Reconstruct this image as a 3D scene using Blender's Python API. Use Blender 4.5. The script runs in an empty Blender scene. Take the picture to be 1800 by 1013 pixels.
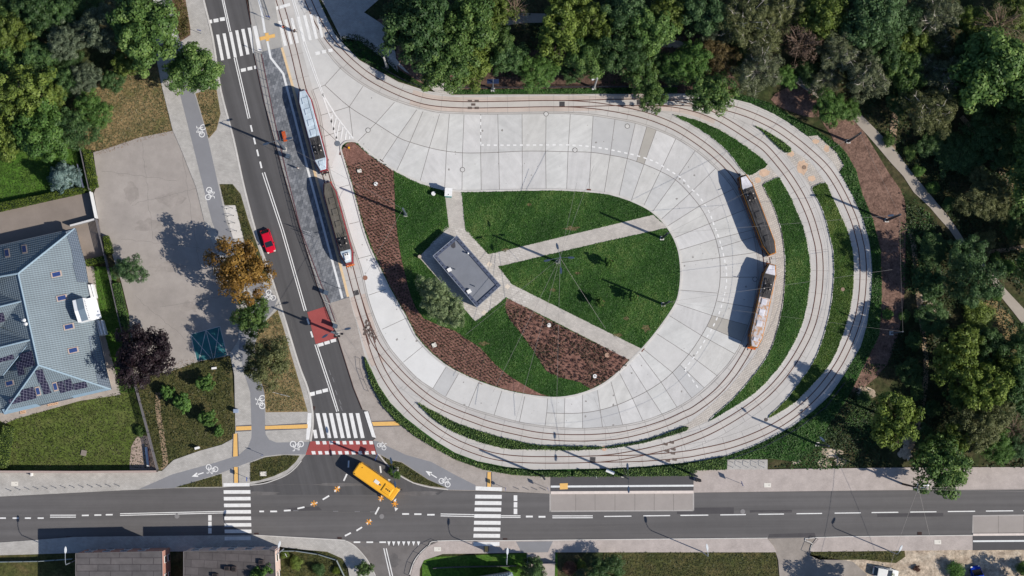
import bpy, math, random
import numpy as np
from mathutils import Vector, Matrix
from mathutils.geometry import tessellate_polygon

random.seed(7)
SC = bpy.context.scene
COL = SC.collection
PI = math.pi

# ------------------------------------------------------------------ camera
# survey plan: 10 plan units = 1 m; plan centre (900, 506.5)
CAM = Vector((-4.0, -17.35, 279.4))
FPX = 2800.0
_f = (-CAM).normalized()
_r = _f.cross(Vector((0, 1, 0))).normalized()
_u = _r.cross(_f)
def P(x, y, z=0.0):
    """plan point (x, y) seen at height z -> metres"""
    d = _f * FPX + _r * (x - 900.0) + _u * (506.5 - y)
    t = (z - CAM.z) / d.z
    return CAM + d * t
def PL(pts, z=0.0):
    return [P(x, y, z) for x, y in pts]

cam = bpy.data.cameras.new('camera')
cam.sensor_width = 36.0
cam.lens = 36.0 * FPX / 1800.0
cam.clip_start = 1.0
cam.clip_end = 5000.0
camo = bpy.data.objects.new('camera', cam)
COL.objects.link(camo)
camo.matrix_world = Matrix(((_r.x, _u.x, -_f.x, CAM.x), (_r.y, _u.y, -_f.y, CAM.y), (_r.z, _u.z, -_f.z, CAM.z), (0, 0, 0, 1)))
SC.camera = camo

# ------------------------------------------------------------------ light
SUN_EL = math.radians(38.6)
SX, SY = 0.9239, -0.3827          # horizontal direction towards the sun
sl = bpy.data.lights.new('sun', 'SUN')
sl.energy = 4.5
sl.angle = math.radians(0.5)
sl.color = (1.0, 0.928, 0.83)
so = bpy.data.objects.new('sun', sl)
COL.objects.link(so)
sdir = Vector((SX * math.cos(SUN_EL), SY * math.cos(SUN_EL), math.sin(SUN_EL)))
so.rotation_euler = sdir.to_track_quat('Z', 'Y').to_euler()
so.location = sdir * 300
w = bpy.data.worlds.new('World')
SC.world = w
w.use_nodes = True
nt = w.node_tree
nt.nodes.clear()
sky = nt.nodes.new('ShaderNodeTexSky')
sky.sky_type = 'NISHITA'
sky.sun_disc = False
sky.sun_elevation = SUN_EL
sky.sun_rotation = math.atan2(SX, SY)
bg = nt.nodes.new('ShaderNodeBackground')
bg.inputs[1].default_value = 0.072
wo = nt.nodes.new('ShaderNodeOutputWorld')
tint = nt.nodes.new('ShaderNodeMix')
tint.data_type = 'RGBA'
tint.blend_type = 'MULTIPLY'
tint.inputs[0].default_value = 1.0
tint.inputs[7].default_value = (.86, 1.0, 1.2, 1)
nt.links.new(sky.outputs[0], tint.inputs[6])
nt.links.new(tint.outputs[2], bg.inputs[0])
nt.links.new(bg.outputs[0], wo.inputs[0])
vs = SC.view_settings
vs.view_transform = 'Standard'
vs.look = 'None'
vs.exposure = 0.26
vs.gamma = 1.0
vs.use_curve_mapping = False

# ------------------------------------------------------------------ materials
def lin(c):
    c /= 255.0
    return c / 12.92 if c <= 0.04045 else ((c + 0.055) / 1.055) ** 2.4
KF = 1.2
def S(r, g, b, k=KF):
    """sunlit colour on flat ground -> base colour"""
    return (min(.9, lin(r) / k), min(.9, lin(g) / k), min(.9, lin(b) / k), 1)
_mats = {}
class NT:
    def __init__(s, name):
        s.m = bpy.data.materials.new(name)
        s.m.use_nodes = True
        s.t = s.m.node_tree
        s.b = s.t.nodes['Principled BSDF']
        s.b.inputs['Specular IOR Level'].default_value = 0.25
        s.co = s.t.nodes.new('ShaderNodeTexCoord').outputs['Object']
    def n(s, kind, **kw):
        nd = s.t.nodes.new(kind)
        for k, v in kw.items():
            setattr(nd, k, v)
        return nd
    def l(s, a, b):
        s.t.links.new(a, b)
    def noise(s, scale, detail=4.0, rough=.6, co=None, dist=0.0, fac=True):
        nd = s.n('ShaderNodeTexNoise')
        nd.inputs['Scale'].default_value = scale
        nd.inputs['Detail'].default_value = detail
        nd.inputs['Roughness'].default_value = rough
        nd.inputs['Distortion'].default_value = dist
        s.l(co or s.co, nd.inputs['Vector'])
        return nd.outputs['Fac']
    def ramp(s, fac, stops):
        nd = s.n('ShaderNodeValToRGB')
        e = nd.color_ramp.elements
        while len(e) < len(stops):
            e.new(0.5)
        for i, (p, c) in enumerate(stops):
            e[i].position = p
            e[i].color = c if len(c) == 4 else (*c, 1)
        s.l(fac, nd.inputs[0])
        return nd.outputs[0]
    def mix(s, a, b, fac, mode='MIX'):
        nd = s.n('ShaderNodeMix', data_type='RGBA', blend_type=mode)
        nd.inputs[0].default_value = fac if isinstance(fac, float) else 0.5
        if not isinstance(fac, float):
            s.l(fac, nd.inputs[0])
        for i, v in ((6, a), (7, b)):
            if isinstance(v, tuple):
                nd.inputs[i].default_value = v
            else:
                s.l(v, nd.inputs[i])
        return nd.outputs[2]
    def bump(s, h, strength=.5, dist=.05):
        nd = s.n('ShaderNodeBump')
        nd.inputs['Strength'].default_value = strength
        nd.inputs['Distance'].default_value = dist
        s.l(h, nd.inputs['Height'])
        s.l(nd.outputs[0], s.b.inputs['Normal'])
    def done(s, col, rough=.85, metal=0.0):
        if isinstance(col, tuple):
            s.b.inputs['Base Color'].default_value = col
        else:
            s.l(col, s.b.inputs['Base Color'])
        s.b.inputs['Roughness'].default_value = rough
        s.b.inputs['Metallic'].default_value = metal
        return s.m
def dk(c, f):
    return (c[0] * f, c[1] * f, c[2] * f, 1)
def grainy(name, c, scale=1.0, amt=.25, fine=9.0, rough=.9, bump=0.3, stain=.3, stainscale=.12, streak=None):
    """mottled mineral surface: broad stains + medium blotches + fine grain"""
    if name in _mats:
        return _mats[name]
    t = NT(name)
    a = t.ramp(t.noise(stainscale, 5, .65), [(.3, dk(c, 1 - stain)), (.7, dk(c, 1 + stain * .5))])
    b = t.ramp(t.noise(scale, 5, .7), [(.3, dk((1, 1, 1), 1 - amt)), (.7, dk((1, 1, 1), 1 + amt))])
    f = t.noise(fine, 3, .8)
    g = t.ramp(f, [(.3, dk((1, 1, 1), 1 - amt)), (.7, dk((1, 1, 1), 1 + amt))])
    x = t.mix(t.mix(a, b, 1.0, 'MULTIPLY'), g, 1.0, 'MULTIPLY')
    if streak:
        mp = t.n('ShaderNodeMapping')
        mp.inputs['Rotation'].default_value = (0, 0, -streak[0])
        t.l(t.co, mp.inputs[0])
        m2 = t.n('ShaderNodeMapping')
        m2.inputs['Scale'].default_value = (streak[2], streak[1], 1)
        t.l(mp.outputs[0], m2.inputs[0])
        q = t.ramp(t.noise(1.0, 3, .6, m2.outputs[0]), [(.35, dk((1, 1, 1), 1 - streak[3])), (.65, dk((1, 1, 1), 1 + streak[3] * .6))])
        x = t.mix(x, q, 1.0, 'MULTIPLY')
    t.bump(f, bump, .02)
    _mats[name] = t.done(x, rough)
    return _mats[name]
def brickmat(name, c, c2, mortar, w=.4, h=.2, rot=0.0, msize=.012, off=.5, amt=.15):
    if name in _mats:
        return _mats[name]
    t = NT(name)
    mp = t.n('ShaderNodeMapping')
    mp.inputs['Rotation'].default_value = (0, 0, rot)
    t.l(t.co, mp.inputs[0])
    bk = t.n('ShaderNodeTexBrick', offset=off)
    bk.inputs['Color1'].default_value = c
    bk.inputs['Color2'].default_value = c2
    bk.inputs['Mortar'].default_value = mortar
    bk.inputs['Scale'].default_value = 1
    bk.inputs['Mortar Size'].default_value = msize
    bk.inputs['Brick Width'].default_value = w
    bk.inputs['Row Height'].default_value = h
    t.l(mp.outputs[0], bk.inputs['Vector'])
    b = t.ramp(t.noise(.5, 5, .7), [(.3, dk((1, 1, 1), 1 - amt)), (.7, dk((1, 1, 1), 1 + amt))])
    x = t.mix(bk.outputs[0], b, 1.0, 'MULTIPLY')
    _mats[name] = t.done(x, .88)
    return _mats[name]
def plain(name, c, rough=.6, metal=0.0, amt=.08, scale=2.0, spec=None):
    if name in _mats:
        return _mats[name]
    t = NT(name)
    x = t.ramp(t.noise(scale, 4, .6), [(.3, dk(c, 1 - amt)), (.7, dk(c, 1 + amt))])
    _mats[name] = t.done(x, rough, metal)
    if spec is not None:
        t.b.inputs['Specular IOR Level'].default_value = spec
    return _mats[name]
def patchy(name, cols, scale=.4, fine=4.0, rough=.95, bump=.6, dist=.6):
    """vegetated or bare soil: several colours mixed in patches plus a fine clumpy grain"""
    if name in _mats:
        return _mats[name]
    t = NT(name)
    n = len(cols)
    st = [(.28 + .44 * i / max(1, n - 1), c) for i, c in enumerate(cols)]
    a = t.ramp(t.noise(scale, 6, .7, dist=dist), st)
    f = t.noise(fine, 4, .75)
    g = t.ramp(f, [(.3, (.45, .45, .45, 1)), (.68, (1.35, 1.35, 1.35, 1))])
    g2 = t.ramp(t.noise(fine * .3, 3, .6), [(.3, (.75, .75, .75, 1)), (.7, (1.2, 1.2, 1.2, 1))])
    t.bump(f, bump, .12)
    _mats[name] = t.done(t.mix(t.mix(a, g, 1.0, 'MULTIPLY'), g2, 1.0, 'MULTIPLY'), rough)
    return _mats[name]
def leafmat(name, c1, c2, c3=None, rnd=.25, rough=.55, trans=.25):
    if name in _mats:
        return _mats[name]
    t = NT(name)
    at = t.n('ShaderNodeAttribute', attribute_name='tone')
    st = [(.15, c1), (.8, c2)] if c3 is None else [(.1, c1), (.6, c2), (.95, c3)]
    x = t.ramp(at.outputs['Fac'], st)
    oi = t.n('ShaderNodeObjectInfo')
    hv = t.n('ShaderNodeHueSaturation')
    mr = t.n('ShaderNodeMapRange')
    mr.inputs[3].default_value = 1 - rnd
    mr.inputs[4].default_value = 1 + rnd
    t.l(oi.outputs['Random'], mr.inputs[0])
    t.l(mr.outputs[0], hv.inputs['Value'])
    t.l(x, hv.inputs['Color'])
    x = hv.outputs[0]
    t.done(x, rough)
    t.b.inputs['Specular IOR Level'].default_value = .3
    tr = t.n('ShaderNodeBsdfTranslucent')
    t.l(x, tr.inputs[0])
    ms = t.n('ShaderNodeMixShader')
    ms.inputs[0].default_value = trans
    t.l(t.b.outputs[0], ms.inputs[1])
    t.l(tr.outputs[0], ms.inputs[2])
    t.l(ms.outputs[0], t.t.nodes['Material Output'].inputs[0])
    _mats[name] = t.m
    return t.m

# ------------------------------------------------------------------ objects
def tag(o, label=None, cat=None, group=None, kind=None):
    if label: o['label'] = label
    if cat: o['category'] = cat
    if group: o['group'] = group
    if kind: o['kind'] = kind
    return o
def empty(name, loc=(0, 0, 0), rz=0.0, label=None, cat=None, group=None):
    o = bpy.data.objects.new(name, None)
    COL.objects.link(o)
    o.location = loc
    o.rotation_euler = (0, 0, rz)
    o.empty_display_size = .3
    return tag(o, label, cat, group)
def copy_tree(o, parent=None):
    c = o.copy()
    COL.objects.link(c)
    c.parent = parent
    if parent is not None:
        c.matrix_parent_inverse = o.matrix_parent_inverse.copy()
    for ch in [k for k in KIDS.get(o.name, [])]:
        d = copy_tree(ch, c)
        KIDS.setdefault(c.name, []).append(d)
    return c
KIDS = {}
def catmull(pts, n=6, closed=False):
    p = [Vector((a[0], a[1])) for a in pts]
    N = len(p)
    out = []
    rng = range(N if closed else N - 1)
    for i in rng:
        p1, p2 = p[i], p[(i + 1) % N]
        p0 = p[(i - 1) % N] if closed or i > 0 else p1 * 2 - p2
        p3 = p[(i + 2) % N] if closed or i + 2 < N else p2 * 2 - p1
        for k in range(n):
            t = k / n
            q = .5 * ((2 * p1) + (p2 - p0) * t + (2 * p0 - 5 * p1 + 4 * p2 - p3) * t * t + (3 * p1 - p0 - 3 * p2 + p3) * t ** 3)
            out.append((q.x, q.y))
    if not closed:
        out.append((p[-1].x, p[-1].y))
    return out
class MB:
    def __init__(s):
        s.v, s.f, s.mi = [], [], []
        s.m = 0
    def add(s, vs_, fs):
        o = len(s.v)
        s.v += [tuple(v) for v in vs_]
        for f in fs:
            s.f.append([i + o for i in f])
            s.mi.append(s.m)
        return s
    def poly(s, pts, z=None):
        """flat polygon (world xy points)"""
        q = [Vector((p[0], p[1], p[2] if z is None else z)) for p in pts]
        tri = tessellate_polygon([q])
        fs = []
        for a, b, c in tri:
            nz = (q[b].x - q[a].x) * (q[c].y - q[a].y) - (q[b].y - q[a].y) * (q[c].x - q[a].x)
            fs.append((a, b, c) if nz > 0 else (a, c, b))
        return s.add(q, fs)
    def prism(s, pts, z0, z1):
        n = len(pts)
        area = sum(pts[i][0] * pts[(i + 1) % n][1] - pts[(i + 1) % n][0] * pts[i][1] for i in range(n))
        if area < 0:
            pts = list(reversed(pts))
        s.poly([(p[0], p[1], z1) for p in pts])
        vv = [(p[0], p[1], z0) for p in pts] + [(p[0], p[1], z1) for p in pts]
        return s.add(vv, [(i, (i + 1) % n, n + (i + 1) % n, n + i) for i in range(n)])
    def box(s, c, size, rz=0.0, tilt=None):
        hx, hy, hz = size[0] / 2, size[1] / 2, size[2] / 2
        m = Matrix.Rotation(rz, 3, 'Z')
        if tilt is not None:
            m = m @ tilt
        vv = [Vector(c) + m @ Vector((x * hx, y * hy, z * hz)) for z in (-1, 1) for x, y in ((-1, -1), (1, -1), (1, 1), (-1, 1))]
        return s.add(vv, [(3, 2, 1, 0), (4, 5, 6, 7), (0, 1, 5, 4), (1, 2, 6, 5), (2, 3, 7, 6), (3, 0, 4, 7)])
    def tube(s, a, b, r0, r1=None, n=8, cap=True):
        a, b = Vector(a), Vector(b)
        r1 = r0 if r1 is None else r1
        d = (b - a)
        if d.length < 1e-6:
            return s
        d.normalize()
        x = d.orthogonal().normalized()
        y = d.cross(x)
        vv = []
        for q, r in ((a, r0), (b, r1)):
            for k in range(n):
                t = 2 * PI * k / n
                vv.append(q + x * (r * math.cos(t)) + y * (r * math.sin(t)))
        fs = [(k, (k + 1) % n, n + (k + 1) % n, n + k) for k in range(n)]
        if cap:
            fs += [tuple(range(n - 1, -1, -1)), tuple(range(n, 2 * n))]
        return s.add(vv, fs)
    def path(s, pts, r, n=6):
        for a, b in zip(pts[:-1], pts[1:]):
            s.tube(a, b, r, r, n)
        return s
    def strip(s, pts, wd, z, z0=None):
        """ribbon of width wd along world xy points; z0 given -> walls down to z0"""
        p = [Vector((q[0], q[1])) for q in pts]
        L, R = [], []
        for i in range(len(p)):
            d = (p[min(i + 1, len(p) - 1)] - p[max(i - 1, 0)])
            if d.length < 1e-9:
                d = Vector((1, 0))
            d.normalize()
            nn = Vector((-d.y, d.x)) * (wd / 2)
            L.append(p[i] + nn)
            R.append(p[i] - nn)
        m = len(p)
        vv = [(q.x, q.y, z) for q in L] + [(q.x, q.y, z) for q in R]
        fs = [(m + i, m + i + 1, i + 1, i) for i in range(m - 1)]
        s.add(vv, fs)
        if z0 is not None:
            vv = [(q.x, q.y, zz) for zz in (z, z0) for q in L] + [(q.x, q.y, zz) for zz in (z, z0) for q in R]
            s.add(vv, [(i, i + 1, m + i + 1, m + i) for i in range(m - 1)] + [(2 * m + i + 1, 2 * m + i, 3 * m + i, 3 * m + i + 1) for i in range(m - 1)])
        return s
    def disc(s, c, r, z, n=20, r_in=0.0):
        vv = [(c[0] + r * math.cos(2 * PI * k / n), c[1] + r * math.sin(2 * PI * k / n), z) for k in range(n)]
        if r_in > 0:
            vv += [(c[0] + r_in * math.cos(2 * PI * k / n), c[1] + r_in * math.sin(2 * PI * k / n), z) for k in range(n)]
            return s.add(vv, [(k, (k + 1) % n, n + (k + 1) % n, n + k) for k in range(n)])
        return s.add(vv, [tuple(range(n))])
    def ball(s, c, r, n=10, sx=1, sy=1, sz=1):
        vv, fs = [], []
        h = n // 2
        for i in range(h + 1):
            ph = PI * i / h
            for k in range(n):
                t = 2 * PI * k / n
                vv.append((c[0] + r * sx * math.sin(ph) * math.cos(t), c[1] + r * sy * math.sin(ph) * math.sin(t), c[2] + r * sz * math.cos(ph)))
        for i in range(h):
            for k in range(n):
                fs.append((i * n + k, (i + 1) * n + k, (i + 1) * n + (k + 1) % n, i * n + (k + 1) % n))
        return s.add(vv, fs)
    def loft(s, rings, cap=True):
        n = len(rings[0])
        vv = [p for r in rings for p in r]
        fs = [(i * n + k, i * n + (k + 1) % n, (i + 1) * n + (k + 1) % n, (i + 1) * n + k) for i in range(len(rings) - 1) for k in range(n)]
        s.add(vv, fs)
        if cap:
            s.add(rings[0], [tuple(range(n - 1, -1, -1))])
            s.add(rings[-1], [tuple(range(n))])
        return s
    def build(s, name, mats, parent=None, label=None, cat=None, group=None, kind=None, smooth=False):
        me = bpy.data.meshes.new(name)
        me.from_pydata(s.v, [], s.f)
        if not isinstance(mats, (list, tuple)):
            mats = [mats]
        for m in mats:
            me.materials.append(m)
        if len(mats) > 1:
            me.polygons.foreach_set('material_index', s.mi)
        if smooth:
            me.polygons.foreach_set('use_smooth', [True] * len(me.polygons))
        me.update()
        o = bpy.data.objects.new(name, me)
        COL.objects.link(o)
        if parent is not None:
            o.parent = parent
            KIDS.setdefault(parent.name, []).append(o)
        return tag(o, label, cat, group, kind)
def sheet(name, pts, z, mat, smooth=0, kind='structure', z0=None):
    """ground surface from plan points; z0 given -> slab with sides"""
    if smooth:
        pts = catmull(pts, smooth, True)
    q = PL(pts, 0.0)
    m = MB()
    if z0 is None:
        m.poly(q, z)
    else:
        m.prism(q, z0, z)
    return m.build(name, mat, kind=kind)
def inside(px, py, poly):
    c = np.zeros(px.shape, bool)
    n = len(poly)
    j = n - 1
    for i in range(n):
        xi, yi = poly[i][0], poly[i][1]
        xj, yj = poly[j][0], poly[j][1]
        if yi != yj:
            c ^= ((yi > py) != (yj > py)) & (px < (xj - xi) * (py - yi) / (yj - yi) + xi)
        j = i
    return c
def leaf_mesh(name, pos, nrm, size, tone, mat, rng, ratio=.62):
    """one mesh of small leaf-sized faces"""
    N = len(pos)
    nrm = nrm / np.maximum(1e-6, np.linalg.norm(nrm, axis=1))[:, None]
    a = rng.normal(size=(N, 3))
    t = np.cross(nrm, a)
    t /= np.maximum(1e-6, np.linalg.norm(t, axis=1))[:, None]
    b = np.cross(nrm, t)
    h = (size * .5)[:, None]
    k = h * ratio
    v = np.empty((N, 4, 3), np.float32)
    v[:, 0] = pos - t * h
    v[:, 1] = pos - b * k + t * h * .15
    v[:, 2] = pos + t * h
    v[:, 3] = pos + b * k + t * h * .15
    me = bpy.data.meshes.new(name)
    me.vertices.add(N * 4)
    me.vertices.foreach_set('co', v.reshape(-1))
    me.loops.add(N * 4)
    me.loops.foreach_set('vertex_index', np.arange(N * 4, dtype=np.int32))
    me.polygons.add(N)
    me.polygons.foreach_set('loop_start', np.arange(0, N * 4, 4, dtype=np.int32))
    me.polygons.foreach_set('loop_total', np.full(N, 4, np.int32))
    at = me.attributes.new('tone', 'FLOAT', 'FACE')
    at.data.foreach_set('value', tone.astype(np.float32))
    me.materials.append(mat)
    me.update()
    me.validate()
    return me
def scatter(name, pts, per_m2, size, z, h, mat, label, cat, holes=(), seed=1, smooth=0, clump=.0, kind='stuff', patch=None):
    """uncountable low planting: thousands of small leaves over a plan polygon"""
    rng = np.random.default_rng(seed)
    if smooth:
        pts = catmull(pts, smooth, True)
    q = PL(pts)
    x0, x1 = min(p.x for p in q), max(p.x for p in q)
    y0, y1 = min(p.y for p in q), max(p.y for p in q)
    N = int((x1 - x0) * (y1 - y0) * per_m2)
    px, py = rng.uniform(x0, x1, N), rng.uniform(y0, y1, N)
    ok = inside(px, py, q)
    for hpoly in holes:
        ok &= ~inside(px, py, PL(hpoly))
    px, py = px[ok], py[ok]
    lo = np.zeros(len(px))
    for k, (fx, fy, ph) in enumerate(((1.9, 1.3, .3), (-1.1, 2.3, 1.7), (3.1, -.7, 4.), (4.7, 3.9, 2.))):
        lo += np.sin(px * fx + py * fy + ph) * (.5 if k < 3 else .3)
    if patch:
        keep = (np.sin(px * patch + 1.3) + np.sin(py * patch * 1.21 + .5) + np.sin((px + py) * patch * .6) + rng.normal(size=len(px)) * .5) > -.4
        px, py, lo = px[keep], py[keep], lo[keep]
    n = len(px)
    pz = z + h * np.clip(.35 + .28 * lo + rng.uniform(-.3, .35, n), .02, 1.2)
    nr = rng.normal(size=(n, 3)) * .42 + np.array((0, 0, 1.0))
    big = np.sin(px * .31 + py * .22 + seed) + np.sin(px * -.19 + py * .43 + 2 * seed) + np.sin(px * .83 - py * .61) * .6
    tone = np.clip(.42 + .10 * lo + .13 * big + rng.normal(size=n) * .17, 0, 1)
    me = leaf_mesh(name, np.stack((px, py, pz), 1), nr, size * rng.uniform(.6, 1.4, n), tone, mat, rng)
    o = bpy.data.objects.new(name, me)
    COL.objects.link(o)
    return tag(o, label, cat, None, kind)
# ------------------------------------------------------------------ surfaces
concrete = grainy('bus lane concrete', S(209, 208, 205), .5, .06, 14, .8, .15, .13, .07)
concrete_grey = grainy('grey concrete', S(194, 194, 193), .5, .05, 14, .8, .15, .10, .1)
concrete_buff = grainy('buff concrete', S(180, 176, 168), .5, .05, 14, .8, .15, .08, .1)
concrete_white = grainy('fresh white concrete', S(222, 222, 220), .5, .05, 14, .8, .15, .06, .05)
trackslab = grainy('track slab concrete', S(198, 195, 191), .4, .05, 12, .85, .15, .10, .10)
railbed = grainy('rust dusted track concrete', S(199, 194, 188), .3, .06, 12, .85, .15, .10, .10)
asphalt = grainy('new asphalt', S(88, 87, 89), .5, .06, 16, .85, .35, .10, .05)
asphalt_main = grainy('avenue asphalt', S(91, 90, 91), .5, .05, 16, .85, .35, .08, .05, streak=(math.radians(-74.5), .75, .02, .16))
asphalt_st = grainy('street asphalt', S(104, 102, 102), .5, .05, 16, .85, .35, .08, .05, streak=(math.radians(.4), .6, .012, .16))
asphalt_old = grainy('side street asphalt', S(120, 116, 114), .5, .08, 14, .9, .35, .25, .2)
cyclepath = grainy('cycle path asphalt', S(138, 139, 143), .5, .04, 16, .85, .25, .07, .1)
parking = grainy('worn forecourt asphalt', S(167, 160, 154), .6, .07, 12, .9, .3, .16, .13)
driveway_m = grainy('driveway asphalt', S(142, 132, 124), .5, .06, 12, .9, .3, .14, .2)
paving = brickmat('grey paving', S(188, 185, 180), S(176, 173, 168), S(150, 147, 142), .4, .2, .1)
paving_pink = brickmat('pinkish paving', S(176, 168, 161), S(166, 158, 151), S(150, 142, 136), .2, .1, .0, .008)
paving_st = brickmat('street side paving', S(190, 180, 174), S(180, 170, 164), S(165, 155, 150), .2, .1, .0, .008)
paving_isl = grainy('stop edge concrete', S(172, 170, 166), .6, .07, 12, .85, .25, .12, .15)
setts = brickmat('dark granite setts', S(140, 143, 148), S(104, 108, 114), S(88, 92, 98), .62, .46, math.radians(-74), .02, .5, .16)
blockpave = brickmat('light block paving', S(206, 199, 190), S(190, 184, 176), S(160, 153, 145), .42, .3, .35, .03, .5, .12)
pathpave = brickmat('garden path paving', S(197, 191, 183), S(184, 179, 172), S(164, 158, 151), .4, .2, .25, .012)
pathlight = brickmat('light garden paving', S(205, 200, 193), S(186, 181, 174), S(160, 154, 146), .6, .4, .25, .02)
whitepaint = grainy('white road paint', S(236, 236, 234), 2.2, .07, 20, .75, .1, .10, .9)
oldpaint = grainy('worn white road paint', S(205, 206, 208), 3, .2, 18, .8, .1, .2, .6)
redpaint = grainy('red road paint', S(163, 82, 80), .6, .06, 14, .85, .2, .12, .2)
yellowtile = plain('yellow tactile paving', S(232, 186, 112), .8, amt=.06, scale=3)
darktile = plain('dark border paving', S(98, 98, 104), .8, amt=.1, scale=3)
orangepaint = plain('orange road paint', S(236, 160, 48), .7)
kerbm = grainy('kerb concrete', S(205, 202, 197), .8, .08, 12, .85, .2, .12, .3)
jointm = plain('dark joint', S(118, 112, 108), .9)
jointl = plain('pale joint', S(160, 156, 152), .9)
railm = plain('rusty rail steel', S(100, 68, 58), .75, .2, .2, 1.5)
soil = patchy('bare brown soil', [S(96, 74, 64), S(128, 102, 90), S(146, 118, 104)], .5, 2.6)
darksoil = patchy('dark woodland soil', [S(74, 58, 50), S(98, 78, 68), S(116, 94, 82)], .5, 2.6)
mulchm = patchy('bark mulch', [S(112, 80, 70), S(134, 99, 88), S(150, 114, 102)], .8, 4.2)
forestfloor = patchy('forest floor', [S(40, 54, 28), S(58, 66, 36), S(84, 78, 54), S(46, 60, 32)], .16, 1.6)
roughgrass = patchy('rough grass', [S(62, 74, 36), S(84, 84, 48), S(110, 98, 66)], .3, 2.2)
drygrass = patchy('dry grass', [S(104, 104, 60), S(128, 114, 78), S(150, 128, 92), S(112, 108, 68)], .3, 2.4)
meadow = patchy('sunny meadow', [S(78, 84, 40), S(104, 100, 58), S(120, 108, 72)], .3, 2.4)
lawnm = patchy('mown lawn', [S(78, 98, 34), S(90, 104, 48), S(104, 108, 62)], .25, 2.2, bump=.3)
lushlawn = patchy('lush lawn', [S(62, 98, 30), S(76, 112, 38), S(90, 116, 48)], .3, 2.2, bump=.3)  # greener grass than the mown lawn
darkgreen = patchy('low planting', [S(40, 78, 28), S(54, 96, 38)], .6, 2.0)
sand = patchy('sandy ground', [S(156, 138, 120), S(192, 176, 156), S(206, 194, 176)], .35, 1.8, bump=.3)
trail = patchy('trodden path', [S(150, 130, 106), S(168, 146, 122)], .4, 3, bump=.2)
parkpath = grainy('park path asphalt', S(172, 163, 152), .5, .06, 14, .9, .2, .1, .2)
sandspill = grainy('sandy joint fill', S(214, 184, 158), .9, .08, 9, .9, .2, .12, .4)

# ground to the horizon
g = MB()
g.poly([(-1600, -1600), (1600, -1600), (1600, 1600), (-1600, 1600)], -.12)
g.build('ground', forestfloor, kind='structure')

# ---- bare earth and vegetation grounds (below the paved levels)
sheet('soil', [(780, 100), (1240, 60), (1300, 150), (1300, 180), (1190, 170), (800, 168)], -.05, darksoil)
sheet('soil', [(1440, 200), (1480, 185), (1505, 210), (1560, 300), (1590, 350), (1592, 420), (1588, 540), (1560, 640), (1500, 690), (1480, 650), (1530, 520), (1530, 400), (1490, 300), (1462, 240)], -.046, soil, 3)
sheet('soil', [(1355, 175), (1400, 150), (1450, 175), (1440, 205), (1400, 200)], -.046, soil, 3)
sheet('soil', [(600, 60), (700, 20), (860, 120), (800, 170), (700, 130)], -.042, soil)
m = MB()
rb_ = random.Random(12)
for x, y, rx, ry in ((1462, 796, 22, 9), (1448, 814, 14, 9), (1478, 812, 12, 8), (1442, 742, 5, 8), (1400, 812, 9, 5), (1436, 770, 8, 5), (1600, 772, 16, 12), (1592, 796, 12, 14), (1616, 756, 12, 7), (1525, 690, 18, 12), (1470, 690, 12, 8), (1640, 540, 16, 10), (1622, 525, 10, 8)):
    n = 22
    m.poly(PL([(x + rx * math.cos(2 * PI * k / n) * rb_.uniform(.6, 1.25), y + ry * math.sin(2 * PI * k / n) * rb_.uniform(.6, 1.25)) for k in range(n)]), -.028 + .0005 * (x % 7))
m.build('bare_ground', sand, kind='structure')
sheet('dirt_trail', [(1568, 200), (1578, 205), (1576, 240), (1572, 275), (1560, 268), (1564, 240)], -.02, trail, 3)
m = MB()
for pts, wd in (([(1592, 395), (1604, 420), (1610, 470), (1614, 520), (1622, 580), (1628, 650), (1620, 720), (1600, 790)], .9),
                ([(1690, 205), (1720, 240), (1750, 285), (1772, 320), (1800, 350)], .9),
                ([(1735, 443), (1765, 440), (1800, 434)], .7)):
    m.strip(PL(catmull(pts, 5)), wd, -.016)
m.build('dirt_trail', trail, kind='structure')
sheet('park_path', [(1396, 144), (1400, 132), (1445, 158), (1480, 184), (1515, 203), (1537, 225), (1557, 245), (1579, 269), (1598, 297), (1622, 326), (1648, 358), (1667, 380), (1686, 408), (1700, 430), (1722, 455), (1745, 480), (1769, 510), (1800, 543), (1840, 584), (1840, 614), (1800, 573), (1780, 547), (1754, 515), (1738, 491), (1712, 462), (1689, 433), (1669, 404), (1650, 383), (1634, 364), (1606, 338), (1588, 310), (1565, 285), (1545, 261), (1525, 238), (1499, 210), (1470, 194), (1440, 174)], -.012, parkpath)
sheet('park_path', [(855, 32), (960, 24), (1100, 60), (1195, 72), (1195, 84), (1100, 74), (960, 40), (860, 48)], -.02, parkpath, 3)
sheet('dry_grass', [(150, 150), (200, 118), (275, 104), (285, 154), (304, 230), (245, 242), (198, 258), (180, 266), (150, 262)], -.01, drygrass)
sheet('dry_grass', [(1600, 290), (1650, 330), (1690, 345), (1660, 350)], -.03, meadow, 3)
sheet('dry_grass', [(1712, 545), (1752, 530), (1790, 580), (1800, 640), (1760, 620)], -.03, drygrass, 3)
sheet('dry_grass', [(1760, 290), (1830, 300), (1830, 400), (1780, 350)], -.03, meadow, 3)
sheet('lawn', [(-60, 260), (140, 262), (162, 336), (0, 362), (-60, 372)], -.01, lushlawn)
sheet('lawn', [(-60, 700), (20, 735), (206, 688), (226, 655), (280, 826), (-60, 828)], -.014, lawnm)
sheet('lawn', [(160, 468), (196, 470), (228, 560), (240, 690), (205, 690), (176, 560)], -.01, lushlawn)
sheet('rough_grass', [(228, 640), (300, 648), (352, 630), (405, 620), (415, 757), (412, 772), (390, 783), (350, 794), (305, 810), (286, 828), (278, 828), (240, 680)], -.006, roughgrass)
m = MB()
m.strip(PL(catmull([(278, 690), (277, 705), (279, 730), (284, 760), (288, 790), (291, 812), (287, 826)], 5)), .9, .004)
m.build('dirt_trail', trail, kind='structure')
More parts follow.
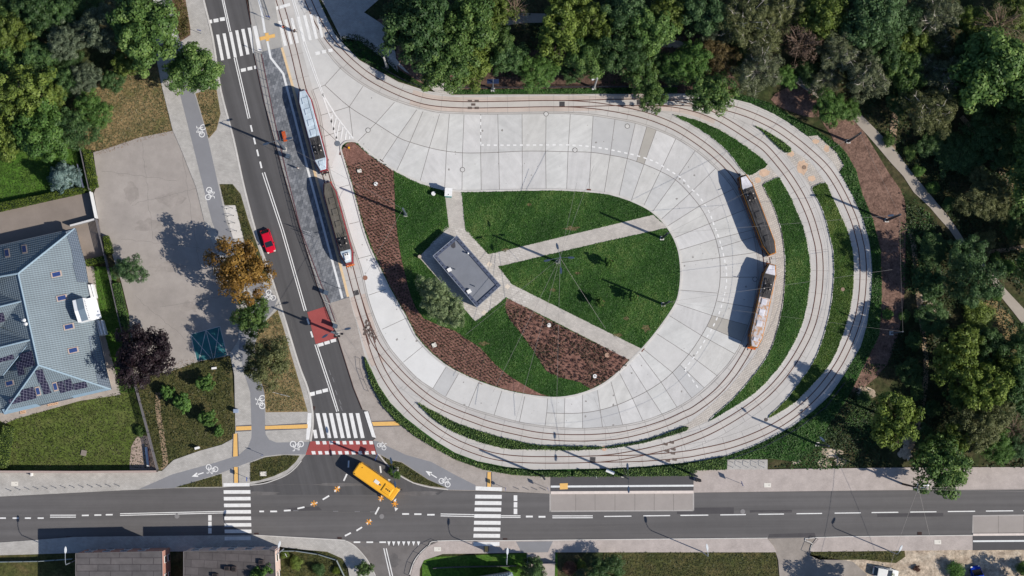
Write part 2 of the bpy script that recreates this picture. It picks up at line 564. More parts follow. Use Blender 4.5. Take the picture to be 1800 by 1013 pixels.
sheet('bare_ground', [(1408, 967), (1830, 962), (1830, 1060), (1380, 1060), (1390, 1000)], -.014, sand)
sheet('rough_grass', [(1426, 969), (1500, 967), (1590, 967), (1575, 990), (1520, 984), (1440, 984)], -.008, roughgrass, 2)
sheet('lawn', [(1062, 968), (1364, 969), (1372, 1060), (1055, 1060)], -.014, roughgrass)
sheet('lawn', [(742, 980), (980, 970), (980, 1060), (742, 1060)], -.014, lushlawn)
sheet('rough_grass', [(484, 964), (520, 962), (575, 970), (604, 985), (622, 1060), (480, 1060)], -.01, roughgrass)
sheet('rough_grass', [(-60, 975), (140, 972), (140, 1060), (-60, 1060)], -.02, roughgrass)
sheet('front_path', [(-60, 700), (8, 745), (30, 736), (140, 705), (212, 694), (205, 660), (176, 560), (165, 470), (140, 458), (120, 480), (-60, 500)], .002, paving_pink)

# ---- roads
sheet('avenue', [(352, -30), (356, 0), (372, 67), (386, 158), (408, 242), (428, 333), (453, 425), (476, 490), (499, 562), (523, 640), (538, 680), (547, 714), (549, 745), (544, 776), (537, 800), (528, 811), (516, 824), (500, 836), (482, 843), (464, 849), (440, 852), (440, 870), (770, 870), (786, 860), (757, 857), (726, 850), (697, 834), (677, 815), (662, 797), (660, 770), (648, 723), (637, 720), (622, 683), (594, 594), (558, 503), (526, 398), (497, 300), (464, 178), (447, 96), (442, 44), (432, 0), (424, -30)], 0, asphalt_main)
sheet('street', [(-60, 874), (0, 873), (216, 862), (307, 857), (440, 853), (700, 868), (786, 862), (968, 868), (1219, 866), (1534, 862), (1860, 860), (1860, 940), (1711, 941), (1436, 945), (1349, 947), (1080, 949), (880, 951), (770, 952), (700, 956), (606, 950), (450, 940), (394, 941), (66, 949), (-60, 958)], -.004, asphalt_st)
sheet('side_street', [(594, 947), (770, 950), (754, 959), (740, 971), (728, 987), (720, 1010), (718, 1060), (668, 1060), (659, 1010), (646, 986), (632, 968), (618, 956)], -.008, asphalt_old)
sheet('yard', [(1345, 940), (1438, 940), (1428, 957), (1424, 975), (1500, 988), (1524, 1010), (1510, 1060), (1374, 1060), (1368, 985), (1360, 961)], -.008, grainy('pale rough yard', S(158, 150, 142), .7, .12, 10, .95, .3, .25, .2))

patchm = grainy('asphalt patch', S(82, 80, 82), .7, .08, 14, .9, .3, .15, .2)
patchl = grainy('pale worn asphalt', S(112, 109, 108), .5, .12, 10, .9, .3, .3, .35)
m = MB()
for p in ([(1318, 897), (1392, 896.5), (1392, 901), (1318, 901.5)], [(1542, 903), (1658, 902), (1658, 908), (1542, 909)], [(1352, 939), (1432, 937), (1434, 944), (1350, 945)], [(1190, 893), (1290, 892), (1290, 903), (1190, 904)], [(505, 893), (560, 891), (566, 897), (508, 899)]): m.poly(PL(p), .003)
m.build('asphalt_patches', patchm, kind='structure')
m = MB()
rj = random.Random(8)
for x, y, rx, ry in ((600, 962, 0, 0), (625, 975, 10, 8), (690, 985, 14, 12), (700, 957, 24, 4), (640, 958, 10, 4), (450, 868, 40, 4), (600, 852, 46, 3), (740, 868, 40, 4)):
    if rx: m.poly(PL([(x + rx * math.cos(2 * PI * k / 16) * rj.uniform(.6, 1.2), y + ry * math.sin(2 * PI * k / 16) * rj.uniform(.6, 1.2)) for k in range(16)]), .0025)
m.build('asphalt_wear', patchl, kind='structure')
m = MB()
def crack(a, b, n, amp, z, wd):
    A, B = P(*a), P(*b)
    q = [A.lerp(B, i / n) + Vector((rj.uniform(-amp, amp), rj.uniform(-amp, amp), 0)) for i in range(n + 1)]
    m.strip(q, wd, z)
for a, b in (((440, 898), (700, 902)), ((470, 852), (640, 853)), ((1290, 902), (1420, 899)), ((100, 870), (200, 866)), ((640, 962), (700, 1012)), ((1000, 930), (1090, 925)), ((1500, 915), (1640, 912)), ((500, 520), (520, 600)), ((420, 130), (452, 260)), ((560, 660), (600, 715))): crack(a, b, 16, .12, .005, .035)
for a, b in (((180, 300), (310, 318)), ((230, 360), (350, 330)), ((250, 250), (268, 420)), ((214, 420), (380, 440)), ((236, 520), (330, 600)), ((320, 270), (352, 470)), ((280, 540), (400, 520))): crack(a, b, 20, .18, .034, .03)
m.build('surface_cracks', plain('crack filler', S(112, 108, 106), .9), kind='structure')
m = MB()
for x, y, rx, ry in ((256, 293, 3.5, 3), (213, 307, 7, 5), (226, 305, 4, 2), (300, 352, 26, 16), (262, 396, 30, 12), (230, 340, 14, 24), (330, 540, 22, 12), (300, 470, 34, 10)):
    m.poly(PL([(x + rx * math.cos(2 * PI * k / 16) * rj.uniform(.5, 1.2), y + ry * math.sin(2 * PI * k / 16) * rj.uniform(.5, 1.2)) for k in range(16)]), .033)
m.build('forecourt_stains', grainy('stained forecourt asphalt', S(160, 153, 147), .6, .09, 12, .9, .3, .2, .3), kind='structure')

# ---- tram loop slab
OUTER = [(480, -30), (486, 20), (497, 83), (515, 146), (556, 306), (600, 466), (614, 523), (628, 575), (641, 626), (648, 640), (666, 678), (686, 708), (712, 734), (740, 756), (770, 778), (800, 796), (840, 811), (890, 821), (940, 826), (1000, 825), (1060, 824), (1140, 820), (1200, 814), (1240, 809), (1276, 802), (1320, 787), (1360, 768), (1396, 748), (1430, 722), (1460, 694), (1484, 659), (1500, 632), (1513, 610), (1524, 572), (1531, 524), (1533.5, 480), (1532, 455), (1528, 424), (1518, 388), (1500, 346), (1480, 310), (1460, 280), (1420, 240), (1390, 218), (1360, 200), (1320, 182), (1288, 174), (1240, 167), (1200, 165), (1140, 166), (960, 166), (800, 167), (750, 160), (700, 144), (660, 122), (632, 106), (606, 80), (588, 60), (568, 18), (560, 0), (548, -30)]
sheet('tram_loop', OUTER, .004, trackslab)
OUTL = [(513, -30), (514, 0), (516, 30), (530, 84), (548, 152), (564, 204), (580, 300)]
ROAD_OUT = [(506, -30), (513, 0), (530, 84), (550, 158), (564, 202), (580, 300), (600, 356), (616, 412), (630, 454), (638, 480), (646, 518), (656, 550), (669, 582), (686, 612), (706, 636), (732, 664), (760, 683), (783, 698), (823.5, 716), (868.6, 730), (914, 742), (958, 749), (991, 752), (1024, 753), (1058, 751), (1094.5, 747), (1130, 740), (1163.5, 728), (1190, 716), (1216, 700), (1238, 682), (1260, 661), (1280, 639), (1298, 612), (1314, 574), (1324, 540), (1330, 496), (1331, 470), (1331, 452), (1325, 415), (1312, 375), (1290, 334), (1258, 296), (1222, 265), (1188, 244), (1154, 229), (1117, 217), (1081, 210), (1042.5, 204), (1002.5, 200.6), (960, 200), (900, 201), (840, 201), (780, 199), (760.7, 196), (720.6, 186), (680, 172), (648.5, 156), (620, 138), (596, 118), (576, 94), (558, 68), (540, 30), (530, 0), (524, -30)]
sheet('bus_lane', ROAD_OUT, .008, concrete)
GARDEN = [(599, 262), (602, 254), (610, 249), (624, 249), (631, 254), (648, 270), (670, 285), (697, 302), (730, 318), (758, 328), (785, 334), (820, 336.5), (887, 335), (942, 334), (987, 334), (1031, 336.5), (1064, 340), (1087, 345.5), (1109, 353), (1131, 363), (1147, 373), (1162, 386.5), (1173, 399.5), (1184, 417.5), (1192, 438), (1196, 460), (1197, 485), (1194.5, 511), (1189, 531), (1175.5, 554), (1153, 585), (1131, 611), (1109, 633), (1086.7, 655), (1064, 673), (1038, 686.5), (1009, 695.5), (975, 699.5), (931, 695.5), (887, 686.7), (842, 671.5), (808.5, 656.5), (786, 644), (760, 624), (744.5, 608), (730, 590), (716, 562), (700, 534), (684, 506), (666.5, 470), (652, 440), (640, 408), (630, 372), (620, 334), (610, 300), (604, 280)]
# repaired and fresher panels
sheet('bus_lane_panel', [(598, 252), (580, 300), (600, 356), (616, 412), (630, 454), (638, 480), (646, 518), (656, 550), (669, 582), (686, 612), (706, 636), (732, 664), (761, 683), (786, 643), (760, 624), (744, 608), (730, 590), (716, 562), (700, 534), (684, 506), (666, 470), (652, 440), (640, 408), (630, 372), (620, 334), (610, 300)], .012, concrete_white)
for pts, mm in (([(1042.5, 204), (1081, 210), (1072.6, 273), (1039, 268)], concrete_grey), ([(1081, 210), (1117, 217), (1102.7, 279), (1072.6, 273)], concrete_grey),
                ([(1137, 223), (1154, 229), (1132, 289), (1119, 284)], concrete_buff), ([(1252, 555), (1315, 572), (1304, 600), (1243, 574)], concrete_buff),
                ([(1024, 726), (1055, 721), (1059, 751), (1024, 753)], concrete_grey), ([(1055, 721), (1085, 712), (1094, 747), (1059, 751)], concrete_grey),
                ([(1182, 655), (1196, 642), (1238, 682), (1216, 700)], concrete_grey), ([(761, 683), (786, 643), (807, 657), (783.4, 697.5)], concrete_grey)):
    sheet('bus_lane_panel', pts, .012, mm)

# joints of the concrete lanes
MID = [(571, 150), (614, 188), (660.5, 217), (698.5, 241), (720.6, 250), (754.7, 260), (784.7, 266), (814, 269), (846, 269), (876, 268), (918, 266), (958, 266), (998.5, 267), (1038.6, 268), (1072.6, 273), (1102.7, 279), (1132, 289), (1162, 302), (1192, 320), (1220, 350), (1236, 372), (1248, 396), (1258, 420), (1264, 446), (1265.7, 460), (1265.7, 492), (1261, 522), (1250, 558), (1232, 592), (1210, 624), (1182, 655), (1162, 672), (1137, 688), (1111, 701), (1085, 712), (1055, 721), (1024, 726), (992, 727), (961, 726)]
J = [((638, 152), (614, 188)), ((614, 188), (620, 240)), ((614, 188), (564, 203)), ((571, 150), (550, 158)), ((571, 150), (600, 118)), ((693.5, 180), (660.5, 217), (629, 249)), ((732.6, 193), (698.5, 242), (670.5, 284)),
     ((743.6, 196), (720.6, 250), (697.5, 300)), ((772.7, 201), (754.7, 260), (738.6, 318)), ((790, 201), (784.7, 266), (781.7, 332)), ((815.7, 202), (813, 269), (812, 336)),
     ((845, 201), (845, 269), (846, 336)), ((875, 201), (876.6, 268), (878, 335)), ((917.7, 201), (918, 266), (918, 334)), ((960, 200), (959, 266), (960, 334)), ((1002.5, 201), (998.5, 267), (996, 334)),
     ((1042.6, 204), (1039, 268), (1035.5, 337)), ((1081, 210), (1072.6, 273), (1062, 340)), ((1116.7, 217), (1102.7, 279), (1088, 345)), ((1136.8, 223), (1119, 284)), ((1153.7, 229), (1132, 289), (1110, 352)),
     ((1188, 244), (1161, 301), (1132, 361)), ((1222, 265), (1187, 317), (1148, 371)), ((1258, 296), (1211, 342), (1162, 386)), ((1290, 332), (1230, 362), (1173, 398)), ((1312, 368), (1248, 393), (1186, 418)),
     ((1324, 404), (1257, 421), (1194, 440)), ((1328, 416), (1262, 436)), ((1329, 444), (1265, 453), (1198, 462)), ((1330, 487.5), (1265.7, 487.5)), ((1262, 515.6), (1195.5, 510)), ((1324, 541), (1294, 536), (1261, 530)),
     ((1315, 572), (1252, 555), (1189, 534)), ((1304, 600), (1243, 574)), ((1291, 622), (1233, 590), (1175, 554)), ((1261, 661), (1212, 624), (1153, 586)), ((1238, 682), (1196, 642)), ((1216, 700), (1182, 655), (1130, 613)),
     ((1190, 716), (1162, 672), (1123, 620)), ((1163.6, 728), (1137, 688), (1107, 641)), ((1130, 740), (1112, 701), (1089, 656)), ((1094.5, 747), (1085, 712), (1074, 671)), ((1059, 751), (1055, 721), (1050, 686)),
     ((1024, 753), (1024, 726), (1024, 694)), ((991.6, 752), (992, 727), (993, 699)), ((958, 749), (961, 726), (963, 700)), ((913, 742), (922.5, 697)), ((868.6, 730), (882.6, 686)), ((823.5, 716), (841.5, 672)),
     ((783.4, 697), (806.5, 656)), ((761, 683), (785.4, 643)), ((709, 637), (744.5, 608)), ((672, 579), (713, 560)), ((648, 519), (678, 509)), ((629, 455), (652, 449)), ((614, 394), (631, 390)), ((596, 330), (615, 325)), ((562, 220), (606, 262)), ((570, 240), (600, 230))]
oc = [j for j in J if len(j) >= 2 and j[0] in [q[0] for q in J] and j[0][0] > 690 or j[0] in ((638, 152), (693.5, 180))]
tones = [grainy('lane concrete tone %d' % k, S(*c_), .6, .07, 14, .8, .15, .12, .13, streak=(a_, 1.1, .12, .06)) for k, (c_, a_) in enumerate((((205, 204, 202), 1.4), ((210, 210, 207), .5), ((202, 202, 200), -.6), ((207, 206, 202), 1.0), ((212, 211, 209), 2.2)))]
rp_ = random.Random(21)
full = [j for j in oc if len(j) == 3]
for a_, b_ in zip(full[:-1], full[1:]):
    if abs(a_[0][0] - b_[0][0]) + abs(a_[0][1] - b_[0][1]) < 75:
        sheet('bus_lane_panel', [a_[0], b_[0], b_[1], a_[1]], .0095, rp_.choice(tones))
        sheet('bus_lane_panel', [a_[1], b_[1], b_[2], a_[2]], .0095, rp_.choice(tones))
m = MB()
m.strip(PL(catmull(MID, 4)), .09, .020)
for j in J:
    m.strip(PL(list(j)), .075, .016)
m.build('concrete_joints', jointm, kind='structure')
m = MB()
m.strip(PL(catmull(ROAD_OUT[3:-3], 3)), .08, .016)
inner2 = []
q = PL(catmull(ROAD_OUT[3:-3], 3))
for i in range(len(q)):
    d = (q[min(i + 1, len(q) - 1)] - q[max(i - 1, 0)]).normalized()
    inner2.append(q[i] + Vector((d.y, -d.x, 0)) * .32)
m.strip(inner2, .07, .016)
m.build('concrete_joints', plain('grey joint', S(146, 142, 138), .9), kind='structure')

# ---- tracks: centre lines
T_PLAT = [(483, -30), (491, 0), (515, 85), (530.5, 149.5), (556, 243), (585, 355), (614.5, 468), (628.5, 520), (638, 550), (646, 576), (655, 604)]
T_OUTL = [(628.5, 520), (637, 550), (646, 578), (653, 604), (666, 640), (682, 670), (702, 698), (724, 722), (748, 743.5), (775, 763), (804, 779.5), (837.5, 793), (868.6, 802), (900.7, 806.5), (940, 808.5), (1000, 808.5), (1054, 807)]
T_INNL = [(628.5, 520), (640, 556), (651, 584), (666, 612), (688, 640), (712, 666), (738, 689), (765, 708.5), (794, 722.5), (826.5, 735), (860.6, 747), (896.6, 756), (940, 765), (980, 769), (1016, 770), (1052, 769), (1090.5, 765.5), (1130.5, 756.5), (1170.6, 743.5), (1200.7, 730), (1222, 719.5), (1258, 692), (1286, 661), (1307, 629), (1317, 611), (1329, 590), (1339, 565), (1345, 538), (1348.5, 510), (1349, 480), (1347, 452), (1341, 420), (1332, 390), (1318, 354), (1298, 317), (1279, 293), (1250, 266), (1220, 244), (1190, 225.5), (1160, 212), (1130, 202), (1100, 195), (1070, 189.5), (1045, 186), (1016, 183.5), (992, 182.5)]
T_MIDL = [(1054, 807), (1088, 803), (1133, 794.5), (1183, 782), (1235, 763.5), (1275, 743), (1313.4, 719), (1344.5, 695), (1371.5, 667), (1394.5, 636), (1411, 608), (1422.5, 584), (1432, 555), (1439, 516), (1441.5, 476), (1439.5, 440), (1434.5, 416), (1424.5, 382), (1408.5, 346), (1388.5, 313), (1368, 286), (1344.5, 260), (1320.5, 243), (1290, 223), (1260, 206), (1229, 193.5), (1190, 184), (1150, 180.5), (1121, 180)]
T_OUTR = [(1054, 807), (1100, 806.5), (1145, 804.5), (1200, 799.5), (1230, 794.5), (1283, 782.5), (1333.4, 764), (1373.5, 743), (1410.6, 716), (1442.6, 684), (1470.7, 646), (1487.6, 615), (1499.7, 586), (1510, 553), (1515.6, 516), (1517.4, 480), (1515.5, 445), (1511, 422), (1502.7, 391), (1488.6, 357), (1469.6, 321), (1449.5, 293), (1420.7, 266), (1390.6, 242), (1360.6, 222), (1320.5, 203), (1280, 190), (1240, 183), (1200, 180.5), (1160, 180), (1121, 180)]
T_TOP = [(1121, 180), (1080, 180.5), (1040, 181.5), (992, 182.5), (952, 182.5), (880, 184), (814, 184.5), (760, 180.5), (723, 171), (685, 155), (651, 136.5), (623, 115), (599, 92), (577, 67), (558, 36), (541.5, 0), (530, -30)]
m = MB()
for k, T in enumerate((T_TOP[:9], T_MIDL[-5:], T_OUTL[:5])): m.strip(PL(catmull(T, 6)), 2.7, .0098 + .0006 * k)
m.build('rust_stains', grainy('rust tinted concrete', S(202, 188, 178), .35, .07, 10, .85, .15, .2, .12), kind='structure')
m = MB()
rs_ = random.Random(77)
n_ = 0
while n_ < 130:
    x, y = rs_.uniform(560, 1330), rs_.uniform(100, 750)
    if inside(np.array([x]), np.array([y]), ROAD_OUT)[0] and not inside(np.array([x]), np.array([y]), GARDEN)[0]:
        b = P(x, y); rr_ = rs_.choice((.04, .05, .06, .08, .12, .2))
        m.poly([(b.x + rr_ * math.cos(2 * PI * k / 9) * rs_.uniform(.5, 1.3), b.y + rr_ * math.sin(2 * PI * k / 9) * rs_.uniform(.5, 1.3)) for k in range(9)], .0145)
        n_ += 1
m.build('oil_spots', plain('oil spot', S(150, 147, 143), .8), kind='structure')
m = MB(); r = MB(); jn = MB()
zb = .012
for k, T in enumerate((T_PLAT, T_OUTL, T_INNL, T_MIDL, T_OUTR, T_TOP)):
    c = PL(catmull(T, 6))
    m.strip(c, 1.0, zb + .0006 * k)
    for s in (-1, 1):
        e, f = [], []
        for i in range(len(c)):
            d = (c[min(i + 1, len(c) - 1)] - c[max(i - 1, 0)]).normalized()
            nn = Vector((-d.y, d.x, 0)) * s
            e.append(c[i] + nn * .56)
            f.append(c[i] + nn * 1.62)
        r.strip(e, .15, .030 + .0006 * k + .0003 * s, .0)
        if k in (2, 3, 4, 5):
            jn.strip(f, .04, .0175)
    acc = 0.0
    for i in range(1, len(c)):
        acc += (c[i] - c[i - 1]).length
        if acc > 3.4:
            acc = 0
            d = (c[i] - c[i - 1]).normalized()
            nn = Vector((-d.y, d.x, 0))
            jn.strip([c[i] - nn * 1.62, c[i] + nn * 1.62], .05, .019)
m.build('track_bed', railbed, kind='structure')
r.build('tram_rails', railm, kind='structure')
jn.build('track_joints', jointl, kind='structure')
m = MB()     # switch gear plates set into the track
for x, y, a, n in ((644, 566, 70, 3), (826, 178, 0, 1), (826, 190, 0, 1), (838, 178, 0, 1), (838, 190, 0, 1), (650, 580, 68, 3), (641, 578, 68, 3), (655, 590, 66, 2), (1170, 781, -12, 1), (1181, 778, -12, 1), (1173, 793, -14, 1), (1184, 790, -14, 1), (1174, 810, -8, 1), (1186, 808, -8, 1), (1183, 797, -10, 1), (832, 184, 0, 1)):
    for i in range(n):
        b = P(x + (i % 2) * 5, y + i * 4)
        m.box((b.x, b.y, .025), (.75, .42, .03), math.radians(a))
m.build('switch_plates', plain('worn steel plate', S(112, 100, 94), .7, .3, .2, 3), kind='structure')
m = MB()
for x, y, a in ((626, 515, -74), (988, 183, 0), (1124, 180, 0), (1042, 808, -3)):
    b = P(x, y)
    m.box((b.x, b.y, .02), (.95, .85, .03), math.radians(a + (90 if abs(a) > 45 else 0)))
m.build('track_drains', plain('dark grating', S(72, 70, 72), .8, amt=.3, scale=9), kind='structure')
# ------------------------------------------------------------------ pavements, islands, markings
# left of the avenue
sheet('forecourt', [(164, 268), (198, 258), (245, 242), (304, 230), (318, 262), (345, 330), (362, 400), (392, 470), (434, 530), (428, 600), (412, 624), (352, 635), (297, 654), (236, 664), (226, 548), (213, 495), (194, 438), (178, 412), (165, 340), (172, 322)], .03, parking)
sheet('driveway', [(-60, 384), (0, 373), (158, 338), (172, 386), (182, 415), (189, 447), (150, 460), (120, 480), (-60, 480)], .026, driveway_m)
sheet('pavement', [(268, -30), (275, 104), (285, 154), (304, 230), (318, 262), (345, 330), (362, 400), (392, 470), (424, 530), (418, 600), (404, 622), (412, 660), (414, 757), (412, 770), (390, 782), (350, 793), (305, 809), (285, 828), (-60, 832), (-60, 873), (0, 873), (216, 862), (310, 858), (392, 857), (440, 852), (482, 843), (500, 836), (516, 824), (528, 811), (537, 800), (544, 776), (549, 745), (547, 714), (538, 680), (523, 640), (499, 562), (476, 490), (453, 425), (428, 333), (408, 242), (386, 158), (372, 67), (356, 0), (352, -30)], .104, paving, z0=-.05)
sheet('cycle_path', [(281, -30), (283, 0), (300, 54), (308, 120), (317, 168), (339, 255), (359, 335), (373, 391), (395, 440), (425, 490), (448, 522), (440, 547), (424, 578), (420, 612), (428, 652), (440, 690), (442.5, 757), (442, 770), (436, 786), (420, 800), (380, 813), (303, 834), (244, 860), (307, 858), (390, 831), (440, 812), (466, 802), (492, 799), (537, 799), (544, 777), (486, 778), (473, 773), (467, 763), (466.5, 757), (465, 690), (453, 652), (447, 612), (453, 577), (480, 547), (488, 526), (456, 490), (420, 440), (398, 391), (386, 335), (366, 245), (345, 174), (330, 130), (317, 75), (299, 0), (297, -30)], .108, cyclepath)
# right of the avenue
sheet('pavement', [(581, 533), (614, 522), (628, 576), (641, 626), (643, 640), (654, 678), (674, 714), (696, 740), (720, 760), (760, 784), (800, 808), (850, 826), (900, 835), (960, 838), (968, 838), (968, 868), (882, 864), (834, 863), (789, 862), (757, 857), (726, 850), (697, 834), (677, 815), (662, 797), (656, 774), (661, 770), (648, 723), (637, 720), (622, 683), (594, 594), (588, 566)], .100, paving_pink, z0=-.05)
sheet('cycle_path', [(656, 775), (664, 776), (680, 784), (714, 800), (758, 812), (800, 835), (836, 853), (836, 862), (789, 861), (752, 842), (706, 812), (686, 808), (668, 799), (663, 798)], .106, cyclepath)
# stop platform and traffic island by the avenue
sheet('stop_platform', [(460, 92), (496, 83), (515, 146), (556, 306), (600, 466), (614, 523), (581, 533), (566, 503), (529, 404), (503, 300), (481, 202)], .16, setts, z0=-.05)
sheet('traffic_island', [(432, -30), (480, -30), (486, 20), (497, 83), (460, 92), (481, 202), (503, 300), (529, 404), (566, 503), (581, 533), (594, 594), (558, 503), (526, 398), (497, 300), (464, 178), (447, 96), (442, 44), (436, -10)], .13, paving_isl, z0=-.05)
sheet('stop_platform', [(968, 838), (1219, 836), (1219, 863.5), (968, 864.5)], .15, asphalt, z0=-.05)
sheet('bus_bay', [(967, 868), (1219.5, 866), (1219.5, 898), (967, 900)], .004, grainy('bus bay concrete', S(163, 156, 151), .5, .05, 14, .85, .2, .1, .1))
sheet('bus_bay', [(1710, 907), (1860, 905), (1860, 937), (1710, 938)], .004, _mats['bus bay concrete'])
sheet('pavement', [(1219, 826), (1278, 825.5), (1349, 825.5), (1430, 824), (1593, 822), (1860, 821), (1860, 860), (1534, 862), (1219, 866)], .1, paving_st, z0=-.05)
sheet('pavement', [(1278, 808), (1349, 808), (1349, 825.5), (1278, 825.5)], .112, paving, z0=-.05)
# south side
sheet('pavement', [(-60, 958), (66, 949), (132, 944), (394, 941), (450, 940), (594, 948), (606, 950), (620, 957), (632, 968), (646, 986), (659, 1010), (664, 1060), (622, 1060), (612, 1000), (602, 982), (575, 970), (510, 964), (492, 961), (484, 967), (140, 972), (-60, 978)], .1, paving, z0=-.05)
sheet('pavement', [(770, 951), (832, 952), (880, 950.5), (1080, 948.5), (1349, 946.5), (1360, 961), (1365, 971), (1180, 971), (980, 971), (900, 972), (778, 974), (745, 985), (738, 1000), (735, 1060), (719, 1060), (721, 1008), (729, 987), (741, 970), (754, 959)], .1, paving_st, z0=-.05)
sheet('pavement', [(1436, 945), (1710, 941), (1710, 967), (1426, 970), (1424, 968), (1428, 956)], .1, paving_st, z0=-.05)
sheet('stop_platform', [(1710, 942), (1860, 941), (1860, 966), (1710, 967.5)], .15, asphalt, z0=-.05)
sheet('driveway', [(907, 952), (972, 951.5), (963, 971), (917, 972)], .106, cyclepath)
sheet('driveway', [(926, 971), (976, 970), (974, 1060), (926, 1060)], .02, paving_st)
# ramp and slabs north of the loop
sheet('pavement', [(560, -30), (565, 0), (575, 18), (596, 60), (604, 75), (597, 66), (632, 72), (676, 105), (700, 128), (690, 60), (668, 40), (640, 22), (700, -30)], .06, paving)
sheet('pavement', [(640, 62), (668, 80), (680, 86), (700, 108), (720, 130), (752, 148), (795, 142), (797, 167), (765, 162), (735, 138), (712, 126), (690, 108), (660, 78)], .07, pathlight)

# paved patches between the tracks
bp = MB()
for pts in ([(1318, 309), (1349, 290), (1368, 310), (1341, 326), (1356.4, 356), (1368.4, 388), (1376.4, 420), (1380.4, 462), (1377.4, 524), (1368.4, 572), (1356.4, 612), (1338.3, 642), (1316.4, 670), (1288, 702), (1260, 726), (1243, 741), (1206, 757), (1203, 750), (1226, 732), (1252, 710), (1280, 684), (1310.4, 646), (1332.4, 618), (1338.3, 600), (1352, 570), (1360.4, 530), (1365, 490), (1364, 460), (1360, 430), (1352, 395), (1340, 362), (1328, 336)],
            [(1380.4, 272), (1392, 264), (1420.5, 282), (1440.5, 306), (1449, 321), (1428, 333), (1408.5, 306)],
            [(1421, 240), (1437, 238), (1452, 252), (1470, 268), (1483.6, 291), (1475, 302), (1460, 280)]):
    bp.poly(PL(pts), .022)
bp.build('block_paving', blockpave, kind='structure')
m = MB()
rr = random.Random(3)
for x, y, rx, ry in ((1411, 294, 10, 14), (1390, 271, 6, 5), (1426, 314, 7, 6), (1344, 304, 10, 7), (1332, 317, 6, 6), (1434, 249, 6, 5), (1453, 262, 5, 7)):
    n = 14
    m.poly(PL([(x + rx * math.cos(2 * PI * k / n) * rr.uniform(.7, 1.15), y + ry * math.sin(2 * PI * k / n) * rr.uniform(.7, 1.15)) for k in range(n)]), .026)
m.build('sand_spill', sandspill, kind='structure')

# ---- green islands of the loop: low slabs of soil with a pale edging
ISL = {
 'a': [(735, 709), (752, 718), (774, 729), (800, 743), (840, 757), (880, 769), (920, 778), (960, 784.5), (1053, 785.5), (1053, 789.5), (1000, 791.5), (960, 790.5), (900, 789.5), (870, 784.5), (830, 772.5), (790, 755), (760, 735)],
 'b': [(1069.4, 785), (1120.5, 777), (1160.6, 766), (1202.7, 750), (1206.7, 757), (1160.6, 771), (1120.5, 781), (1070.4, 788.5)],
 'c': [(1341, 326), (1354, 318), (1368.4, 312), (1374.4, 320), (1390.4, 348), (1400.4, 372), (1412.5, 400), (1418.5, 428), (1423, 455), (1424.5, 476), (1421.5, 516), (1414.5, 556), (1400.4, 594), (1376.5, 636), (1350.5, 668), (1320.4, 696), (1280, 722), (1246, 741), (1260, 726), (1288, 702), (1316.4, 670), (1338.3, 642), (1356.4, 611), (1368.4, 572), (1377.4, 524), (1380.5, 470), (1376.4, 420), (1368.4, 388), (1356.4, 356)],
 'd': [(1183, 202), (1220, 210), (1260, 226), (1300.4, 250), (1330.5, 272), (1349.5, 290), (1334, 300), (1318.5, 309), (1302.4, 298), (1282, 270), (1248, 240), (1212, 218)],
 'e': [(1326.5, 222), (1350.5, 233), (1390.6, 261), (1380.6, 269), (1360.6, 252), (1340.5, 232)],
 'f': [(1426.5, 333), (1434.5, 326), (1450.5, 321), (1458.6, 336), (1476.6, 376), (1490.6, 408), (1498.7, 440), (1501, 475), (1497.7, 524), (1488.6, 566), (1476, 604), (1460.7, 638), (1430.6, 674), (1396.6, 708), (1356.5, 733), (1352.5, 731), (1380.5, 704), (1406.6, 670), (1428.6, 638), (1440.5, 612), (1452.5, 574), (1461.6, 530), (1466, 480), (1464, 440), (1460.6, 426), (1452.5, 390), (1442.5, 362)],
}
m = MB(); k = MB()
for nm, pts in ISL.items():
    q = PL(catmull(pts, 2, True))
    m.prism(q, -.05, .09)
    k.strip(q + [q[0]], .14, .125, -.03)
m.build('planting_soil', darkgreen, kind='structure')
k.build('kerbs', kerbm, kind='structure')
# outer planting strip round the loop
HEDGE_OUT = [(641, 626), (643, 640), (654, 678), (674, 714), (696, 740), (720, 760), (760, 784), (800, 807), (850, 825.5), (900, 834.5), (960, 838), (1060, 838), (1219, 837), (1219, 827), (1278, 826), (1278, 808), (1350, 806), (1400, 812), (1430, 790), (1458, 745), (1490, 700), (1520, 640), (1545, 590), (1550, 520), (1548, 440), (1534, 385), (1515, 340), (1505, 300), (1488, 270), (1476, 256), (1430, 226), (1395, 206), (1350, 180), (1300, 165), (1288, 174), (1320, 182), (1360, 200), (1390, 218), (1420, 240), (1437, 238), (1452, 252), (1470, 268), (1484, 291), (1476, 302), (1500, 346), (1518, 388), (1528, 424), (1532, 455), (1533.5, 480), (1531, 524), (1524, 572), (1513, 610), (1500, 632), (1484, 659), (1460, 694), (1430, 722), (1396, 748), (1360, 768), (1320, 787), (1276, 802), (1240, 809), (1200, 814), (1140, 820), (1060, 824), (1000, 825), (940, 826), (890, 821), (840, 811), (800, 796), (770, 778), (740, 756), (712, 734), (686, 708), (666, 678), (648, 640)]
m = MB()
m.prism(PL(HEDGE_OUT), -.05, .05)
m.build('planting_soil', darkgreen, kind='structure')
sheet('planting_soil', [(797, 158), (1190, 154), (1190, 164), (797, 166)], .05, darkgreen, z0=-.05)
sheet('planting_soil', [(598, 66), (612, 60), (634, 62), (672, 90), (700, 122), (746, 150), (752, 159), (700, 142), (660, 120), (632, 104), (606, 78)], .05, darkgreen, z0=-.05)

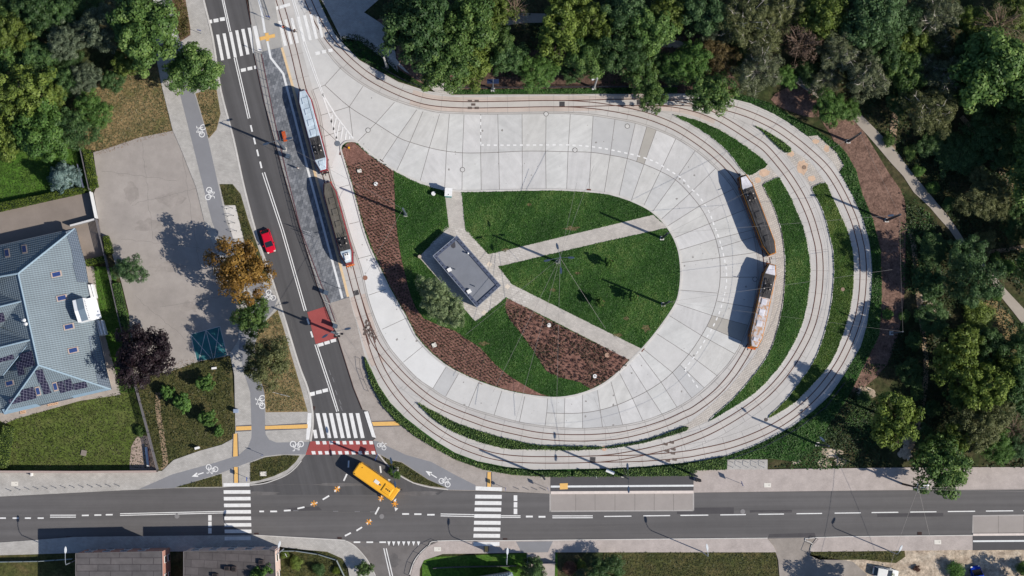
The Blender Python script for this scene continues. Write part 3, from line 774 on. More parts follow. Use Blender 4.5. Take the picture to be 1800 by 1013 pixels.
# ---- central garden
GS = GARDEN
m = MB()
m.prism(PL(catmull(GS, 2, True)), -.05, .09)
m.build('garden_lawn', darkgreen, kind='structure')
q = PL(catmull(GS, 4, True))
m = MB()
m.strip(q + [q[0]], .32, .13, -.04)
m.build('kerbs', kerbm, kind='structure')
BED1 = [(601, 264), (610, 252), (624, 251), (648, 272), (670, 287), (692, 300), (694, 340), (695, 375), (700, 420), (706, 455), (712, 480), (722, 520), (745, 560), (800, 582), (820, 596), (845, 612), (870, 640), (900, 664), (945, 690), (965, 697), (931, 693.5), (887, 684.5), (842, 669), (808.5, 654), (787, 642), (762, 622), (746.5, 606), (732, 588), (718, 560), (702, 532), (686, 504), (669, 468), (655, 438), (643, 406), (632, 370), (622, 332), (612, 298), (606, 280)]
BED2 = [(890, 525), (905, 530), (960, 560), (1040, 600), (1106, 632), (1086, 653), (1063, 671), (1038, 684), (1020, 672), (985, 664), (960, 652), (940, 620), (915, 585), (895, 560), (888, 540)]
sheet('mulch_bed', BED1, .10, mulchm, 2)
sheet('mulch_bed', BED2, .10, mulchm, 2)
PATHS = [[(781, 333), (811, 335), (818, 405), (858, 447), (866, 446), (1148, 378), (1170, 397), (1172, 401), (1040, 430), (876, 469), (900, 500), (1127, 613), (1108, 634), (960, 558), (890, 523), (836, 566), (814, 541), (736, 452), (774, 414), (789, 400)]]
m = MB()
for p in PATHS:
    m.poly(PL(p), .106)
m.build('garden_path', pathpave, kind='structure')
m = MB()
for p in ([(784, 398), (818, 402), (858, 447), (920, 433), (925, 456), (876, 468), (900, 500), (940, 520), (925, 541), (889, 523), (836, 566), (814, 541), (738, 452)],):
    m.poly(PL(p), .110)
m.build('garden_path', pathlight, kind='structure')
m = MB()
for x, y in ((860, 465), (892, 504), (851, 550), (768, 445)):
    b = P(x, y)
    m.box((b.x, b.y, .115), (.75, .75, .03), math.radians(-40))
m.build('garden_path_slabs', plain('cream slab', S(220, 208, 192), .85), kind='structure')

# ---- planting strips left of the avenue
for nm, pts, mm in (('planting_soil', [(299, -30), (322, -30), (328, 10), (335, 50), (335, 62), (317, 74), (308, 40)], soil),
                    ('planting_soil', [(344, 165), (380, 152), (388, 200), (381, 228), (367, 244)], drygrass),
                    ('planting_soil', [(386, 324), (409, 324), (423, 341), (436, 385), (452, 430), (470, 482), (478, 505), (455, 478), (430, 425), (414, 361), (395, 361)], roughgrass),
                    ('planting_soil', [(488, 545), (498, 575), (513, 627), (530, 685), (541, 724), (467, 725), (465, 690), (454, 652), (448, 612), (455, 577)], drygrass),
                    ('rough_grass', [(440, 814), (466, 804), (500, 800), (527, 801), (520, 812), (505, 826), (482, 837), (455, 845), (440, 847)], roughgrass),
                    ('rough_grass', [(308, 857), (390, 833), (391, 856)], roughgrass),
                    ('rough_grass', [(669, 800), (686, 809), (706, 813), (752, 843), (786, 858), (757, 855), (727, 848), (699, 832), (679, 813)], roughgrass)):
    sheet(nm, pts, .125, mm, z0=-.05)
sheet('cycle_stand_pad', [(394, 363), (414, 361), (427, 418), (410, 420)], .13, plain('pale concrete pad', S(212, 208, 202), .85), z0=-.05)
k = MB()
for pts in ([(354, -30), (358, 0), (374, 67), (388, 158), (410, 242), (430, 333), (455, 425), (478, 490), (501, 562), (525, 640), (540, 680), (548, 714), (550, 745), (546, 776)], [(530, 810), (518, 824), (502, 836), (483, 844), (464, 850), (440, 853)],
            [(664, 798), (678, 814), (698, 833), (727, 849), (757, 857), (788, 861)], [(449, 941), (594, 949), (608, 951), (621, 958), (633, 969), (647, 987), (660, 1012)],
            [(1349, 946), (1080, 948.5), (880, 950.5), (770, 951), (754, 959), (740, 971), (728, 987), (720, 1010)], [(1710, 941), (1436, 945), (1428, 956), (1424, 968)]):
    k.strip(PL(catmull(pts, 4)), .32 if pts[0][0] < 360 else .16, .135, -.03)
k.build('kerbs', kerbm, kind='structure')
k = MB()
for pts in ([(464, 178), (447, 96)], [(432, -10), (442, 44)], [(464, 178), (497, 300), (526, 398), (558, 503), (594, 594), (622, 683), (637, 720)]):
    k.strip(PL(pts), .12, .137, -.03)
k.build('kerbs', plain('dark kerb line', S(86, 66, 62), .9), kind='structure')  # dark line along the right edge of the avenue
k = MB()
k.strip(PL([(968, 866.3), (1219, 865)]), .48, .156, -.03)
k.strip(PL([(1710, 940), (1860, 939)]), .4, .156, -.03)
k.build('kerbs', plain('pale platform edge', S(224, 212, 204), .8), kind='structure')

# ---- tactile strips
m = MB(); d = MB()
for pts in ([(466, 749), (541, 746), (541, 753), (466, 755)], [(415, 750), (442, 749), (442, 756), (415, 757)], [(411, 763), (417, 762), (418, 802), (410, 803)], [(411.5, 821), (418, 821), (418.5, 849), (412, 849)],
            [(653.6, 742), (700.7, 741), (703.7, 748), (656.6, 749)], [(857, 830), (863, 830), (863, 856), (856.5, 856)], [(852, 960), (858, 960), (858, 970), (852, 970)]):
    cx = sum(p[0] for p in pts) / 4; cy = sum(p[1] for p in pts) / 4
    m.poly(PL(pts), .118)
    d.poly(PL([(cx + (x - cx) * (1 if pts[1][0] - pts[0][0] > 15 else 1.55), cy + (y - cy) * (1.55 if pts[1][0] - pts[0][0] > 15 else 1)) for x, y in pts]), .114)
m.poly(PL([(456, 66), (483, 60), (484, 66), (457, 72)]), .166)
m.poly(PL([(466, 59), (472, 58), (474, 72), (468, 73)]), .170)
m.poly(PL([(984, 850), (998, 849.5), (998, 860), (984, 860.5)]), .162)
m.build('tactile_paving', yellowtile, kind='structure')
d.build('tactile_border', darktile, kind='structure')
m = MB()
m.strip(PL([(495.5, 84), (513, 146), (554, 306), (598, 466), (612, 522)]), .42, .168)
m.build('platform_edge', plain('cream platform edge', S(226, 198, 158), .8), kind='structure')
m = MB()
m.strip(PL([(453, -20), (455, 0), (460, 20), (466, 58)]), .4, .138)
m.strip(PL([(470, 73), (476, 102), (498, 130), (517, 202), (540, 294), (584, 458), (602, 525)]), .38, .172)
m.poly(PL([(968, 853.8), (1219, 852.2), (1219, 855.4), (968, 857.2)]), .156)
m.poly(PL([(1710, 950), (1860, 949), (1860, 952), (1710, 953)]), .156)
m.build('platform_line', plain('white guide paving', S(228, 230, 230), .75), kind='structure')

# ---- road markings
W = MB(); O = MB()
ZM = .014
def quad(M_, pts, z=ZM):
    M_.poly(PL(pts), z)
def dash(M_, x, y, L, wd, ang, z=ZM):
    c = P(x, y); a = math.radians(ang)
    d_ = Vector((math.cos(a), math.sin(a), 0)) * L / 20
    M_.strip([c - d_, c + d_], wd / 10, z)
def line(M_, pts, wd=1.6, z=ZM):
    M_.strip(PL(pts), wd / 10, z)
# avenue
line(W, [(390.6, 0), (402.7, 56)]); line(W, [(393.4, 0), (405.5, 55)])
line(W, [(411.6, 102), (436.3, 209)]); line(W, [(415, 101), (439.5, 208)])
for x, y in ((442, 226), (447.5, 248), (453, 269), (458.5, 290)): dash(W, x, y, 12, 2.8, -76)
line(W, [(461, 304), (494, 404), (535, 547)]); line(W, [(465, 303), (498, 404), (538.5, 546)])
for x, y in ((541.5, 565), (548, 588)): dash(W, x, y, 11, 2.8, -72)
line(W, [(553.5, 606), (579, 683), (592, 724)]); line(W, [(557, 605), (582.5, 682), (595, 723)])
def zebra(M_, tops, bots, z=ZM):
    for (a, b), (c, d_) in zip(tops, bots):
        quad(M_, [a, b, d_, c], z)
def T5(x, y): return (280 + x / 5.625, y / 5.625)
for s in ([(500, 362), (530, 360), (570, 577), (540, 580)], [(562, 345), (592, 343), (640, 594), (612, 600)], [(625, 333), (655, 330), (705, 579), (675, 585)], [(688, 318), (718, 315), (767, 567), (738, 570)],
          [(750, 303), (780, 300), (830, 551), (800, 557)], [(810, 290), (842, 287), (892, 537), (862, 542)], [(873, 277), (903, 275), (953, 522), (925, 527)]):
    quad(W, [T5(*p) for p in s])
quad(W, [T5(*p) for p in [(925, 263), (962, 258), (1012, 505), (975, 510)]], .142)
for s in ([(1110, 225), (1148, 220), (1208, 462), (1170, 470)], [(1175, 210), (1205, 205), (1262, 452), (1232, 457)], [(1235, 197), (1262, 192), (1322, 438), (1295, 443)], [(1295, 182), (1322, 177), (1382, 425), (1353, 430)],
          [(1358, 168), (1388, 163), (1447, 410), (1420, 415)], [(1420, 155), (1450, 150), (1508, 397), (1480, 402)], [(1482, 145), (1512, 140), (1570, 382), (1542, 388)], [(1550, 165), (1575, 160), (1625, 370), (1600, 375)]):
    quad(W, [T5(*p) for p in s], .036)
for s in ([(468, 203), (520, 195), (524, 230), (472, 238)], [(535, 190), (583, 183), (587, 218), (539, 225)], [(597, 177), (645, 170), (650, 205), (602, 211)], [(805, 682), (855, 673), (858, 705), (810, 714)], [(870, 667), (918, 658), (922, 690), (875, 699)], [(935, 652), (985, 645), (990, 677), (940, 684)],
          [(1540, 515), (1587, 507), (1590, 540), (1545, 548)], [(1605, 500), (1648, 492), (1652, 525), (1610, 533)], [(1668, 487), (1710, 479), (1716, 511), (1674, 518)], [(1130, 72), (1175, 62), (1180, 95), (1135, 105)], [(1185, 60), (1290, 28), (1296, 58), (1192, 90)]):
    quad(W, [T5(*p) for p in s], .036 if s[0][0] > 1100 else ZM)
line(W, [(513.5, 0), (523, 30)], 1.5, .036); line(W, [(517, 0), (526, 29)], 1.5, .036)
line(W, [(532.5, 74), (555, 138), (567, 168)], 1.5, .036); line(W, [(536, 73), (557, 135), (568.5, 166)], 1.5, .036)
# painted island nose before the garden
line(W, [(567, 167), (580, 205), (594, 252)], 2.6, .036); line(W, [(567, 165), (590, 203), (621, 244)], 2.6, .036)
for a, b in (((584, 202), (582, 217)), ((591, 207), (586, 229)), ((597, 215), (591, 244)), ((603, 222), (599, 246)), ((609, 230), (607, 246)), ((615, 238), (614, 245))): line(W, [a, b], 2.4, .036)
for s in ([(543, 690.5), (553, 688.5), (554, 695), (544, 697)], [(555, 687.5), (565, 685.3), (566, 691.5), (556, 693.5)], [(566.5, 684.5), (576, 682.5), (577, 688.5), (567.5, 690.5)]): quad(W, s)
for a, b in ((872, 920), (930, 978), (988, 1035), (1047, 1095), (1105, 1150), (1163, 1210), (1222, 1270)):
    quad(W, [(380 + a / 4.989, 726.6), (380 + (a + 33) / 4.989, 726.4), (380 + (b + 32) / 4.989, 770), (380 + b / 4.989, 770.4)])
quad(W, [(550, 756), (556, 755.5), (558.7, 770.3), (552.8, 770.8)])
quad(W, [(640, 724), (647, 723), (661, 770), (654, 768)], .112); quad(W, [(541, 726.5), (548, 726), (547, 750), (543.5, 773), (538, 773)], .116)
R = MB()
quad(R, [(546, 776), (657, 774.7), (663, 798.7), (537, 799.7)], .010)
quad(R, [(540, 549), (575, 538), (592, 595), (555, 605)], .010)
R.build('red_crossing', redpaint, kind='structure')
for i in range(9): quad(W, [(554.8 + 11.73 * i, 775.5), (561.3 + 11.73 * i, 775.4), (562.5 + 11.73 * i, 781.2), (556 + 11.73 * i, 781.4)], .018)
for i in range(10): quad(W, [(547.4 + 11.68 * i, 793.3), (553.9 + 11.68 * i, 793.1), (555.2 + 11.68 * i, 798.9), (548.7 + 11.68 * i, 799.1)], .018)
for x, y in ((564, 606), (575, 602.6), (586, 599)): dash(W, x, y, 9.5, 5.5, 15, .018)
# street
for x in (5, 27.5, 49, 71.5): dash(W, x, 911, 10.5, 2.4, 0)
for y in (905.8, 909.2): line(W, [(88, y), (133.5, y)], 1.5)
for x, y in ((150, 906.2), (172, 905.6), (192, 905)): dash(W, x, y, 12, 2.4, 1)
line(W, [(211, 903.2), (394, 899)], 1.3); line(W, [(211, 906.2), (394, 901.8)], 1.3)
for i, y in enumerate((862, 873.7, 885.5, 896.9, 908.3, 919.8, 931.2)):
    quad(W, [(393 + .3 * i, y), (440 + .3 * i, y - .2), (440.3 + .3 * i, y + 6), (393.3 + .3 * i, y + 6.2)])
quad(W, [(393, 849.5), (439, 849.2), (439, 855), (393, 855.4)], .112); quad(W, [(395, 943.5), (441, 943), (441, 949.5), (395, 950)], .112)
for y0, y1 in ((905.7, 915.5), (917.2, 926.6), (928.4, 938)): quad(W, [(366, y0), (372, y0), (372, y1), (366, y1)])
JD = [(460, 899.2, 8, 1), (481, 899.2, 12, 0), (505, 897.6, 12, 3), (529, 892.9, 12.5, 12), (552, 885.5, 12.5, 20), (573, 875, 13, 31), (592.5, 860, 12.5, 44), (607, 839.5, 13, 65), (612.7, 816, 12, 87), (611.5, 939.6, 11.5, 27), (631.5, 930, 11.5, 32), (648.5, 917.8, 10, 44), (663, 898, 14, 62), (669.7, 876, 11, 76), (669, 825.5, 12, -82), (713, 903.7, 12, 0), (734.5, 904, 12.5, 0), (757.5, 905, 13, 0)]
for x, y, L, a in JD: dash(W, x, y, L, 2.7, a)
for x, y in ((592.5, 860), (552, 885.5), (648.5, 917.8), (694, 886), (669.7, 876)):
    for a in (20, 80, 140): dash(O, x, y, 11, 1.4, a + x, .019 + .002 * (a // 60))
line(W, [(774.5, 903.6), (833.7, 904.8)], 1.5); line(W, [(774.5, 907), (833.7, 908.2)], 1.5)
for i, y in enumerate((869.8, 881, 892.3, 903.9, 915.7, 927.2, 938.5)):
    quad(W, [(835.5 - .5 * i, y), (882 - .5 * i, y + .4), (882 - .5 * i, y + 7), (835 - .5 * i, y + 6.6)])
quad(W, [(836, 855), (882, 857), (882, 863.6), (836, 862)], .112); quad(W, [(832, 952.8), (878, 952.8), (878, 959.6), (832, 959.8)], .112)
for y0, y1 in ((870.8, 880.8), (882.8, 892.2), (894.3, 904)): quad(W, [(903, y0), (909.3, y0), (909.3, y1), (903, y1)])
line(W, [(881, 906.7), (915, 907)], 1.5); line(W, [(881, 909.5), (915, 909.7)], 1.5)
for x, y in ((930.5, 908.2), (952.7, 908.6)): dash(W, x, y, 12, 3, 0)
line(W, [(971, 907.2), (1042, 907)], 1.6); line(W, [(971, 910.4), (1042, 910.2)], 1.6)
for a, b, y in ((1062, 1110, 908), (1131, 1178, 907), (1196, 1245, 906.2), (1266, 1311, 905.3), (1333, 1378, 904.3), (1400, 1445, 903.2), (1467, 1513, 902.2), (1532, 1579, 901.2), (1600, 1646, 900.3), (1666, 1714, 899.4), (1733, 1781, 898.6), (1799, 1850, 898)): line(W, [(a, y), (b, y - .5)], 1.7)
for x in (683.7, 692, 700.7, 709.7, 718.3, 727, 735.6): quad(W, [(x - 2.9, 952), (x + 2.9, 952), (x, 960)])
for x in (627.5, 650, 672.7): dash(W, x, 953.3, 11.5, 2.6, 0)
line(W, [(674.6, 964), (686, 1014)], 1.7); line(W, [(678.8, 964), (690.4, 1014)], 1.7)
for p in ([(682, 842), (687, 843.5), (683, 846)], [(693.5, 892), (700, 894), (695, 899)], [(692, 880), (697, 876), (695, 883)]): quad(W, p)
# cycle symbols and arrows
def bike(x, y, ang, s=1.0, z=.114):
    c = P(x, y); a = math.radians(ang)
    def q(u, v): return (c.x + (u * math.cos(a) - v * math.sin(a)) * s, c.y + (u * math.sin(a) + v * math.cos(a)) * s)
    for u in (-.62, .62):
        o = q(u, -.3)
        W.disc(o, .5 * s, z, 16, .36 * s)
    for pts in ([(-.62, -.3), (-.3, .45), (.42, .45), (.62, -.3)], [(-.3, .45), (.05, -.3), (.42, .45)], [(.05, -.3), (-.62, -.3)], [(.42, .45), (.36, .75), (.66, .78)], [(-.34, .45), (-.4, .62), (-.12, .62)]):
        W.strip([q(*p) for p in pts], .13 * s, z + .004)
for x, y, a, s in ((304, 59, 82, 1.0), (353, 230, 82, 1.05), (370, 341, -98, 1.05), (474, 521, 130, 1.0), (458, 707, 90, 1.1), (522, 784, 180, 1.1), (372, 826, 162, 1.0), (783, 846, -30, 1.0), (672, 783, -30, .8)): bike(x, y, a, s)
for x0, y0, x1, y1 in ((358, 831, 337, 838), (768, 840, 748, 828)):
    a, b = P(x0, y0), P(x1, y1)
    d_ = (b - a).normalized(); nn = Vector((-d_.y, d_.x, 0))
    W.strip([a, b - d_ * .9], .18, .114)
    W.poly([b, b - d_ * 1.1 + nn * .42, b - d_ * 1.1 - nn * .42], .114)
# stop area of the buses (dashed bays)
DP = [(845, 204), (845, 255), (880, 255.5), (960, 255), (1000, 255), (1030, 257), (1060, 261), (1090, 267), (1120, 274), (1150, 284), (1172, 297), (1200, 315), (1212, 330), (1227, 343), (1245, 370), (1254, 393), (1264, 420), (1272, 450), (1277, 480), (1275, 510), (1266, 545), (1253, 575), (1238, 600), (1222, 625), (1203, 649)]
c = PL(catmull(DP[1:], 6)); acc = .9; on = True
def dashes(c, step, L, wd, z):
    acc = step - .2
    for i in range(1, len(c)):
        seg = (c[i] - c[i - 1]).length
        acc += seg
        if acc >= step:
            acc -= step
            d_ = (c[i] - c[i - 1]).normalized()
            W.strip([c[i] - d_ * L / 2, c[i] + d_ * L / 2], wd, z)
def fine(pts, h=.08):
    out = []
    for a, b in zip(pts[:-1], pts[1:]):
        n = max(1, int((b - a).length / h))
        out += [a + (b - a) * (i / n) for i in range(n)]
    return out + [pts[-1]]
dashes(fine(c), 1.16, .58, .24, .024)
dashes(fine(PL([(845, 204), (845, 258)])), 1.16, .58, .22, .024)
dashes(fine(PL([(1203, 649), (1228, 683)])), 1.16, .58, .24, .024)
W.build('road_markings', whitepaint, kind='structure')
O.build('road_markings', orangepaint, kind='structure')
# faint old markings and expansion joints of the bays
m = MB()
for x in (1012, 1046, 1081, 1116, 1150, 1184): m.strip(PL([(x, 868), (x, 898)]), .06, .010)
for x in (1755, 1800): m.strip(PL([(x, 907), (x, 938)]), .06, .010)
m.build('bay_joints', jointm, kind='structure')
m = MB()
for pts in ([(967, 900), (967, 868)], [(967, 899), (1219, 897.5)], [(1219, 866), (1219, 898)], [(1710, 938), (1710, 907), (1860, 905)]): m.strip(PL(pts), .22, .009)
m.build('bay_edging', plain('bay edging', S(176, 172, 168), .85), kind='structure')
m = MB()
for x, y, a in ((580, 655, -70), (586, 668, -70), (591, 690, -68), (598, 707, -66), (600, 718, -66), (628, 899.5, 0), (590, 899, 0), (655, 900, 0), (520, 898, 0)):
    dash(m, x, y, 9, 1.2, a, .008)
m.build('faded_markings', plain('faded paint', S(126, 126, 128), .85), kind='structure')
TEAL = None
# ------------------------------------------------------------------ vehicles
glass = plain('dark vehicle glass', (.012, .016, .022, 1), .08, 0, .05, spec=.6)
rubber = plain('black rubber', (.012, .012, .013, 1), .8)
steel = plain('grey steel', S(112, 120, 130), .45, .5, .12)
darksteel = plain('dark painted steel', S(58, 64, 74), .5, .2, .12)
blacksteel = plain('black steel', S(40, 40, 44), .6, .1, .15)
whitebox = plain('white enamel', S(240, 240, 238), .45)
insul = plain('pale insulator', S(206, 196, 186), .4)
amber = plain('amber bumper', S(214, 112, 40), .5)
lampm = plain('lamp glass', S(236, 236, 226), .15)
redlamp = plain('red lamp glass', (.5, .02, .02, 1), .2)

def oct_ring(L, W2, Wend, taper, z, inset=0.0):
    """plan outline of a tram with tapered ends (x along the car)"""
    a, b, e = L / 2 - inset, W2 - inset, Wend - inset
    t = L / 2 - taper
    return [Vector(p) for p in ((a, -e, z), (a, e, z), (t, b, z), (-t, b, z), (-a, e, z), (-a, -e, z), (-t, -b, z), (t, -b, z))]
def roofmat(name, c1, c2, sc=.8, thr=(.42, .58)):
    if name in _mats: return _mats[name]
    t = NT(name)
    x = t.ramp(t.noise(sc, 6, .72), [(thr[0], c1), (thr[1], c2)])
    y = t.ramp(t.noise(.25, 3, .6), [(.3, (.8, .8, .8, 1)), (.7, (1.12, 1.12, 1.12, 1))])
    _mats[name] = t.done(t.mix(x, y, 1.0, 'MULTIPLY'), .6)
    return _mats[name]
def make_tram(label, a, b, L, body, trim, end_m, mid_m, dark_m, dark, hatches, panto, box=None, group='trams standing on the loop', cornice=None):
    """a, b: plan points of the two roof ends; roof zones along the car: dark=(from, to) in metres from the middle"""
    A, B = P(*a, 3.2), P(*b, 3.2)
    c = (A + B) / 2
    ang = math.atan2(A.y - B.y, A.x - B.x)
    L = (A - B).length if L is None else L
    r = empty('tram', (c.x, c.y, 0), ang, label, 'tram', group)
    W2, We, tp = 1.19, .68, 2.0
    m = MB()
    m.loft([oct_ring(L, W2, We, tp, z, i) for z, i in ((.42, .06), (.6, 0), (1.35, 0), (1.40, .02), (2.30, .04), (2.35, .02), (2.72, .05), (2.98, .16))])
    m.build('body', body, r)
    def zone(nm, x0, x1, ins, z0, z1, mat):
        xs = [x0] + [x for x in (-(L / 2 - tp), L / 2 - tp) if x0 < x < x1] + [x1]
        def hw(x):
            t = max(0.0, (abs(x) - (L / 2 - tp)) / tp)
            return W2 + (We - W2) * t - ins
        pts = [(x, -hw(x)) for x in xs] + [(x, hw(x)) for x in reversed(xs)]
        m = MB(); m.prism(pts, z0, z1)
        return m.build(nm, mat, r)
    m = MB()
    m.loft([oct_ring(L, W2, We, tp, z, i) for z, i in ((2.98, .165), (3.08, .19), (3.14, .26))])
    m.build('roof', [end_m], r)
    if cornice:
        m = MB(); m.loft([oct_ring(L, W2, We, tp, z, i) for z, i in ((2.84, .07), (2.88, .03), (2.985, .12))], False); m.build('cornice', cornice, r)
    for sgn in (-1, 1):
        m = MB()
        n = 8
        for k in range(n):
            x0 = -L / 2 + tp + .18 + k * (L - 2 * tp - .3) / n
            m.box((x0 + (L - 2 * tp - .3) / n * .5 - .05, sgn * (W2 - .012), 1.86), ((L - 2 * tp - .3) / n - .16, .05, .84))
        m.build('window_row', glass, r)
    for e, nm in ((1, 'windscreen'), (-1, 'windscreen')):
        m = MB()
        m.box((e * (L / 2 - .012), 0, 1.85), (.05, We * 1.75, .95))
        x = Vector((L / 2, We)); y = Vector((L / 2 - tp, W2))
        for sgn in (-1, 1):
            mid = (x + y) / 2
            m.box((e * (mid.x - .01), sgn * (mid.y - .01), 1.86), ((y - x).length * .7, .06, .86), math.atan2((y - x).y * sgn, (y - x).x * e))
        m.build(nm, glass, r)
    m = MB()
    m.loft([oct_ring(L, W2, We, tp, z, i) for z, i in ((.28, .10), (.44, .04))])
    m.build('skirt', blacksteel, r)
    for e in (1, -1):
        m = MB()
        m.box((e * (L / 2 + .12), 0, .55), (.22, We * 2 + .1, .22))
        m.build('bumper', trim, r)
        m = MB()
        m.tube((e * (L / 2 + .2), 0, .45), (e * (L / 2 + .62), 0, .45), .07, .06)
        m.build('coupler', blacksteel, r)
        for sgn in (-1, 1):
            m = MB()
            m.tube((e * (L / 2 - .02), sgn * .45, .95), (e * (L / 2 + .04), sgn * .45, .95), .12, .12, 10)
            m.build('headlight', lampm if e == 1 else redlamp, r)
        bo = MB()
        for dx in (-.95, .95):
            for sgn in (-1, 1):
                bo.tube((e * 3.1 + dx, sgn * .46, .33), (e * 3.1 + dx, sgn * .56, .33), .33, .33, 14)
            bo.tube((e * 3.1 + dx, -.5, .33), (e * 3.1 + dx, .5, .33), .06, .06, 6)
        bo.box((e * 3.1, 0, .36), (2.4, .7, .14))
        bo.build('bogie', blacksteel, r)
    # roof covering and equipment
    if mid_m is not None:
        zone('roof_panel', max(mid_m[1], -L / 2 + .35), min(mid_m[2], L / 2 - .3), .29, 3.12, 3.165, mid_m[0])
    zone('roof_mat', dark[0], dark[1], .27, 3.12, 3.18, dark_m)
    for x, sx, sy, hm in hatches:
        m = MB()
        m.loft([[Vector((x + dx * (sx / 2 - i), dy * (sy / 2 - i), z)) for dx, dy in ((-1, -1), (1, -1), (1, 1), (-1, 1))] for z, i in ((3.15, 0), (3.24, .02), (3.27, .10))])
        m.build('roof_hatch', hm, r)
    if box:
        m = MB()
        m.loft([[Vector((box[0] + dx * (.62 - i), dy * (.48 - i), z)) for dx, dy in ((-1, -1), (1, -1), (1, 1), (-1, 1))] for z, i in ((3.15, 0), (3.42, .03), (3.45, .08))])
        u = m.build('air_conditioner', whitebox, r)
        for dy in (-.2, .2):
            f = MB(); f.disc((box[0] - .35, dy), .15, 3.455, 12); f.build('fan', rubber, u)
    # pantograph
    px = panto
    m = MB()
    for dx in (-.5, .5):
        m.tube((px + dx, -.55, 3.42), (px + dx, .55, 3.42), .04)
    for dy in (-.5, .5):
        m.tube((px - .5, dy, 3.42), (px + .5, dy, 3.42), .04)
    for s in (-1, 1):
        m.tube((px, .35 * s, 3.45), (px + 1.35, .12 * s, 3.72), .045)
        m.tube((px + 1.35, .12 * s, 3.72), (px - .1, .06 * s, 4.1), .035)
        m.tube((px, .35 * s, 3.45), (px - 1.35, .12 * s, 3.66), .045)
    m.tube((px - .1, -.75, 4.12), (px - .1, .75, 4.12), .05)
    m.box((px, 0, 3.36), (.9, .55, .14))
    pn = m.build('pantograph', blacksteel, r)
    for dx in (-.45, .45):
        for dy in (-.5, .5):
            f = MB(); f.tube((px + dx, dy, 3.18), (px + dx, dy, 3.5), .13, .10, 8); f.build('insulator', insul, pn)
    # roof cable
    m = MB()
    m.path([(-L / 2 + 1.2, .62, 3.24), (-1.0, .62, 3.24), (dark[0] + .4 if dark[0] > 0 else .6, .5, 3.24), (px, .3, 3.3)], .025, 5)
    m.build('roof_cable', rubber, r)
    for sgn in (-1, 1):
        m = MB()
        m.box((L / 2 - 1.75, sgn * (W2 + .06), 2.1), (.1, .2, .32))
        m.build('mirror', blacksteel, r)
    return r
red_body = plain('dark red tram paint', S(140, 26, 40), .35, amt=.12, scale=1)
orange_body = plain('faded orange tram paint', S(206, 134, 44), .45, amt=.15, scale=1)
shaded_body = plain('tram paint darkened for shade', S(120, 74, 40), .5, amt=.2, scale=1)  # body colour darkened to brown: the sides' shade is painted in
pale_roof = roofmat('pale blue grey roof', S(188, 204, 216), S(206, 220, 230), .6)
dark_roof = roofmat('dark grey roof mat', S(62, 60, 60), S(76, 74, 74), .9)
olive_roof = roofmat('dusty olive grey roof', S(92, 88, 80), S(108, 103, 94), .7)
black_roof = roofmat('worn black roof', S(58, 58, 60), S(78, 77, 78), .6)
rust_roof = roofmat('rusty white roof', S(208, 204, 206), S(200, 158, 122), 1.6, (.46, .56))
white_roof = roofmat('dirty white roof', S(206, 204, 210), S(226, 224, 230), 1.0)
hs = (lambda xs, mm: [(x, 1.1, 1.0, mm) for x in xs])
make_tram('red tram with a pale blue-grey roof, upper of two at the granite platform', (568.5, 300), (530.5, 158), None, red_body, blacksteel, pale_roof, None, dark_roof, (1.2, 5.2), hs((-5.4, -3.4, -1.4, .4), pale_roof) + [(6.0, .9, .9, pale_roof)], 3.4)
make_tram('red tram with an olive-grey roof, lower of two at the granite platform', (613.5, 464), (574, 320), None, red_body, amber, olive_roof, (pale_roof, 5.0, 9.0), dark_roof, (2.6, 5.0), hs((-4.0, -2.0, .2), olive_roof), 3.4, box=(6.1,))
make_tram('tram with a black roof and thin orange trim, upper of two by the lawn strip', (1306, 308), (1359, 447), None, shaded_body, insul, black_roof, (white_roof, 5.0, 9.0), dark_roof, (2.5, 5.0), hs((-4.4, -2.2, .0), black_roof), 3.3, cornice=orange_body)
make_tram('tram with a rusty white roof and orange trim, lower of two by the lawn strip', (1358, 464), (1325.5, 611), None, shaded_body, amber, rust_roof, (white_roof, 5.6, 9.0), dark_roof, (1.4, 5.6), hs((-3.2, -1.2, .65), white_roof) + [(-6.0, .7, .9, white_roof)], 3.4, cornice=orange_body)

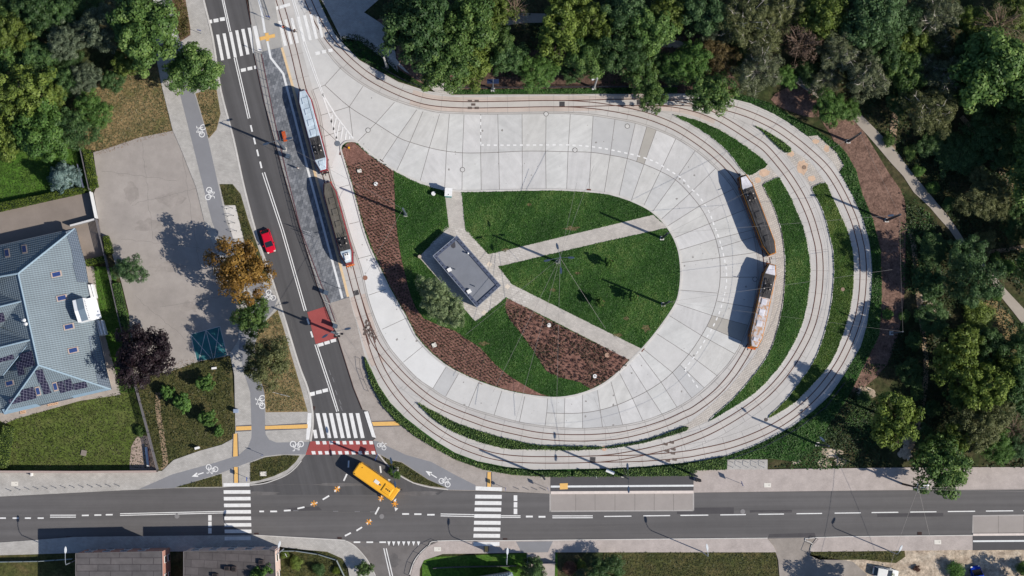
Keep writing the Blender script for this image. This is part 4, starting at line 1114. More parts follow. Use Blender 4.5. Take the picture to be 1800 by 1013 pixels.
# ---- yellow bus
def make_bus():
    A = (P(632.6, 811.3, 3) + P(617.3, 833, 3)) / 2
    B = (P(704, 860.6, 3) + P(687.8, 882.8, 3)) / 2
    c = (A + B) / 2
    L = (A - B).length
    yel = plain('yellow bus paint', S(246, 182, 56), .35, amt=.04, scale=.6)
    r = empty('bus', (c.x, c.y, 0), math.atan2(B.y - A.y, B.x - A.x), 'short yellow bus turning across the junction', 'bus')
    def ring(z, i):
        a, b, k = L / 2 - i, 1.26 - i, .28
        return [Vector((x, y, z)) for x, y in ((a, -b + k), (a, b - k), (a - k * .6, b), (-a + k, b), (-a, b - k), (-a, -b + k), (-a + k, -b), (a - k * .6, -b))]
    m = MB()
    m.loft([ring(z, i) for z, i in ((.32, .05), (.45, 0), (1.05, 0), (1.08, .015), (2.25, .03), (2.30, .015), (2.72, .03), (2.92, .10), (3.0, .26))])
    m.build('body', yel, r)
    for s in (-1, 1):
        m = MB()
        for k in range(6):
            m.box((-L / 2 + .75 + k * 1.27 + .6, s * 1.238, 1.66), (1.16, .05, 1.02))
        m.build('window_row', glass, r)
    m = MB(); m.box((L / 2 - .01, 0, 1.7), (.06, 1.95, 1.15)); m.build('windscreen', glass, r)
    m = MB(); m.box((-L / 2 + .01, 0, 1.75), (.06, 1.9, .8)); m.build('rear_window', glass, r)
    for x in (-L / 2 + 2.1, L / 2 - 1.9):
        for s in (-1, 1):
            m = MB(); m.tube((x, s * 1.0, .46), (x, s * 1.275, .46), .46, .46, 18)
            wl = m.build('wheel', rubber, r)
            m = MB(); m.tube((x, s * 1.26, .46), (x, s * 1.285, .46), .24, .24, 14); m.build('rim', steel, wl)
    for s in (-1, 1):
        m = MB(); m.box((L / 2 + .0, s * .9, .72), (.06, .32, .2)); m.build('headlight', lampm, r)
        m = MB(); m.box((L / 2 + .22, s * 1.32, 2.2), (.16, .2, .42)); m.tube((L / 2 - .05, s * 1.15, 2.45), (L / 2 + .22, s * 1.32, 2.4), .025); m.build('mirror', blacksteel, r)
        m = MB(); m.box((-L / 2, s * 1.0, .9), (.05, .16, .4)); m.build('tail_light', redlamp, r)
    def rbox(nm, x, y, sx, sy, z0, z1, mm, par, bev=.05):
        m = MB()
        m.loft([[Vector((x + dx * (sx / 2 - i), y + dy * (sy / 2 - i), z)) for dx, dy in ((-1, -1), (1, -1), (1, 1), (-1, 1))] for z, i in ((z0, 0), (z1 - bev * .6, .02), (z1, bev + .02))])
        return m.build(nm, mm, par)
    rbox('roof_hatch', .15, .05, .98, .62, 2.98, 3.08, plain('white roof hatch', S(232, 228, 220), .5), r)
    m = MB(); m.tube((.95, .0, 2.98), (.95, 0, 3.12), .16, .14, 12); m.build('roof_vent', steel, r)
    ac = rbox('air_conditioner', 2.45, .0, 1.75, 1.5, 2.97, 3.2, yel, r, .12)
    for k in range(3):
        m = MB(); m.disc((2.3 + k * .34 - .1, .02), .14, 3.205, 14); m.build('fan', rubber, ac)
    m = MB()
    for y in (-.42, .42): m.box((2.45, y, 3.203), (1.35, .03, .012))
    m.build('groove', plain('orange seam', S(214, 140, 30), .5), ac)
    rbox('front_cowl', L / 2 - .42, 0, .7, 2.0, 2.95, 3.03, yel, r)
    for x, y in ((-L / 2 + .5, .95), (-L / 2 + .95, -.65)):
        m = MB(); m.tube((x, -y, 2.97), (x, -y, 3.06), .09, .07, 8); m.build('roof_marker', blacksteel, r)
    # floor and interior block so the windows look into a dark saloon
    return r
make_bus()

# ---- cars
def make_car(label, a, b, L, W, H, paint, cat='car', roof=None, van=False):
    """a rear, b front plan points on the ground"""
    A, B = P(*a, .6), P(*b, .6)
    c = (A + B) / 2
    r = empty('car', (c.x, c.y, 0), math.atan2(B.y - A.y, B.x - A.x), label, cat)
    h = L / 2; wv = W / 2
    def sec(x, w_, z0, z1, k):
        return [Vector((x, y, z)) for y, z in ((-w_ * .93, z0), (w_ * .93, z0), (w_, z0 + (z1 - z0) * .45), (w_ * .97, z1 - k), (w_ * .85, z1), (-w_ * .85, z1), (-w_ * .97, z1 - k), (-w_, z0 + (z1 - z0) * .45))]
    belt = .92
    xs = [(-h, .80, .36, .72), (-h + .12, .9, .24, .88), (-h + .5, .98, .2, belt + .02), (-h * .3, 1, .18, belt + .02), (h * .15, 1, .18, belt), (h * .42, .99, .18, belt - .02), (h * .72, .96, .2, belt - .10), (h - .25, .88, .22, .74), (h - .06, .74, .26, .62), (h, .62, .34, .54)]
    m = MB()
    m.loft([sec(x, wv * k, z0, z1, .07) for x, k, z0, z1 in xs])
    m.build('body', paint, r, smooth=False)
    if van: cab = [(-h + .08, .90, belt, .86), (-h + .2, .88, H - .05, .80), (-h + .6, .88, H, .78), (h * .22, .88, H, .78), (h * .42, .86, H - .1, .76), (h * .72, .9, belt, .82)]
    else: cab = [(-h + .15, .88, belt, .80), (-h + .55, .80, H - .12, .70), (-h + .95, .78, H, .66), (h * .02, .78, H, .66), (h * .10, .78, H - .03, .68), (h * .48, .88, belt - .02, .80)]
    # greenhouse: glass shell, roof panel on top
    gl = MB()
    base = [(-h + .14, .90), (h * .50, .92)] if not van else [(-h + .06, .94), (h * .74, .92)]
    top = [(-h + .72, .74), (h * .04, .76)] if not van else [(-h + .2, .86), (h * .36, .84)]
    lo = [Vector((base[0][0], -wv * base[0][1], belt - .02)), Vector((base[1][0], -wv * base[1][1] * .9, belt - .03)), Vector((base[1][0], wv * base[1][1] * .9, belt - .03)), Vector((base[0][0], wv * base[0][1], belt - .02))]
    hi = [Vector((top[0][0], -wv * top[0][1], H - .04)), Vector((top[1][0], -wv * top[1][1], H - .04)), Vector((top[1][0], wv * top[1][1], H - .04)), Vector((top[0][0], wv * top[0][1], H - .04))]
    gl.loft([lo, hi])
    gl.build('windows', glass, r)
    rf = MB()
    c0 = top[0][0] - .02; c1 = top[1][0] + .06; w0 = wv * top[0][1] + .03
    rf.loft([[Vector((x, y, z)) for x, y in ((c0 + i, -w0 + i), (c1 - i, -w0 - .01 + i), (c1 - i, w0 + .01 - i), (c0 + i, w0 - i))] for z, i in ((H - .06, 0), (H - .01, .02), (H + .01, .14))])
    for k in range(4):    # roof pillars
        rf.tube(lo[k], hi[k], .045, .04, 6)
    for s in (0, 3):
        a_, b_ = lo[s] * .52 + lo[1 if s == 0 else 2] * .48, hi[s] * .5 + hi[1 if s == 0 else 2] * .5
        rf.tube(a_, b_, .05, .045, 6)
    rf.build('roof', roof or paint, r)
    for x in (-h + .78, h - .86):
        for s in (-1, 1):
            m = MB(); m.tube((x, s * (wv - .2), .32), (x, s * (wv + .005), .32), .32, .32, 16)
            wl = m.build('wheel', rubber, r)
            m = MB(); m.tube((x, s * wv, .32), (x, s * (wv + .012), .32), .2, .2, 12); m.build('rim', steel, wl)
    for s in (-1, 1):
        m = MB(); m.box((h - .16, s * wv * .66, .64), (.3, .3, .14), -s * .5); m.build('headlight', lampm, r)
        m = MB(); m.box((-h + .07, s * wv * .7, .78), (.12, .26, .14)); m.build('tail_light', redlamp, r)
        m = MB(); m.box((h * .3, s * (wv + .1), 1.0), (.14, .2, .13)); m.build('mirror', paint, r)
    m = MB(); m.box((h - .01, 0, .40), (.06, W * .5, .16)); m.build('grille', rubber, r)
    return r
make_car('red hatchback on the avenue beside the golden-brown tree', (464.5, 403.5), (478, 445), 4.2, 1.78, 1.45, plain('red car paint', S(206, 24, 52), .25, amt=.03))
make_car('white car in the yard at the bottom edge', (1532, 1003), (1581, 1012), 4.5, 1.8, 1.5, plain('white car paint', S(232, 232, 228), .3, amt=.03))
make_car('blue van at the bottom edge right of the white car', (1722, 1042), (1714, 997), 4.9, 1.95, 2.1, plain('blue van paint', S(26, 62, 176), .3, amt=.03), 'van', van=True)

# ------------------------------------------------------------------ people
def person(x, y, face, label, top_c, leg_c, hair_c, stride=.28, group=None, arm=0.0, bag=None):
    b = P(x, y)
    fa = math.radians(face)
    r = empty('person', (b.x, b.y, .005), fa, label, 'person', group)
    skin = plain('skin', S(206, 160, 134), .6)
    def skinned(nm, vts, edges, rad, mat, par, root=0, lv=1):
        me = bpy.data.meshes.new(nm)
        me.from_pydata(vts, edges, [])
        me.materials.append(mat)
        o = bpy.data.objects.new(nm, me)
        COL.objects.link(o)
        o.parent = par
        sk = o.modifiers.new('skin', 'SKIN')
        sk.use_smooth_shade = True
        for i, q in enumerate(me.skin_vertices[0].data):
            q.radius = rad[i]
            q.use_root = (i == root)
        if lv:
            o.modifiers.new('sub', 'SUBSURF').levels = lv
            o.modifiers['sub'].render_levels = lv
        return o
    s = stride
    V = {'pel': (0, 0, .95), 'bel': (.01, 0, 1.12), 'che': (.02, 0, 1.34), 'nek': (.03, 0, 1.50), 'hed': (.05, 0, 1.60), 'crn': (.04, 0, 1.70),
         'hl': (0, .10, .90), 'kl': (s * .55, .10, .50), 'al': (s * .75, .10, .08), 'tl': (s * .75 + .18, .11, .04), 'hr': (0, -.10, .90), 'kr': (-s * .1, -.10, .49), 'ar': (-s * .85, -.10, .10), 'tr': (-s * .85 + .17, -.11, .05),
         'sl': (.02, .19, 1.42), 'el': (-.06, .26, 1.14), 'wl': (.06 + arm, .26, .92), 'gl': (.10 + arm, .25, .84), 'sr': (.02, -.19, 1.42), 'er': (.02, -.27, 1.14), 'wr': (.18 + arm, -.25, .96), 'gr': (.24 + arm, -.24, .90)}
    ks = list(V)
    E = [('pel', 'bel'), ('bel', 'che'), ('che', 'nek'), ('nek', 'hed'), ('hed', 'crn'), ('pel', 'hl'), ('hl', 'kl'), ('kl', 'al'), ('al', 'tl'), ('pel', 'hr'), ('hr', 'kr'), ('kr', 'ar'), ('ar', 'tr'), ('che', 'sl'), ('sl', 'el'), ('el', 'wl'), ('wl', 'gl'), ('che', 'sr'), ('sr', 'er'), ('er', 'wr'), ('wr', 'gr')]
    Rd = {'pel': (.13, .16), 'bel': (.12, .15), 'che': (.13, .17), 'nek': (.06, .06), 'hed': (.10, .085), 'crn': (.08, .07), 'hl': (.095, .095), 'kl': (.062, .062), 'al': (.045, .045), 'tl': (.035, .045), 'hr': (.095, .095), 'kr': (.062, .062), 'ar': (.045, .045), 'tr': (.035, .045), 'sl': (.07, .07), 'el': (.047, .047), 'wl': (.034, .034), 'gl': (.02, .036), 'sr': (.07, .07), 'er': (.047, .047), 'wr': (.034, .034), 'gr': (.02, .036)}
    skinned('body', [V[k] for k in ks], [(ks.index(a), ks.index(b_)) for a, b_ in E], [Rd[k] for k in ks], skin, r)
    def sub(nm, keys, grow, mat):
        es = [(keys.index(a), keys.index(b_)) for a, b_ in E if a in keys and b_ in keys]
        skinned(nm, [V[k] for k in keys], es, [(Rd[k][0] * grow, Rd[k][1] * grow) for k in keys], mat, r)
    sub('jacket', ['pel', 'bel', 'che', 'sl', 'el', 'wl', 'sr', 'er', 'wr'], 1.22, plain('cloth ' + str(top_c), top_c, .9))
    sub('trousers', ['pel', 'hl', 'kl', 'al', 'hr', 'kr', 'ar'], 1.18, plain('cloth ' + str(leg_c), leg_c, .9))
    sub('shoes', ['al', 'tl'], 1.35, rubber)
    sub('shoes', ['ar', 'tr'], 1.35, rubber)
    m = MB(); m.ball((.03, 0, 1.665), .112, 12, 1.08, .95, .95); m.build('hair', plain('hair ' + str(hair_c), hair_c, .8), r, smooth=True)
    for sgn in (-1, 1):      # separate fingers and thumb on each hand
        g = V['gl' if sgn > 0 else 'gr']
        m = MB()
        for k in range(4):
            m.tube((g[0] + (k - 1.5) * .018, g[1], g[2] - .02), (g[0] + (k - 1.5) * .02 + .01, g[1] - sgn * .012, g[2] - .10 + abs(k - 1.4) * .012), .009, .007, 5)
        m.tube((g[0] + .03, g[1] - sgn * .01, g[2] + .01), (g[0] + .065, g[1] - sgn * .02, g[2] - .05), .010, .008, 5)
        m.build('fingers', skin, r)
    if bag:
        m = MB(); m.box((-.20, 0, 1.28), (.17, .30, .44)); m.build('backpack', bag, r)
    return r
person(500.7, 49.5, 20, 'person in dark clothes with an orange-red bag, left one of two on the tram crossing', S(36, 28, 34), S(40, 38, 46), S(30, 24, 22), .3, None, 0, plain('orange red cloth', S(214, 82, 48), .8))
person(518.5, 56.5, -20, 'person in black with bare forearms, right one of two on the tram crossing', S(34, 30, 36), S(30, 28, 34), S(36, 28, 26), .3, None, .06)
person(524, 297, 60, 'person in a white top standing on the dark granite platform', S(236, 234, 232), S(52, 56, 70), S(60, 44, 34), .12)
# ------------------------------------------------------------------ poles, lamps, wires
def lamp_head(mb_parent, root, tip, ang):
    m = MB()
    d = Vector((math.cos(ang), math.sin(ang), 0)); n = Vector((-d.y, d.x, 0))
    rings = []
    for t, wd in ((-.55, .10), (-.3, .19), (.1, .21), (.45, .13), (.58, .03)):
        c = Vector(tip) + d * t
        rings.append([c + n * wd + Vector((0, 0, -.05)), c + n * wd * .8 + Vector((0, 0, .06)), c - n * wd * .8 + Vector((0, 0, .06)), c - n * wd + Vector((0, 0, -.05))])
    m.loft(rings)
    return m.build('lamp_head', plain('slate lamp casing', S(66, 82, 104), .4, .2), root)
polem = plain('grey painted pole', S(96, 106, 118), .5, .2, .1)
def mast(x, y, h, label, heads=(), r0=.23, r1=.16, cat='lamp post', name='lamp_post', group=None, mat=None, extras=None, foot=True):
    """base plan point; heads = plan points where lamp heads are seen at the top of the mast"""
    b = P(x, y)
    r = empty(name, (b.x, b.y, 0), 0, label, cat, group)
    mat = mat or polem
    m = MB(); m.tube((0, 0, -.05), (0, 0, h), r0, r1, 10); m.build('pole', mat, r)
    if foot:
        m = MB(); m.box((0, 0, .11), (.7, .7, .16)); m.build('foot', kerbm, r)
    for hx, hy in heads:
        q = P(hx, hy, h + .25) - Vector((b.x, b.y, 0))
        a = math.atan2(q.y, q.x)
        st = Vector((0, 0, h - .15)); en = Vector((q.x - .45 * math.cos(a), q.y - .45 * math.sin(a), h + .25))
        m = MB(); m.path([st, (st + en) / 2 + Vector((0, 0, .2)), en], .035, 6); m.build('arm', mat, r)
        lamp_head(None, r, (q.x, q.y, h + .25), a)
    return r
MG = 'masts carrying the overhead wires'
mast(501, 263, 10, 'grey twin-arm lamp mast on the dark granite platform behind the orange bench', [(467.5, 252.8), (508, 243.3)], group=MG)
mast(713.5, 378, 10, 'bare grey mast on the grass at the edge of the long bark bed', group=MG, name='wire_mast', cat='mast')
L3 = mast(593, 587.5, 10, 'grey twin-arm lamp mast with signal boxes at the red painted road patch', [(571, 591), (611, 578)], group=MG)
for px, py, z in ((589, 591.5, 5.2), (595.5, 591, 5.2), (588, 583, 4.6), (601, 587, 6.0)):
    q = P(px, py, z) - L3.location
    m = MB(); m.box((q.x, q.y, z), (.42, .34, .9)); m.tube((0, 0, z), (q.x, q.y, z), .03); m.build('signal_box', blacksteel, L3)
mast(1491, 249, 9.5, 'bare dark mast on brown soil beside the park path', r0=.25, r1=.18, group=MG, name='wire_mast', cat='mast', mat=darksteel)
mast(1558.5, 387.5, 9.5, 'dark mast with one lamp on brown soil right of the outer track', [(1566, 379)], r0=.25, r1=.18, group=MG, mat=darksteel)
mast(1566.5, 586, 8, 'thin grey mast in tree shade right of the outermost curve', r0=.14, r1=.10, group=MG, name='wire_mast', cat='mast')
mast(1436.5, 781, 9.8, 'mast with one short lamp on the sandy bank below the outer curve', [(1445, 772)], group=MG, mat=darksteel)
mast(1212.5, 832, 9.8, 'dark mast at the right end of the bus stop hedge', group=MG, name='wire_mast', cat='mast', mat=darksteel)
mast(1095.6, 836, 10, 'twin-arm lamp mast at the middle of the bus stop hedge', [(1103, 820), (1105, 861)], group=MG, mat=darksteel)
mast(954, 837, 9.5, 'bare dark mast at the left end of the bus stop hedge', group=MG, name='wire_mast', cat='mast', mat=darksteel)
mast(697, 825, 10, 'twin-arm lamp mast in the small planted wedge behind the bus', [(687.3, 810), (694.3, 852)], group=MG, mat=darksteel)
mast(980.5, 461, 10, 'four-armed lamp mast in the middle of the loop lawn', [(979.6, 433), (1004, 453), (961.5, 458), (986, 476)], group=MG)
mast(1163.5, 419, 9.5, 'bare dark mast at the lawn edge by the upper path end', r0=.24, r1=.17, group=MG, name='wire_mast', cat='mast', mat=darksteel)
mast(1165.8, 535.5, 9.5, 'bare dark mast at the lawn edge between the two path ends', r0=.24, r1=.17, group=MG, name='wire_mast', cat='mast', mat=darksteel)
mast(680, 118, 8, 'short pale concrete mast in the shaded planting under the maple', r0=.2, r1=.16, group=MG, name='wire_mast', cat='mast', mat=plain('pale concrete mast', S(178, 176, 172), .8))
P3 = mast(866.5, 158, 10, 'slim mast with two dark panels beside the upper track, left of the bright shrub tree', r0=.16, r1=.08, group=MG, name='wire_mast', cat='mast')
q = P(866.5, 140, 7.2) - P3.location
for s in (-.55, .55):
    m = MB(); m.box((q.x + s, .1, 7.2), (.95, .8, .06)); m.build('panel', plain('dark blue panel', S(36, 48, 76), .3), P3)
P4 = mast(1044, 155, 9, 'pale mast with a small white box between upper track and wood', r0=.17, r1=.14, group=MG, name='wire_mast', cat='mast', mat=_mats['pale concrete mast'])
m = MB(); m.box((-.75, -.1, 8.2), (.32, .16, .6)); m.tube((0, 0, 8.2), (-.75, 0, 8.2), .03); m.build('box', whitebox, P4)
# wooden line pole by the street
wood = plain('brown timber', S(92, 76, 66), .9, amt=.2, scale=4)
b = P(1586.7, 851)
r = empty('line_pole', (b.x, b.y, 0), 0, 'timber power-line pole with a crossarm beside the tree overhanging the street', 'power pole', MG)
m = MB(); m.tube((0, 0, -.05), (0, 0, 10.5), .19, .13, 10); m.build('pole', wood, r)
m = MB(); m.box((.3, 0, 10.3), (2.4, .14, .14)); m.box((0, .0, 9.8), (.14, 1.7, .12)); m.build('crossarm', steel, r)
for dx, dy, z in ((-.7, 0, 10.5), (.2, 0, 10.5), (1.3, 0, 10.5), (0, .75, 9.98), (0, -.75, 9.98)):
    m = MB(); m.tube((dx, dy, z - .12), (dx, dy, z + .12), .08, .06, 8); m.build('insulator', insul, r)
m = MB(); m.tube((.9, .35, 9.9), (1.6, .35, 9.7), .05); m.ball((1.75, .35, 9.7), .2, 8, 1.2, 1, .7); m.build('lamp', whitebox, r)

# street lamps with a single bent arm (south side of the street)
SG = 'bent-arm street lamps along the south kerb'
def street_lamp(x, y, h, head, label):
    b = P(x, y)
    r = empty('street_lamp', (b.x, b.y, 0), 0, label, 'street lamp', SG)
    q = P(*head, h + .3) - Vector((b.x, b.y, 0))
    m = MB(); m.tube((0, 0, -.05), (0, 0, h - .4), .11, .07, 8)
    a = math.atan2(q.y, q.x)
    m.path([(0, 0, h - .4), (.15 * q.x, .15 * q.y, h), (.5 * q.x, .5 * q.y, h + .25), (.8 * q.x, .8 * q.y, h + .3)], .05, 6)
    m.build('pole', plain('galvanised lamp pole', S(170, 178, 186), .45, .4), r)
    o = lamp_head(None, r, (q.x, q.y, h + .3), a)
    o.data.materials[0] = plain('pale lamp casing', S(222, 226, 228), .4)
street_lamp(139, 983, 9, (115, 967), 'bent-arm street lamp left of the flat-roofed block')
street_lamp(499, 965, 9, (491, 957), 'bent-arm street lamp at the right corner of the flat-roofed block')
street_lamp(890, 983, 8.5, (892, 969), 'bent-arm street lamp behind the lower end of the right zebra crossing')
street_lamp(1234, 970, 8, (1243, 962), 'bent-arm street lamp on the verge below the long bus stop')
street_lamp(1557, 966, 8, (1583.5, 964), 'bent-arm street lamp on the verge above the white car')

# overhead wires
wirem = plain('copper wire', S(150, 146, 142), .5, .3)
def wire(pts, label, group, rad=.022, sag=.0):
    q = [P(x, y) + Vector((0, 0, z)) for x, y, z in pts]
    o = []
    for a, b in zip(q[:-1], q[1:]):
        n = 8 if sag else 1
        for i in range(n):
            t = i / n
            o.append(a.lerp(b, t) - Vector((0, 0, sag * 4 * t * (1 - t))))
    o.append(q[-1])
    m = MB(); m.path(o, rad, 4)
    m.build('overhead_wire', wirem, label=label, cat='wire', group=group)
CWG, SWG = 'contact wires above the tracks', 'span wires between masts'
for T, lab in ((T_PLAT, 'contact wire above the platform track'), (T_INNL, 'contact wire above the innermost curve'), (T_MIDL, 'contact wire above the middle curve'), (T_OUTR, 'contact wire above the outermost curve'), (T_OUTL[4:], 'contact wire above the lower left curve'), (T_TOP, 'contact wire above the top left curve')):
    wire([(x, y, 5.3) for x, y in catmull(T, 3)], lab, CWG, .014)
C4 = (980.5, 461, 9.4)
for x, y, z, lab in ((820, 590, 6, 'span wire from the lawn lamp mast towards the left bark bed'), (866, 690, 6, 'span wire from the lawn lamp mast to the lower left kerb'), (905, 740, 6, 'span wire from the lawn lamp mast to the lower curve'), (975, 760, 6, 'span wire from the lawn lamp mast straight down'), (1060, 580, 6, 'span wire from the lawn lamp mast to the lower path'), (1010, 330, 7, 'span wire from the lawn lamp mast up to the kerb'), (1040, 300, 7, 'span wire from the lawn lamp mast to the upper lane')):
    wire([C4, (x, y, z)], lab, SWG, .024, .3)
for a, bb, lab in (((1163.5, 419, 9), (1558.5, 387.5, 9), 'span wire from the upper lawn mast to the dark mast with one lamp'), ((1165.8, 535.5, 9), (1548, 480, 8), 'span wire from the lower lawn mast over the rusty tram'), ((1165.8, 535.5, 9), (1566.5, 586, 8), 'span wire from the lower lawn mast to the shaded mast'),
                   ((1163.5, 419, 9), (1491, 249, 9), 'span wire from the upper lawn mast to the mast by the park path'), ((501, 263, 9.5), (713.5, 378, 9.5), 'span wire over the red trams'), ((593, 587.5, 9.5), (713.5, 378, 9.5), 'span wire from the signal mast to the bark bed mast'),
                   ((1095.6, 836, 9.5), (1040, 700, 7), 'span wire from the bus stop mast over the lower curve'), ((1558.5, 387.5, 9), (1566.5, 586, 8), 'guy wire along the brown soil strip'), ((1491, 249, 9), (1558.5, 387.5, 9), 'guy wire from the park path mast to the mast with one lamp')):
    wire([a, bb], lab, SWG, .012 if 'guy' in lab or 'shaded' in lab else .02, .25)
for a, bb, lab in (((1586.7, 851, 10.3), (1770, 853, 10), 'upper power line running right from the timber pole'), ((1586.7, 854, 10.3), (1860, 860, 10), 'lower power line running right from the timber pole'), ((1586.7, 851, 10.3), (1530, 1030, 8), 'power line dropping from the timber pole to the yard'), ((1586.7, 851, 10.3), (1640, 1040, 8), 'power line crossing from the timber pole to the sandy lot')):
    wire([a, bb], lab, 'power lines at the timber pole', .02, .5)

# ------------------------------------------------------------------ signs
signgrey = plain('sign back', S(150, 156, 162), .5, .3)
def sign(x, y, h, face, label, plates, cat='traffic sign'):
    """plates: (kind, width, height, centre z, colour material); face = heading of the plate normal in degrees"""
    b = P(x, y)
    r = empty('road_sign', (b.x, b.y, .1), math.radians(face), label, cat)
    m = MB(); m.tube((0, 0, -.1), (0, 0, h), .035, .035, 6); m.build('post', plain('galvanised post', S(160, 164, 168), .5, .3), r)
    for kind, w_, hh, z, mm in plates:
        m = MB()
        if kind == 'box':
            m.box((.06, 0, z), (.03, w_, hh))
        elif kind == 'diamond':
            m.box((.06, 0, z), (.03, w_, w_), 0, Matrix.Rotation(PI / 4, 3, 'X'))
        elif kind == 'tri':
            v = [Vector((x_, y_, z + z_)) for x_ in (.045, .075) for y_, z_ in ((-w_ / 2, -.3 * w_), (w_ / 2, -.3 * w_), (0, .56 * w_))]
            m.add(v, [(0, 1, 2), (5, 4, 3), (0, 3, 4, 1), (1, 4, 5, 2), (2, 5, 3, 0)])
        else:
            m.tube((.045, 0, z), (.075, 0, z), w_ / 2, w_ / 2, 14)
        m.build('plate', mm, r)
    return r
blue_s = plain('blue sign face', S(40, 80, 170), .4); white_s = plain('white sign face', S(236, 236, 236), .4); yel_s = plain('yellow sign face', S(240, 200, 60), .4)
sign(1299.5, 849, 3.2, 20, 'square blue sign on the pavement below the right-hand cycle stands', [('box', .9, .9, 2.7, blue_s)])
sign(962, 858.5, 3.0, 20, 'square sign at the left end of the bus stop', [('box', .75, .75, 2.6, blue_s)])
sign(888, 858, 3.0, 0, 'post with two sign plates beside the right zebra crossing', [('box', .7, .7, 2.7, blue_s), ('round', .6, .6, 1.9, blue_s)])
sign(474.5, 36, 3.0, 80, 'square sign on the island above the avenue zebra crossing', [('box', .75, .75, 2.6, blue_s)])
sign(460.5, 93.5, 3.0, 80, 'round sign on the island below the avenue zebra crossing', [('round', .6, .6, 2.6, blue_s)])
sign(354.5, 60, 3.0, 80, 'sign on the pavement left of the avenue zebra crossing', [('box', .7, .7, 2.6, blue_s)])
sign(463.5, 800, 2.8, 90, 'round sign where the cycle path forks', [('round', .55, .55, 2.3, blue_s)])
sign(437, 841, 2.9, 0, 'square sign beside the left zebra crossing', [('box', .7, .7, 2.5, blue_s)])
sign(1046, 838, 2.8, 20, 'thin sign post at the back of the bus stop', [('box', .5, .6, 2.4, white_s)])
sign(498, 694, 3.2, 75, 'long white sign plate above dry grass by the lower street tree', [('box', 3.0, .5, 2.6, white_s)])
sign(664, 803, 2.6, 160, 'direction sign in the planted wedge beside the red cycle crossing', [('box', 1.1, .9, 2.2, blue_s)])
sign(543, 411, 3.4, 75, 'wide stop sign board edge-on at the middle of the granite platform', [('box', 1.15, .7, 3.0, white_s)], 'stop sign')
sign(551, 418, 3.0, 75, 'timetable board beside the wide stop sign on the granite platform', [('box', 1.6, .35, 2.6, darksteel)], 'board')
sign(505, 974, 2.4, 30, 'low sign on the pavement at the planted corner of the side street', [('box', .7, .3, 2.1, white_s)])
sign(599, 508.5, 3.3, 75, 'thin signal post with a black round top at the lower end of the granite platform', [('box', .8, .35, 2.6, blacksteel), ('round', .3, .3, 3.25, blacksteel)], 'signal post')
# upright slate cabinets on the platform edge
for x, y, a, lab in ((508, 277, -15, 'slate ticket cabinet on the granite platform below the orange bench'), (574.5, 515.5, -15, 'slate cabinet at the lower end of the platform fence'), (590.5, 574, -15, 'slate cabinet at the right edge of the red road patch')):
    b = P(x, y)
    r = empty('cabinet', (b.x, b.y, .14), math.radians(a), lab, 'cabinet')
    m = MB(); m.box((0, 0, .85), (.62, .66, 1.7)); m.build('body', plain('slate panel', S(70, 84, 100), .5), r)
    m = MB(); m.box((0, 0, 1.73), (.7, .74, .06)); m.build('lid', plain('slate lid', S(80, 94, 110), .5), r)
    m = MB(); m.box((.32, 0, 1.2), (.03, .45, .5)); m.build('screen', glass, r)
# bench on the platform
b0, b1 = P(498.5, 232), P(503, 250)
c = (b0 + b1) / 2
r = empty('bench', (c.x, c.y, .16), math.atan2(b1.y - b0.y, b1.x - b0.x), 'orange-red bench on the dark granite platform', 'bench')
m = MB()
for k in range(4): m.box((0, -.24 + k * .16, .46), (1.85, .13, .05))
m.build('seat', plain('orange red slats', S(204, 92, 42), .6, amt=.12), r)
for x in (-.75, .75):
    m = MB(); m.box((x, 0, .22), (.1, .5, .44)); m.build('leg', blacksteel, r)
m = MB()
for k in range(2): m.box((0, -.36, .62 + k * .16), (1.85, .05, .12))
m.build('backrest', blacksteel, r)

# railing between platform and avenue
def railing(pts, h, label, z=.13, step=1.5, cat='railing', bars=True, mat=None, group=None):
    c = PL(pts)
    m = MB()
    c2 = fine([Vector((p.x, p.y, 0)) for p in c], step)
    for zz in ((z + h, z + h * .55, z + .15) if bars else (z + h,)):
        m.path([(p.x, p.y, zz) for p in c2], .03, 5)
    o = m.build('railing', mat or plain('wine red rail', S(104, 72, 76), .5), label=label, cat=cat, group=group)
    p = MB()
    for q in c2: p.tube((q.x, q.y, z - .05), (q.x, q.y, z + h), .035, .035, 5)
    p.build('posts', mat or _mats['wine red rail'], o)
    if not bars: return o
    b = MB()
    c3 = fine([Vector((p_.x, p_.y, 0)) for p_ in c], .14)
    for q in c3: b.tube((q.x, q.y, z + .1), (q.x, q.y, z + h - .05), .012, .012, 3, False)
    b.build('bars', mat or _mats['wine red rail'], o)
    return o
railing([(460.5, 97), (481, 201), (503, 299), (529, 403), (566, 502), (580, 533)], 1.1, 'long wine-red railing between the avenue and the granite platform')
railing([(580, 536), (590, 566)], 1.1, 'short wine-red railing beside the red road patch')
railing([(464, 0), (475, 33)], 1.0, 'short railing on the island above the avenue zebra crossing', mat=steel)
railing([(632, 630), (634, 650), (640, 668), (648, 688)], .7, 'low dark hoop rail beside the narrow hedge tip', mat=darksteel, z=.1, bars=False)
railing([(800, 155.5), (960, 154.5), (1190, 153)], 1.1, 'dark railing behind the upper track under the trees', mat=darksteel, z=.05)
railing([(672, 120), (700, 137), (720, 146), (745, 156)], 1.0, 'dark railing in the planting left of the light paved ramp', mat=darksteel, z=.05)
railing([(1280, 808), (1340, 786), (1400, 754), (1450, 716), (1484, 672)], 1.0, 'dark railing on the bank outside the lower right curve', mat=darksteel, z=.05)
railing([(722, 1013), (727, 992), (738, 974), (752, 960), (769, 952)], .9, 'dark railing curving round the corner of the side street', mat=blacksteel, bars=False)
railing([(1420, 972), (1426, 957), (1436, 947)], .9, 'dark railing at the corner of the yard entrance', mat=blacksteel, bars=False)

